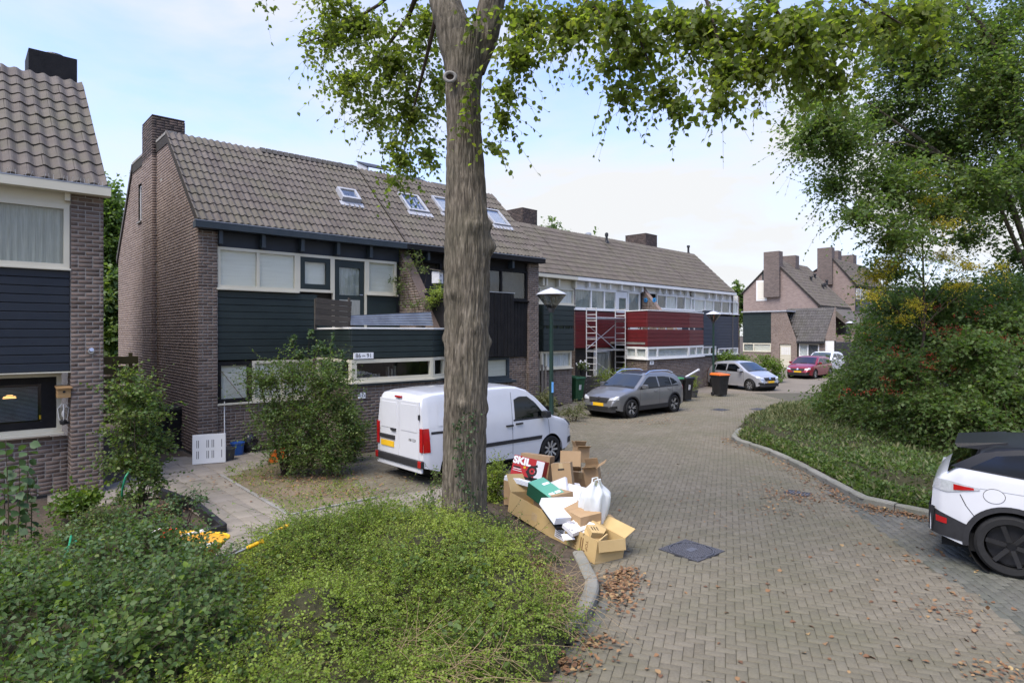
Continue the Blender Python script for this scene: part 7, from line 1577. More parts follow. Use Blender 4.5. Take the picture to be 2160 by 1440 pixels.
# --- white suv at the right edge
hd = RAD(-37.5); fx, fy = math.cos(hd), math.sin(hd); rwp = Vector((6.08,7.62,0)); org = rwp + Vector((-fy,fx,0))*.86 + Vector((fx,fy,0))*1.355
c = Car('parked_car', 'white suv with black roof and black alloy wheels cut by the right edge', 'car', org, hd, [(-2.185,.60),(-2.18,.92),(-2.15,1.05),(-2.07,1.15),(-1.99,1.21),(-1.74,1.43),(-1.62,1.51),(-1.5,1.565),(-1.0,1.60),(-.3,1.625),(.3,1.58),(.55,1.49),(1.12,1.13),(1.25,1.09),(1.75,.99),(2.02,.86),(2.12,.72),(2.17,.5),(2.185,.42)], PL(.80,.74,-2.185,2.185), 1.20, .965, (-1.355,1.305), .372, .30, tum=.84, arch=1.13, bulge=.055)
c.side('pillar_trim', [(-1.96,1.27),(-1.2,1.20),(1.0,1.02)], [(-1.66,1.46),(-1.3,1.535),(-.2,1.57),(.35,1.52),(1.0,1.03)], 'paint_black', off=.004, n=24, m=6)
c.side('side_window', [(-1.76,1.275),(-1.2,1.225),(-.42,1.165)], [(-1.50,1.44),(-1.2,1.485),(-.40,1.515)], 'car_glass', off=.010, m=5)
c.side('side_window', [(-.34,1.16),(.85,1.06)], [(-.32,1.515),(.1,1.505),(.35,1.43),(.85,1.10)], 'car_glass', off=.010, m=5)
c.body.data.materials.append(M['paint_black'])
for pl in c.body.data.polygons:
    q = pl.center
    if q.x < 1.02 and (q.z > 1.32 - (q.x+1.98)*.075 or (q.x < -1.66 and q.z > 1.285)): pl.material_index = 1
MB().hexa([(-1.90,-.58,1.47),(-1.45,-.60,1.46),(-1.45,.60,1.46),(-1.90,.58,1.47),(-1.93,-.54,1.51),(-1.38,-.58,1.58),(-1.38,.58,1.58),(-1.93,.54,1.51)]).obj('spoiler', M['paint_black'], c.root)
sp_ = c.root.children[-1]; b_ = sp_.modifiers.new('b','BEVEL'); b_.width = .03; b_.segments = 3
for sg in (-1,1): MB().tube([(x, sg*(c.W(x,c.zt(x)-.1)-.10), c.zt(x)+.035-(.04 if i in (0,6) else 0)) for i, x in enumerate(np.linspace(-1.2,.3,7))], .018, 8).obj('roof_rail', M['paint_black'], c.root, True)
c.toppatch('windscreen', .52, 1.12, .92, 'car_glass'); c.toppatch('rear_window', -1.99, -1.66, 1.04, 'car_glass')
m_ = 20
for xw in c.wx:
    ib = [(xw - c.arch*math.cos(t), c.r + c.arch*math.sin(t)) for t in np.linspace(-.15, math.pi+.15, m_)]; o2 = [(xw - (c.arch+.065)*math.cos(t), c.r + (c.arch+.065)*math.sin(t)) for t in np.linspace(-.15, math.pi+.15, m_)]
    c.side('arch_trim', ib, o2, 'plastic_trim', off=.014, n=26, m=1)
c.side('sill_trim', [(c.wx[0]+c.arch,.31),(c.wx[1]-c.arch,.31)], [(c.wx[0]+c.arch,.45),(c.wx[1]-c.arch,.45)], 'plastic_trim', off=.014)
c.side('bumper_trim', [(-2.17,.38),(c.wx[0]-c.arch-.03,.34)], [(-2.18,.71),(c.wx[0]-c.arch-.0,.56)], 'plastic_trim', off=.010, n=8)
c.end('rear_bumper', ((-.80,.38),(.80,.38),(.84,.71),(-.84,.71)), 'plastic_trim', sg=-1, off=.02, n=14)
for sg in (-1,1):
    c.side('tail_light', [(-2.16,.96),(-2.0,.935),(-1.66,1.01)], [(-2.12,1.09),(-2.0,1.085),(-1.66,1.035)], 'lens_clear', off=.010, n=10, m=3, sides=(sg,))
    c.side('tail_light_red', [(-1.93,.975),(-1.72,1.005)], [(-1.93,1.05),(-1.72,1.03)], 'lens_red', off=.018, n=5, m=2, sides=(sg,))
    c.side('reflector', [(-2.12,.54),(-2.0,.53)], [(-2.12,.62),(-2.0,.60)], 'lens_red', off=.018, n=4, m=2, sides=(sg,))
c.side('fuel_flap', [(-1.52+.105*math.cos(t),.96+.085*math.sin(t)) for t in np.linspace(math.pi,2*math.pi,12)], [(-1.52+.105*math.cos(t),.96+.085*math.sin(t)) for t in np.linspace(math.pi,0,12)], 'paint_white', off=.007, n=14, m=2, sides=(-1,))
fr_ = c.side('flap_seam', [(-1.52+.111*math.cos(t),.96+.091*math.sin(t)) for t in np.linspace(math.pi,2*math.pi,12)], [(-1.52+.111*math.cos(t),.96+.091*math.sin(t)) for t in np.linspace(math.pi,0,12)], 'plastic_trim', off=.003, n=14, m=2, sides=(-1,))
seam(c, [(-.70,.62),(-.5,.85),(-.40,1.16)]); seam(c, [(-1.86,.93),(-1.80,.80),(-1.70,.66)])
c.side('waist_crease', [(-1.66,1.03),(.9,.90)], [(-1.66,1.036),(.9,.906)], 'zinc', off=.002, n=10, m=1)
c.handle(-.26, 1.0, 'paint_white'); c.mirrors(.86, 1.0, 'paint_black'); c.wheels('rim_black', 6, 'steel', rw=.72); c.interior(-1.3, .7)
# ------------------------------------------------------------------ street lamps
glassmat('lamp_bowl', (.66,.66,.64), .8, .1)
def lamp(base, label, sticker=False):
    t = thing('street_lamp', label, 'street lamp', base, 0, 'street lamps')
    MB().tube([(0,0,-.05),(0,0,.9),(0,0,.95),(0,0,3.46)], [.066,.062,.054,.044], 18).obj('pole', M['post_green'], t, True)
    MB().lathe([(.044,3.44),(.085,3.50),(.10,3.55),(.06,3.60)], 18).obj('collar', M['grey_plastic'], t, True)
    MB().lathe([(.09,3.53),(.30,3.80),(.358,3.865),(.352,3.865),(.29,3.80),(.08,3.535)], 32, cap=False).obj('glass_bowl', M['lamp_bowl'], t, True)
    MB().lathe([(.366,3.862),(.37,3.875),(.30,3.915),(.15,3.985),(.05,4.012),(.03,4.03),(.0,4.032)], 32).obj('cap', M['alu_dull'], t, True)
    MB().lathe([(.20,3.83),(.16,3.86),(.02,3.868)], 20).lathe([(.025,3.62),(.03,3.8)], 10).obj('reflector', M['white_paint'], t, True)
    MB().tube([(0,0,3.55),(0,0,3.84)], .022, 10).obj('stem', M['steel'], t, True)
    MB().box(-.035,-.064,.35,.035,-.05,.85).obj('service_door', M['post_green'], t)
    if sticker: MB().bbox(.0,-.062,1.55,.05,-.045,1.80,.004).obj('sticker', M['sticker_blue'], t)
    return t
pm('sticker_blue', [(.10,.30,.62),(.14,.38,.72)], 5, rough=.5)
lamp(G(1163,965), 'nearest street lamp with glass bowl and dark green post beside the heap of boxes', True)
lamp(G(1505,832), 'street lamp beside the orange lidded bin and the silver car')
lamp(G(1793,773), 'farthest street lamp in front of the far houses, half hidden by the berry shrub')
# ------------------------------------------------------------------ wheelie bins
def bin_(label, base, rz, body='black_plastic', lid='black_plastic', s=1.0, sticker=True):
    t = thing('wheelie_bin', label, 'bin', base, rz, 'wheelie bins'); w0, w1, d0, d1, h_ = .22, .285, .25, .34, .98
    mb = MB(); mb.hexa([(-w0,-d0,.06),(w0,-d0,.06),(w0,d0*.8,.06),(-w0,d0*.8,.06),(-w1,-d1,h_),(w1,-d1,h_),(w1,d1,h_),(-w1,d1,h_)]); mb.box(-w1-.02,-d1-.02,h_-.06,w1+.02,d1+.02,h_)
    b = mb.obj('body', M[body], t); m_ = b.modifiers.new('b','BEVEL'); m_.width = .018; m_.segments = 2
    mb = MB(); mb.hexa([(-w1-.035,-d1-.05,h_+.002),(w1+.035,-d1-.05,h_+.002),(w1+.035,d1+.03,h_+.002),(-w1-.035,d1+.03,h_+.002),(-w1-.02,-d1-.02,h_+.07),(w1+.02,-d1-.02,h_+.07),(w1*.9,d1,h_+.11),(-w1*.9,d1,h_+.11)])
    l = mb.obj('lid', M[lid], t); m_ = l.modifiers.new('b','BEVEL'); m_.width = .025; m_.segments = 2
    MB().tube([(-w1+.04,d1+.02,h_-.02),(-w1+.04,d1+.1,h_+.01),(w1-.04,d1+.1,h_+.01),(w1-.04,d1+.02,h_-.02)], .016, 8).obj('handle', M[body], t)
    for sg in (-1,1): MB().lathe([(.02,sg*(w0+.0)),(.095,sg*(w0+.0)),(.1,sg*(w0+.025)),(.095,sg*(w0+.055)),(.02,sg*(w0+.055))], 18, (0,0,0), 'x').obj('wheel', M['rubber'], t, True, (0,d0*.8,.1))
    for x in (-.12,0,.12): MB().hexa([(x-.008,-d0-.012,.15),(x+.008,-d0-.012,.15),(x+.008,-d0+.02,.15),(x-.008,-d0+.02,.15),(x-.008,-d1-.004,.86),(x+.008,-d1-.004,.86),(x+.008,-d1+.02,.86),(x-.008,-d1+.02,.86)]).obj('rib', M[body], t)
    if sticker: MB().hexa([(-.06,-.302,.50),(.06,-.302,.50),(.06,-.29,.50),(-.06,-.29,.50),(-.06,-.325,.72),(.06,-.325,.72),(.06,-.31,.72),(-.06,-.31,.72)]).obj('sticker', M['paper'], t)
    return t
bin_('black wheelie bin standing against the brick gable behind the loose green shrub', Vector((-8.85,16.0,0)), RAD(-30), sticker=False)
bin_('green wheelie bin beside the black bin in the recess of the black house', G(1110,872), RAD(30), 'bin_green', 'bin_green')
bin_('black wheelie bin half behind the green bin in the recess of the black house', G(1090,868), RAD(30))
bin_('narrow view of a green bin in the gap beside the cream bay', G(1213,845), RAD(40), 'bin_green', 'bin_green')
bin_('black bin with green lid just right of the grey car', G(1419,847), RAD(38), 'black_plastic', 'bin_lid_green') if pm('bin_lid_green', [(.03,.16,.05),(.05,.22,.07)], 6, rough=.45) else None
bin_('dark bin with dark lid between the green lidded bin and the potted shrub', G(1442,845), RAD(38))
bin_('black bin with bright orange lid beside the second street lamp', G(1518,835), RAD(20), 'black_plastic', 'bin_orange', sticker=False)
# ------------------------------------------------------------------ scaffold tower
st = thing('scaffold_tower', 'aluminium mobile scaffold tower standing in front of the red boarding', 'scaffold', R2.W(0,0))
def rw(px, n, z): u = R2.u(px, n); return R2.W(u, -n, z) - R2.W(0,0)
zt_ = 4.16; fr_px = ((1237,.45,1258,1.02),(1298,.45,1319,1.02))
for k, (a, na, b, nb__) in enumerate(fr_px):
    mb = MB(); p, q = rw(a,na,0), rw(b,nb__,0)
    for v in (p, q): mb.tube([v+Vector((0,0,.1)), v+Vector((0,0,zt_))], .027, 8)
    mb.obj('upright_frame', M['alu_dull'], st, True)
    for j in range(14): MB().tube([p+Vector((0,0,.35+j*.29)), q+Vector((0,0,.35+j*.29))], .02, 6).obj('rung', M['alu_dull'], st, True)
A0, A1, B0, B1_ = rw(1237,.45,0), rw(1258,1.02,0), rw(1298,.45,0), rw(1319,1.02,0); zz = lambda v, z: v + Vector((0,0,z))
for a, b in ((zz(A0,3.4), zz(B0,2.15)), (zz(A0,2.2), zz(B0,3.4)), (zz(A1,1.6), zz(B1_,.5)), (zz(A0,2.75), zz(B0,2.75)), (zz(A1,3.7), zz(B1_,3.7)), (zz(A0,3.7), zz(B0,3.7))): MB().tube([a,b], .02, 6).obj('brace', M['alu_dull'], st, True)
for z in (3.62, 2.12): MB().hexa([zz(A0,z),zz(A1,z),zz(B1_,z),zz(B0,z),zz(A0,z+.06),zz(A1,z+.06),zz(B1_,z+.06),zz(B0,z+.06)]).obj('platform', M['zinc'], st)
for v in (A0,A1,B0,B1_): MB().lathe([(.02,-.03),(.08,-.03),(.085,0),(.08,.03),(.02,.03)], 14, tuple(zz(v,.085)), 'y').obj('castor', M['rubber'], st)
# ------------------------------------------------------------------ things by the row two fronts
fb = thing('low_wooden_fence', 'low dark wooden fence under the flower pot beside the scaffold', 'fence', R2.W(R2.u(1224,1.6),-1.6), R2.rz)
for k in range(6): MB().bbox(0,-.02,.06+k*.16,1.9,.02,.21+k*.16,.006).obj('plank', M['old_wood'], fb)
for x in (.05,.95,1.85): MB().box(x-.04,.02,0,x+.04,.09,1.1).obj('post', M['old_wood'], fb)
def pot(label, base, r=.2, h_=.3, mat='grey_plastic'):
    t = thing('plant_pot', label, 'plant pot', base, 0); MB().lathe([(r*.72,0),(r,h_),(r*1.08,h_),(r*1.08,h_+.03),(r*.95,h_+.03),(r*.9,h_-.03)], 20).obj('pot', M[mat], t, True); MB().lathe([(r*.93,h_-.04),(.01,h_-.03)], 16).obj('soil', M['soil'], t); return t
p_ = pot('grey pot with a clipped round shrub between the bins and the brick bay', G(1463,838)); b_ = Vector(p_.location)
foliage(p_, [(tuple(b_+Vector((0,0,.65))), (.3,.3,.35), 1), (tuple(b_+Vector((0,0,.95))), (.2,.2,.2), .5)], 'leaf_hedge', 160, 10, .04, length=.25, up=.4)
p_ = pot('pot of white flowers on top of the low dark fence', R2.W(R2.u(1230,1.55),-1.55,1.1), .16, .22, 'dark_metal'); b_ = Vector(p_.location)
foliage(p_, [(tuple(b_+Vector((0,0,.4))), (.3,.3,.25), 1)], 'leaf_shrub', 90, 9, .05, length=.2, up=.4)
fl = MB(); 
for k in range(26): a = random.uniform(0,6.28); r_ = random.uniform(.1,.32); fl.lathe([(.005,-.03),(.035,-.01),(.03,.02),(.005,.03)], 7, (r_*math.cos(a), r_*math.sin(a), .42+random.uniform(-.1,.22)))
fl.obj('flower', M['print_white'], p_, True)
gp_ = pot('wide black planter holding the ornamental grass', G(1150,881), .3, .42, 'black_plastic')
for k in range(4):
    u = R1.u(1128+k*7, -.0); t = thing('wooden_post', ('leftmost grey post of the four upright posts before the cream bay','second grey post from the left before the cream bay','third grey post from the left before the cream bay','rightmost grey post of the four before the cream bay')[k], 'post', G(1129+k*7.2, 868), .3, 'upright posts by the cream bay')
    MB().bbox(-.035,-.035,0,.035,.035,(1.55,1.95,1.75,1.7)[k],.008).obj('post', M['alu_dull' if False else 'post_wood'], t) if 'post_wood' in MATS or pm('post_wood', [(.16,.14,.115),(.25,.225,.19)], 6, rough=.9, stretch=(1,1,.2)) else None
    MB().box(-.045,-.045,(1.55,1.95,1.75,1.7)[k]-.004,.045,.045,(1.55,1.95,1.75,1.7)[k]+.02).obj('post_cap', M['post_wood'], t)
dp = thing('drain_pipe', 'grey plastic tube leaning over the bins against the brick bay', 'pipe', G(1446,846)); MB().tube([(0,.1,1.02),(.75,.55,1.35)], .045, 12).lathe([(.055,0),(.055,.1)], 12, (.72,.53,1.29)).obj('tube', M['alu_dull'], dp, True)
# ------------------------------------------------------------------ things by the green house
wpn = thing('radiator_panel', 'white slotted metal panel leaning on the green house pier', 'panel', G(441,977), R1.rz-.28)
pl_ = MB().bbox(-.34,-.025,0,.34,.025,.66,.008).obj('panel', M['white_paint'], wpn, rot=(RAD(-9),0,0))
for k, x in enumerate((-.25,-.215,-.045,-.01,.06,.095,.26)):
    for z in (.12,.36): MB().box(x-.006,-.028,z,x+.006,-.024,z+.17).obj('slot', M['dark_metal'], pl_)
MB().box(.325,-.03,.0,.345,.03,.66).obj('edge_strip', M['alu_dull'], pl_)
bs = thing('broom_stick', 'thin white stick leaning upright against the pier behind the white panel', 'stick', G(472,958)); MB().tube([(.02,0,0),(-.10,.25,1.3)], .014, 8).lathe([(.03,0),(.03,.06)], 10).obj('stick', M['white_paint'], bs)
bs = thing('iron_rod', 'thin dark rod standing upright between the buckets and the brick wall', 'rod', G(487,952)); MB().tube([(0,0,0),(.01,.1,.75)], .01, 6).lathe([(.02,0),(.02,.03)], 8).obj('rod', M['rust'], bs)
def bucket(label, base, r, h_, mat, fill=None):
    t = thing('bucket', label, 'bucket', base, .4); MB().lathe([(r*.8,0),(r,h_),(r*1.06,h_),(r*1.06,h_-.03),(r*1.01,h_-.03),(r*.97,h_-.01),(r*.78,.02)], 22).obj('body', M[mat], t, True)
    MB().tube([(r*math.cos(a), -.02, h_-.02-.1*math.sin(a)*1.0) for a in np.linspace(0,math.pi,9)], .005, 5).obj('handle', M['steel'], t); MB().lathe([(r*.93,h_-.06),(.01,h_-.05)], 16).obj('contents', M[fill or 'soil'], t); return t
bucket('dark grey builders bucket beside the white panel', G(480,969), .17, .28, 'grey_plastic')
bucket('blue paint bucket between the grey bucket and the black bag', G(501,958), .16, .30, 'blue_bucket', 'paper')
tb = thing('rubbish_bag', 'black plastic bag slumped by the brick wall beside the blue bucket', 'bag', G(527,952), .5)
def crumple(w, d, h_, n=16, amp=.03, seed=1, top=.55):
    r_ = np.random.default_rng(seed); mb = MB(); vs = []; m_ = n; ring = 18
    for i in range(m_+1):
        t = i/m_; z = h_*t; s_ = (1-.25*(1-t)**4) * (1 if t < top else math.cos((t-top)/(1-top)*1.45)**.6)
        for k in range(ring): a = 2*math.pi*k/ring; q = 1 + r_.normal()*amp*3; vs.append((w/2*s_*math.cos(a)*q, d/2*s_*math.sin(a)*q, z + r_.normal()*amp*.3))
    fs = [(i*ring+k, i*ring+(k+1) % ring, (i+1)*ring+(k+1) % ring, (i+1)*ring+k) for i in range(m_) for k in range(ring)]; fs += [tuple(range(ring))[::-1], tuple(m_*ring+k for k in range(ring))]
    return mb.add(vs, fs)
pm('bag_black', [(.015,.015,.018),(.03,.03,.034)], 8, rough=.25); pm('bag_white', [(.62,.64,.68),(.74,.76,.8)], 6, rough=.4, transl=.25)
crumple(.36,.34,.46,12,.035,3).obj('bag', M['bag_black'], tb, 'all')
ob_ = thing('orange_board', 'orange brown board lying in the base of the large mixed bush', 'board', G(585,975), .3); MB().hexa([(-.2,-.02,0),(.22,-.02,.02),(.22,.02,.02),(-.2,.02,0),(-.14,-.02,.26),(.26,-.02,.36),(.26,.02,.36),(-.14,.02,.26)]).obj('board', M['bin_orange'], ob_); MB().beam((.0,.03,.1),(.5,.1,.32),.08,.04).obj('block', M['wood'], ob_)
gf = thing('garden_fence', 'olive brown slatted fence across the gap behind the loose green shrub', 'fence', R1.W(-2.35,6.2), R1.rz)
for k in range(7): MB().bbox(0,-.015,.2+k*.30,2.3,.015,.44+k*.30,.006).obj('plank', M['olive_wood'], gf)
for x in (.05,1.2,2.1): MB().box(x-.05,.016,0,x+.05,.1,2.35).obj('post', M['olive_wood'], gf)
bg_ = thing('garden_shed', 'low brick outbuilding with dark flat roof in the gap between the near houses', 'shed', (-24.2,36,0), .6); MB().box(-2.5,-2,0,2.5,2,2.7).obj('wall', M['brick_far'], bg_); MB().bbox(-2.6,-2.1,2.7,2.6,2.1,3.1,.02).obj('roof', M['grey_plastic'], bg_); MB().box(-.8,-2.03,.9,.3,-1.99,2.0).obj('window', M['white_paint'], bg_)
# ------------------------------------------------------------------ manhole cover and drains
mc = thing('manhole_cover', 'square cast iron manhole cover with round studded lid in the paving', 'manhole cover', (MANHOLE.x, MANHOLE.y, 0), 0)
ang, hs = MA, MH; mc.rotation_euler = (0,0,ang); mc.location.z = .011
pm('cast_iron', [(.10,.10,.11),(.17,.17,.18)], 30, rough=.5, metallic=.5); pm('cast_iron_dark', [(.035,.035,.04),(.06,.06,.065)], 30, rough=.6, metallic=.3)
n_ = 32; ring = [(hs*.92*math.cos(2*math.pi*k/n_), hs*.92*math.sin(2*math.pi*k/n_)) for k in range(n_)]; sq = []
for x, y in ring: s_ = hs/max(abs(x),abs(y)); sq.append((x*s_, y*s_))
MB().add([(x,y,-.004) for x,y in ring] + [(x,y,-.004) for x,y in sq] + [(x,y,-.05) for x,y in sq], [(k,n_+k,n_+(k+1) % n_,(k+1) % n_) for k in range(n_)] + [(n_+k,2*n_+k,2*n_+(k+1) % n_,n_+(k+1) % n_) for k in range(n_)]).obj('frame', M['cast_iron_dark'], mc)
MB().lathe([(hs*.93,-.03),(hs*.93,.004),(hs*.89,.004),(hs*.885,-.004),(.01,-.004)], 40).obj('lid', M['cast_iron_dark'], mc)
MB().lathe([(hs*.935,-.003),(hs*.935,.006),(hs*.90,.006),(hs*.90,-.003)], 40, cap=False).obj('lid_rim', M['cast_iron'], mc)
sm_ = MB(); sf_ = MB(); k_ = hs*2/17
for i in range(17):
    for j in range(17):
        x, y = -hs + (i+.5)*k_, -hs + (j+.5)*k_; r_ = math.hypot(x,y); a = k_*.30
        if r_ < hs*.85:
            if abs(x) < k_*1.6 and abs(y) < k_*2.6: continue
            sm_.hexa([(x-a,y-a,-.004),(x+a,y-a,-.004),(x+a,y+a,-.004),(x-a,y+a,-.004),(x-a*.7,y-a*.7,.005),(x+a*.7,y-a*.7,.005),(x+a*.7,y+a*.7,.005),(x-a*.7,y+a*.7,.005)])
        elif r_ > hs*.99: sf_.hexa([(x-a,y-a,-.004),(x+a,y-a,-.004),(x+a,y+a,-.004),(x-a,y+a,-.004),(x-a*.7,y-a*.7,.005),(x+a*.7,y-a*.7,.005),(x+a*.7,y+a*.7,.005),(x-a*.7,y+a*.7,.005)])
tag(sm_.obj('stud', M['cast_iron'], mc), kind='stuff'); tag(sf_.obj('frame_stud', M['cast_iron'], mc), kind='stuff'); MB().box(-k_*1.4,-k_*2.3,-.004,k_*1.4,k_*2.3,.003).obj('centre_plate', M['cast_iron'], mc)
for k in range(12): a = ang + 2*math.pi*k/12; 
def drain(label, p, rz, w=.42, d=.3):
    t = thing('drain_grate', label, 'drain', (p.x,p.y,.004), rz, 'drains'); MB().box(-w/2,-d/2,-.03,-w/2+.03,d/2,.006).box(w/2-.03,-d/2,-.03,w/2,d/2,.006).box(-w/2+.03,-d/2,-.03,w/2-.03,-d/2+.03,.006).box(-w/2+.03,d/2-.03,-.03,w/2-.03,d/2,.006).obj('frame', M['cast_iron_dark'], t)
    for k in range(7): x = -w/2+.055+k*(w-.11)/6; MB().box(x-.013,-d/2+.03,-.02,x+.013,d/2-.03,.003).obj('bar', M['cast_iron'], t)
    MB().box(-w/2+.03,-d/2+.03,.0005,w/2-.03,d/2-.03,.001).obj('pit', M['print_black'], t)
drain('gully grate among brown leaves near the right hand kerb', DRAIN, -.75); drain('farther left drain cover in the paving before the silver car', G(1519,864), .7, .6, .5); drain('farther right drain cover in the paving near the ground cover tip', G(1601,863), .7, .6, .5)
# ------------------------------------------------------------------ the heap of cardboard and rubbish
def carton(name, label, c, size, rot, mat='cardboard', open_top=False, flaps=(), cat='box', th=.006, group='boxes in the rubbish heap', mats=None, tape=False):
    t = thing(name, label, cat, c, 0, group, rot=rot); w_, d_, h_ = (x/2 for x in size)
    mb = MB(); mb.box(-w_,-d_,-h_,w_,-d_+th,h_).box(-w_,d_-th,-h_,w_,d_,h_).box(-w_,-d_+th,-h_,-w_+th,d_-th,h_).box(w_-th,-d_+th,-h_,w_,d_-th,h_).box(-w_+th,-d_+th,-h_,w_-th,d_-th,-h_+th)
    mb.obj('body', M[mat], t)
    if not open_top: MB().box(-w_,-d_,h_+.0005,-.002,d_,h_+th).box(.002,-d_,h_+.0005,w_,d_,h_+th).obj('lid', M[mat], t)
    for side, ang, ln in flaps:
        f = MB().box(-(w_ if side in 'fb' else d_)+.01, 0, -th/2, (w_ if side in 'fb' else d_)-.01, ln, th/2).obj('flap', M[mat], t)
        f.location = {'f':(0,-d_,h_),'b':(0,d_,h_),'l':(-w_,0,h_),'r':(w_,0,h_)}[side]; rzz = {'f':math.pi,'b':0,'l':math.pi/2,'r':-math.pi/2}[side]; f.rotation_euler = (ang,0,rzz)
    if tape: MB().box(-.03,-d_-.001,h_-.1,.03,d_+.001,h_+th+.001).obj('tape', M['tape'], t)
    return t
pm('tape', [(.42,.30,.16),(.48,.36,.2)], 5, rough=.2)
K = lambda t, y, x0, x1, z0, z1, m, n='print': MB().box(x0,y-.0015,z0,x1,y,z1).obj(n, M[m], t)
r3 = lambda a, b, c: (RAD(a), RAD(b), RAD(c))
# long carton lying along the bed
c0, c1 = Vector((-.05,9.78,.30)), Vector((1.07,7.98,.13)); dd = (c1-c0); yaw = math.degrees(math.atan2(dd.y, dd.x)); L_ = dd.length; n_out = Vector((math.sin(RAD(yaw)), -math.cos(RAD(yaw)), 0))
lc = carton('long_carton', 'long low yellowish furniture carton lying open along the planting bed edge', (c0+c1)/2 - n_out*.24, (L_,.48,.30), (RAD(-6),math.atan2(c0.z-c1.z, math.hypot(dd.x,dd.y)),RAD(yaw)), 'cardboard_yellow', True, flaps=(('l',.9,.30),('r',-1.25,.14),('b',.6,.2)))
w_ = L_/2; f_ = -.24
text('FRONT', .085, M['print_brown'], lc, (w_-.44, f_-.002, .0), (RAD(90), RAD(90), 0)); text('TOP', .07, M['print_brown'], lc, (w_-.20, f_-.002, .02), (RAD(90),RAD(90),0))
for q in range(2): K(lc, f_-.001, w_-.33+q*.04, w_-.31+q*.04, -.09, .09, 'print_brown')
K(lc, f_-.001, w_-.56, w_-.53, -.03, .09, 'print_black', 'hand_hole'); K(lc, f_-.001, -.42, -.28, -.06, .05, 'tape', 'faded_print'); lb_ = K(lc, f_-.002, .18, .40, -.10, .05, 'paper', 'shipping_label')
for q in range(5): MB().box(.20,f_-.005,-.08+q*.025,.20+(.16 if q % 2 else .1),f_-.0041,-.072+q*.025).obj('print', M['print_black'], lb_)
MB().box(w_-.245,f_-.003,-.12,w_-.235,f_-.001,-.06).box(w_-.26,f_-.003,-.07,w_-.22,f_-.001,-.055).obj('arrow_print', M['print_brown'], lc)
# red tool box
sk = carton('red_box', 'red printed tool carton with big white lettering on top of the heap', PX(1117,990,10.2), (.53,.24,.35), r3(-14,9,-22), 'print_red', False)
text('SKIL', .155, M['print_white'], sk, (-.115,-.1235,.105), r3(90,0,0), bold=.008, sx=1.05)
K(sk, -.1215, .13,.265,-.172,.172, 'paper', 'white_side_print'); K(sk, -.1235, -.24,-.1,-.03,-.02, 'print_white'); K(sk, -.1235, -.24,-.08,-.06,-.052, 'print_white'); K(sk, -.1235, -.24,-.12,-.01,.012, 'print_black'); K(sk,-.1235,-.2,.265,-.174,-.12,'print_black')
mb = MB(); mb.lathe([(.085,0),(.085,.002),(.05,.002),(.05,0)], 24, (.085,-.1225,-.01), 'y', cap=False).lathe([(.02,0),(.02,.003)], 12, (.085,-.1225,-.01),'y').beam((.0,-.124,-.02),(.10,-.124,-.15),.002,.05).beam((.06,-.124,-.13),(.2,-.124,-.12),.002,.04).beam((.09,-.124,.05),(.16,-.124,.09),.002,.04); mb.obj('saw_picture', M['print_black'], sk); MB().lathe([(.022,0),(.022,.002)], 14, (-.05,-.1225,.02), 'y').obj('yellow_badge', M['yellow_plastic'], sk)
carton('cardboard_box', 'plain brown box lying behind the red tool carton', PX(1132,985,10.75), (.52,.3,.42), r3(-8,4,-20), 'cardboard', flaps=())
carton('cardboard_box', 'low brown box under the red tool carton', Vector((.22,10.45,.32)), (.6,.4,.42), r3(0,0,-25), 'cardboard')
tb_ = carton('cardboard_box', 'tall brown box with hand holes standing tilted in the middle of the heap', PX(1188,1008,9.75), (.30,.26,.46), r3(-8,-7,-12), 'cardboard', tape=True)
K(tb_, -.1315, -.05,.05,.13,.155,'print_black','hand_hole'); K(tb_, -.1315, -.06,.05,-.16,-.14,'print_black','hand_hole')
carton('cardboard_box', 'brown box lying under the tall tilted box with hand holes', Vector((.86,9.85,.18)), (.5,.4,.34), r3(0,0,-14), 'cardboard')
wl_ = carton('cardboard_box', 'brown box with white and red label leaning behind the tall tilted box', PX(1204,972,10.5), (.34,.26,.26), r3(-28,0,-8), 'cardboard'); MB().box(-.08,-.10,.1325+.005,.15,.1,.139).obj('label', M['paper'], wl_); MB().box(.07,-.09,.1395,.1,.09,.1405).obj('red_stripe', M['print_red'], wl_)
carton('cardboard_box', 'topmost small brown box with open lid at the back of the heap', PX(1225,957,11.0), (.24,.22,.26), r3(0,4,12), 'cardboard', True, flaps=(('f',.4,.11),('l',1.2,.1),('b',2.2,.11)))
carton('cardboard_box', 'brown box below the topmost small box at the back', Vector((1.18,10.9,.40)), (.40,.3,.32), r3(0,3,-4), 'cardboard', tape=True)
carton('cardboard_box', 'lower brown box at the back right of the heap', Vector((1.22,10.75,.13)), (.5,.36,.26), r3(0,0,6), 'cardboard')
carton('cardboard_box', 'brown box with flaps spread open at the right edge of the heap', PX(1250,1002,10.35), (.24,.2,.30), r3(8,-8,-20), 'cardboard', True, flaps=(('r',.5,.16),('f',.5,.14),('b',1.8,.12)))
carton('cardboard_box', 'wide low brown box under the white paper packet', Vector((1.20,10.05,.14)), (.46,.3,.28), r3(0,0,8), 'cardboard')
carton('paper_packet', 'white paper packet lying on the wide low brown box', Vector((1.19,9.95,.33)), (.27,.2,.09), r3(6,2,10), 'paper', cat='packet')
carton('paper_packet', 'cream folded packet beside the white paper packet', Vector((1.02,10.1,.45)), (.2,.22,.05), r3(25,12,18), 'paper', cat='packet')
carton('foam_sheet', 'white foam sheet standing between the tall brown box and the plastic bag', PX(1222,1045,9.35), (.40,.03,.26), r3(-24,10,-18), 'foam', cat='foam', group=None)
carton('paper_packet', 'white printed paper bundle at the front of the long carton', PX(1215,1112,8.4), (.30,.22,.05), r3(20,-6,35), 'paper', cat='packet')
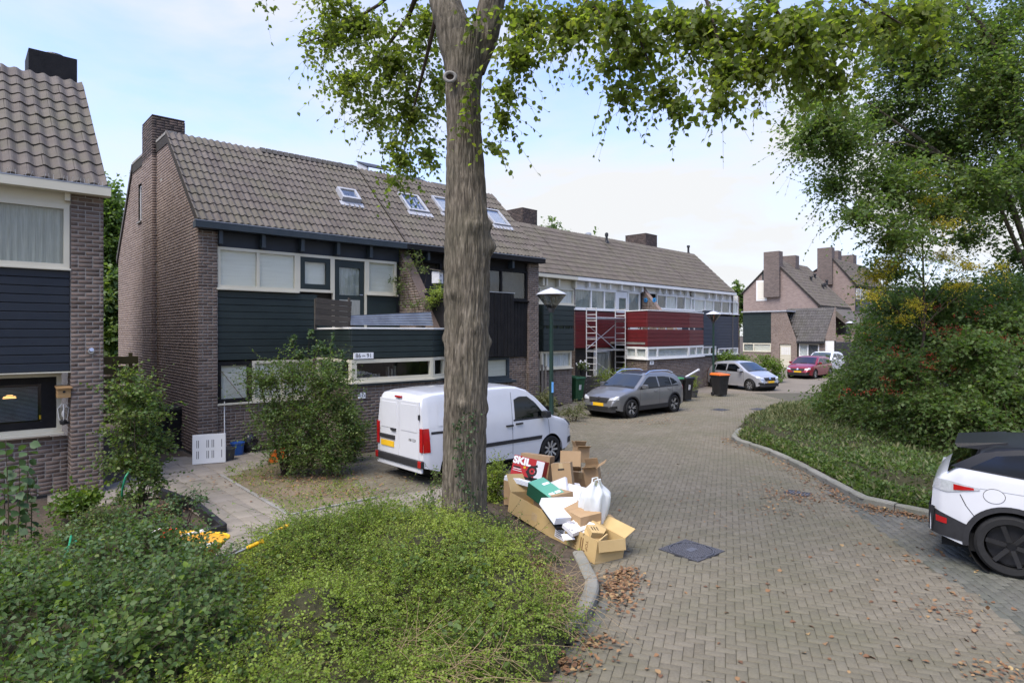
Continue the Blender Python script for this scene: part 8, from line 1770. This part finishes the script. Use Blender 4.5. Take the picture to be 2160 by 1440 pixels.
# green box with its open end to the left
gb = carton('green_box', 'green printed box with its open dark end facing left', PX(1150,1040,9.25), (.30,.46,.21), r3(20,-8,47), 'print_green', True)
gb.rotation_euler = r3(18,-6,40)
MB().box(-.152,-.231,-.107,.152,.20,.1035).obj('dummy', M['print_green'], gb); bpy.data.objects.remove(gb.children[-1])
MB().box(-.15,-.23,.1005,.15,.23,.107).obj('printed_top', M['print_green'], gb); MB().box(-.1515,-.23,-.105,-.1503,.23,.1).obj('printed_side', M['print_green_dark'], gb); MB().box(-.149,-.2308,-.104,.149,-.2302,.1).obj('open_end', M['cardboard'], gb); MB().box(-.12,-.2315,-.085,.12,-.2309,.08).obj('dark_opening', M['print_brown'], gb)
for q, (x, y, w2) in enumerate(((-.1,-.2,.09),(.02,-.2,.1),(.0,.05,.12))): MB().box(x,y,.1072,x+w2,y+.05,.1085).obj('print', M['print_white'], gb)
carton('flat_box', 'thin white and yellow box leaning behind the green box', PX(1172,1030,9.5), (.42,.05,.22), r3(-30,-25,-32), 'paper', cat='box')
carton('white_box', 'large flat white box lying tilted in the middle of the heap', PX(1190,1076,8.75), (.56,.44,.10), r3(24,6,30), 'foam', cat='box')
carton('black_tray', 'dark tray under the large flat white box', PX(1193,1092,8.78), (.54,.42,.04), r3(24,6,30), 'black_plastic', cat='tray', group=None)
carton('foam_strip', 'long white foam strip under the red tool carton', PX(1100,1016,9.95), (.56,.10,.06), r3(0,10,-22), 'foam', cat='foam', group=None)
carton('foam_block', 'bent white foam piece behind the large flat white box', PX(1215,1052,9.4), (.5,.12,.10), r3(-10,12,-20), 'foam', cat='foam', group=None)
carton('instruction_box', 'white box with grey print standing beside the plastic bag', PX(1245,1070,8.9), (.24,.10,.26), r3(-28,-18,-58), 'paper', cat='box')
ib_ = carton('brown_carton', 'small beige carton with slots near the right end of the heap', PX(1252,1122,8.25), (.17,.17,.10), r3(22,10,24), 'cardboard_yellow')
for q in range(3): MB().box(-.05+q*.04,-.03,.0562,-.035+q*.04,.04,.0575).obj('slot', M['print_black'], ib_)
carton('brown_carton', 'flattened beige carton behind the small slotted carton', PX(1242,1105,8.5), (.30,.22,.05), r3(14,8,-12), 'cardboard_yellow')
carton('cardboard_sheet', 'bent yellowish cardboard sheet at the right end of the heap', PX(1254,1122,8.3), (.30,.22,.03), r3(30,-18,60), 'cardboard_yellow', cat='cardboard', flaps=(('r',-.5,.12),))
carton('cardboard_sheet', 'yellowish cardboard wall standing under the right end of the heap', PX(1270,1150,8.15), (.30,.02,.22), r3(8,0,62), 'cardboard_yellow', cat='cardboard')
bgw = thing('plastic_bag', 'large translucent white plastic bag slumped at the right of the heap', 'bag', PX(1250,1104,8.75), .2)
mb = MB(); vs = []; NR, NK = 22, 44
for i in range(NR+1):
    t = i/NR; z = .56*t
    for k in range(NK):
        a = 2*math.pi*k/NK; fold = .10*math.sin(3*a+2.2*t) + .07*math.sin(7*a-3*t+1) + .045*math.sin(13*a+4*t); s_ = (.72+.5*t-.55*t*t*t) * (1 + fold*(.5+1.1*t)); w_q = 1 if t < .75 else 1-(t-.75)*2.6
        vs.append((.24*s_*math.cos(a)*w_q + .05*t, .17*s_*math.sin(a)*w_q, z + .035*math.sin(5*a+1)*t))
mb.add(vs, [(i*NK+k, i*NK+(k+1) % NK, (i+1)*NK+(k+1) % NK, (i+1)*NK+k) for i in range(NR) for k in range(NK)] + [tuple(range(NK))[::-1]]); mb.obj('bag', M['bag_white'], bgw, 'all')
for sg in (-1,1): MB().tube([(.05-.05,sg*.04,.52),(.02,sg*.06,.62),(.09,sg*.06,.63),(.12,sg*.04,.52)], .012, 6).obj('handle', M['bag_white'], bgw, True)
pp = MB(); r_ = random.Random(4)
for k in range(26):
    c = PX(1220+r_.uniform(-24,26), 1120+r_.uniform(-14,14), 8.45+r_.uniform(-.12,.12)); a = Vector((r_.gauss(0,1),r_.gauss(0,1),r_.gauss(0,.4))).normalized()*r_.uniform(.04,.1); b = Vector((r_.gauss(0,1),r_.gauss(0,1),r_.gauss(0,.5))).normalized()*r_.uniform(.03,.08); n_ = len(pp.v)
    pp.add([c-a-b, c+a-b, c+a+b, c-a+b, c+Vector((0,0,.04))], [(0,1,4),(1,2,4),(2,3,4),(3,0,4)])
tag(pp.obj('waste_paper', M['paper'], None), 'crumpled white waste paper in the long carton', 'waste paper', kind='stuff')
# filler cartons low in the heap so that nothing hangs in the air
carton('cardboard_box', 'crushed brown box low in the heap under the large flat white box', (c0+c1)/2 - n_out*.26 + dd*.16 + Vector((0,0,.12)), (.6,.36,.42), (RAD(2),RAD(5),RAD(yaw)), 'cardboard')
carton('cardboard_box', 'crushed brown box low in the heap under the green box', (c0+c1)/2 - n_out*.28 - dd*.12 + Vector((0,0,.16)), (.5,.36,.44), (RAD(2),RAD(-3),RAD(yaw+3)), 'cardboard')
carton('cardboard_box', 'crushed brown box under the plastic bag', Vector((1.30,9.0,.15)), (.34,.34,.30), r3(0,4,10), 'cardboard')
# ------------------------------------------------------------------ wheelbarrow with laths
wb_o = Vector((-3.78,7.35,.0)); wb = thing('wheelbarrow', 'yellow orange wheelbarrow with grey frame and yellow grips behind the near shrubs', 'wheelbarrow', wb_o, RAD(-8))
mb = MB(); vs = []
for z, (xa, xb, wy) in ((.28,(-.30,.22,.17)),(.52,(-.52,.40,.30))):
    for k in range(20):
        a = 2*math.pi*k/20; ca_, sa_ = math.cos(a), math.sin(a); e = .55; x = (xa+xb)/2 + (xb-xa)/2*math.copysign(abs(ca_)**e, ca_); y = wy*math.copysign(abs(sa_)**e, sa_); vs.append((x,y,z))
mb.add(vs, [(k,(k+1) % 20,20+(k+1) % 20,20+k) for k in range(20)] + [tuple(range(20))[::-1]]); tub = mb.obj('tub', M['orange_plastic'], wb, True); s_ = tub.modifiers.new('s','SOLIDIFY'); s_.thickness = .012
MB().tube([vs[20+k] for k in range(20)] + [vs[20]], .017, 8).obj('rim', M['yellow_plastic'], wb, True)
for sg in (-1,1):
    MB().tube([(-.85,sg*.05,.2),(-.4,sg*.2,.24),(.3,sg*.26,.26),(.62,sg*.28,.44),(.95,sg*.29,.60)], .016, 8).obj('frame', M['steel'], wb, True); MB().tube([(.90,sg*.29,.575),(1.08,sg*.295,.66)], .024, 10).obj('grip', M['yellow_plastic'], wb, True); MB().tube([(.2,sg*.25,.26),(.3,sg*.25,.0),(.45,sg*.25,.0),(.5,sg*.26,.36)], .014, 6).obj('leg', M['steel'], wb, True)
w_ = bpy.data.objects.new('wheel', None); COL.objects.link(w_); w_.parent = wb; w_.location = (-.85,0,.19); MB().lathe([(.12,-.04),(.18,-.035),(.19,0),(.18,.035),(.12,.04)], 24, axis='y', cap=False).obj('tyre', M['rubber'], w_, True); MB().lathe([(.02,-.03),(.13,-.03),(.13,.03),(.02,.03)], 16, axis='y').obj('rim', M['steel'], w_)
rt = thing('red_tub', 'bright red plastic tub lying in the wheelbarrow', 'tub', wb_o + Vector((-.28,.02,.42)), .3, rot=(RAD(20),RAD(-15),.3)); MB().lathe([(.10,0),(.165,.17),(.18,.17),(.18,.155),(.16,.16),(.095,.01)], 20).obj('tub', M['red_plastic'], rt, True); MB().tube([(.165*math.cos(a),.165*math.sin(a)*.4,.17+.08*math.sin(a)) for a in np.linspace(0,math.pi,9)], .007, 6).obj('handle', M['white_paint'], rt)
for lab, a, b in (('white lath lying across the back of the wheelbarrow', PX(436,1116,7.3), G(150,1192,.12)), ('white lath lying along the front of the wheelbarrow', PX(455,1145,6.75), G(105,1230,.12))):
    t = thing('wooden_lath', lab, 'lath', b, 0, 'white laths on the wheelbarrow'); MB().beam((0,0,0), a-b, .05, .025).obj('lath', M['white_paint'], t); MB().beam((a-b)*.985, (a-b)*1.0, .054, .029).obj('end_cap', M['alu_dull'], t)
hs_ = thing('garden_hose', 'green garden hose looping through the beds of the left garden', 'hose', (0,0,0))
for pts in (((40,1230,.05),(75,1200,.15),(110,1175,.1),(135,1160,.2),(160,1140,.35)), ((105,1225,.1),(130,1190,.2),(145,1155,.35),(150,1130,.4))): MB().tube([G(*p) for p in pts], .013, 8).obj('hose', M['hose'], hs_, True)
MB().tube([PX(257,1050,10.0),PX(258,1030,9.9),PX(265,1005,9.9),PX(275,990,10.0)], .016, 8).obj('hose', M['hose'], hs_, True)
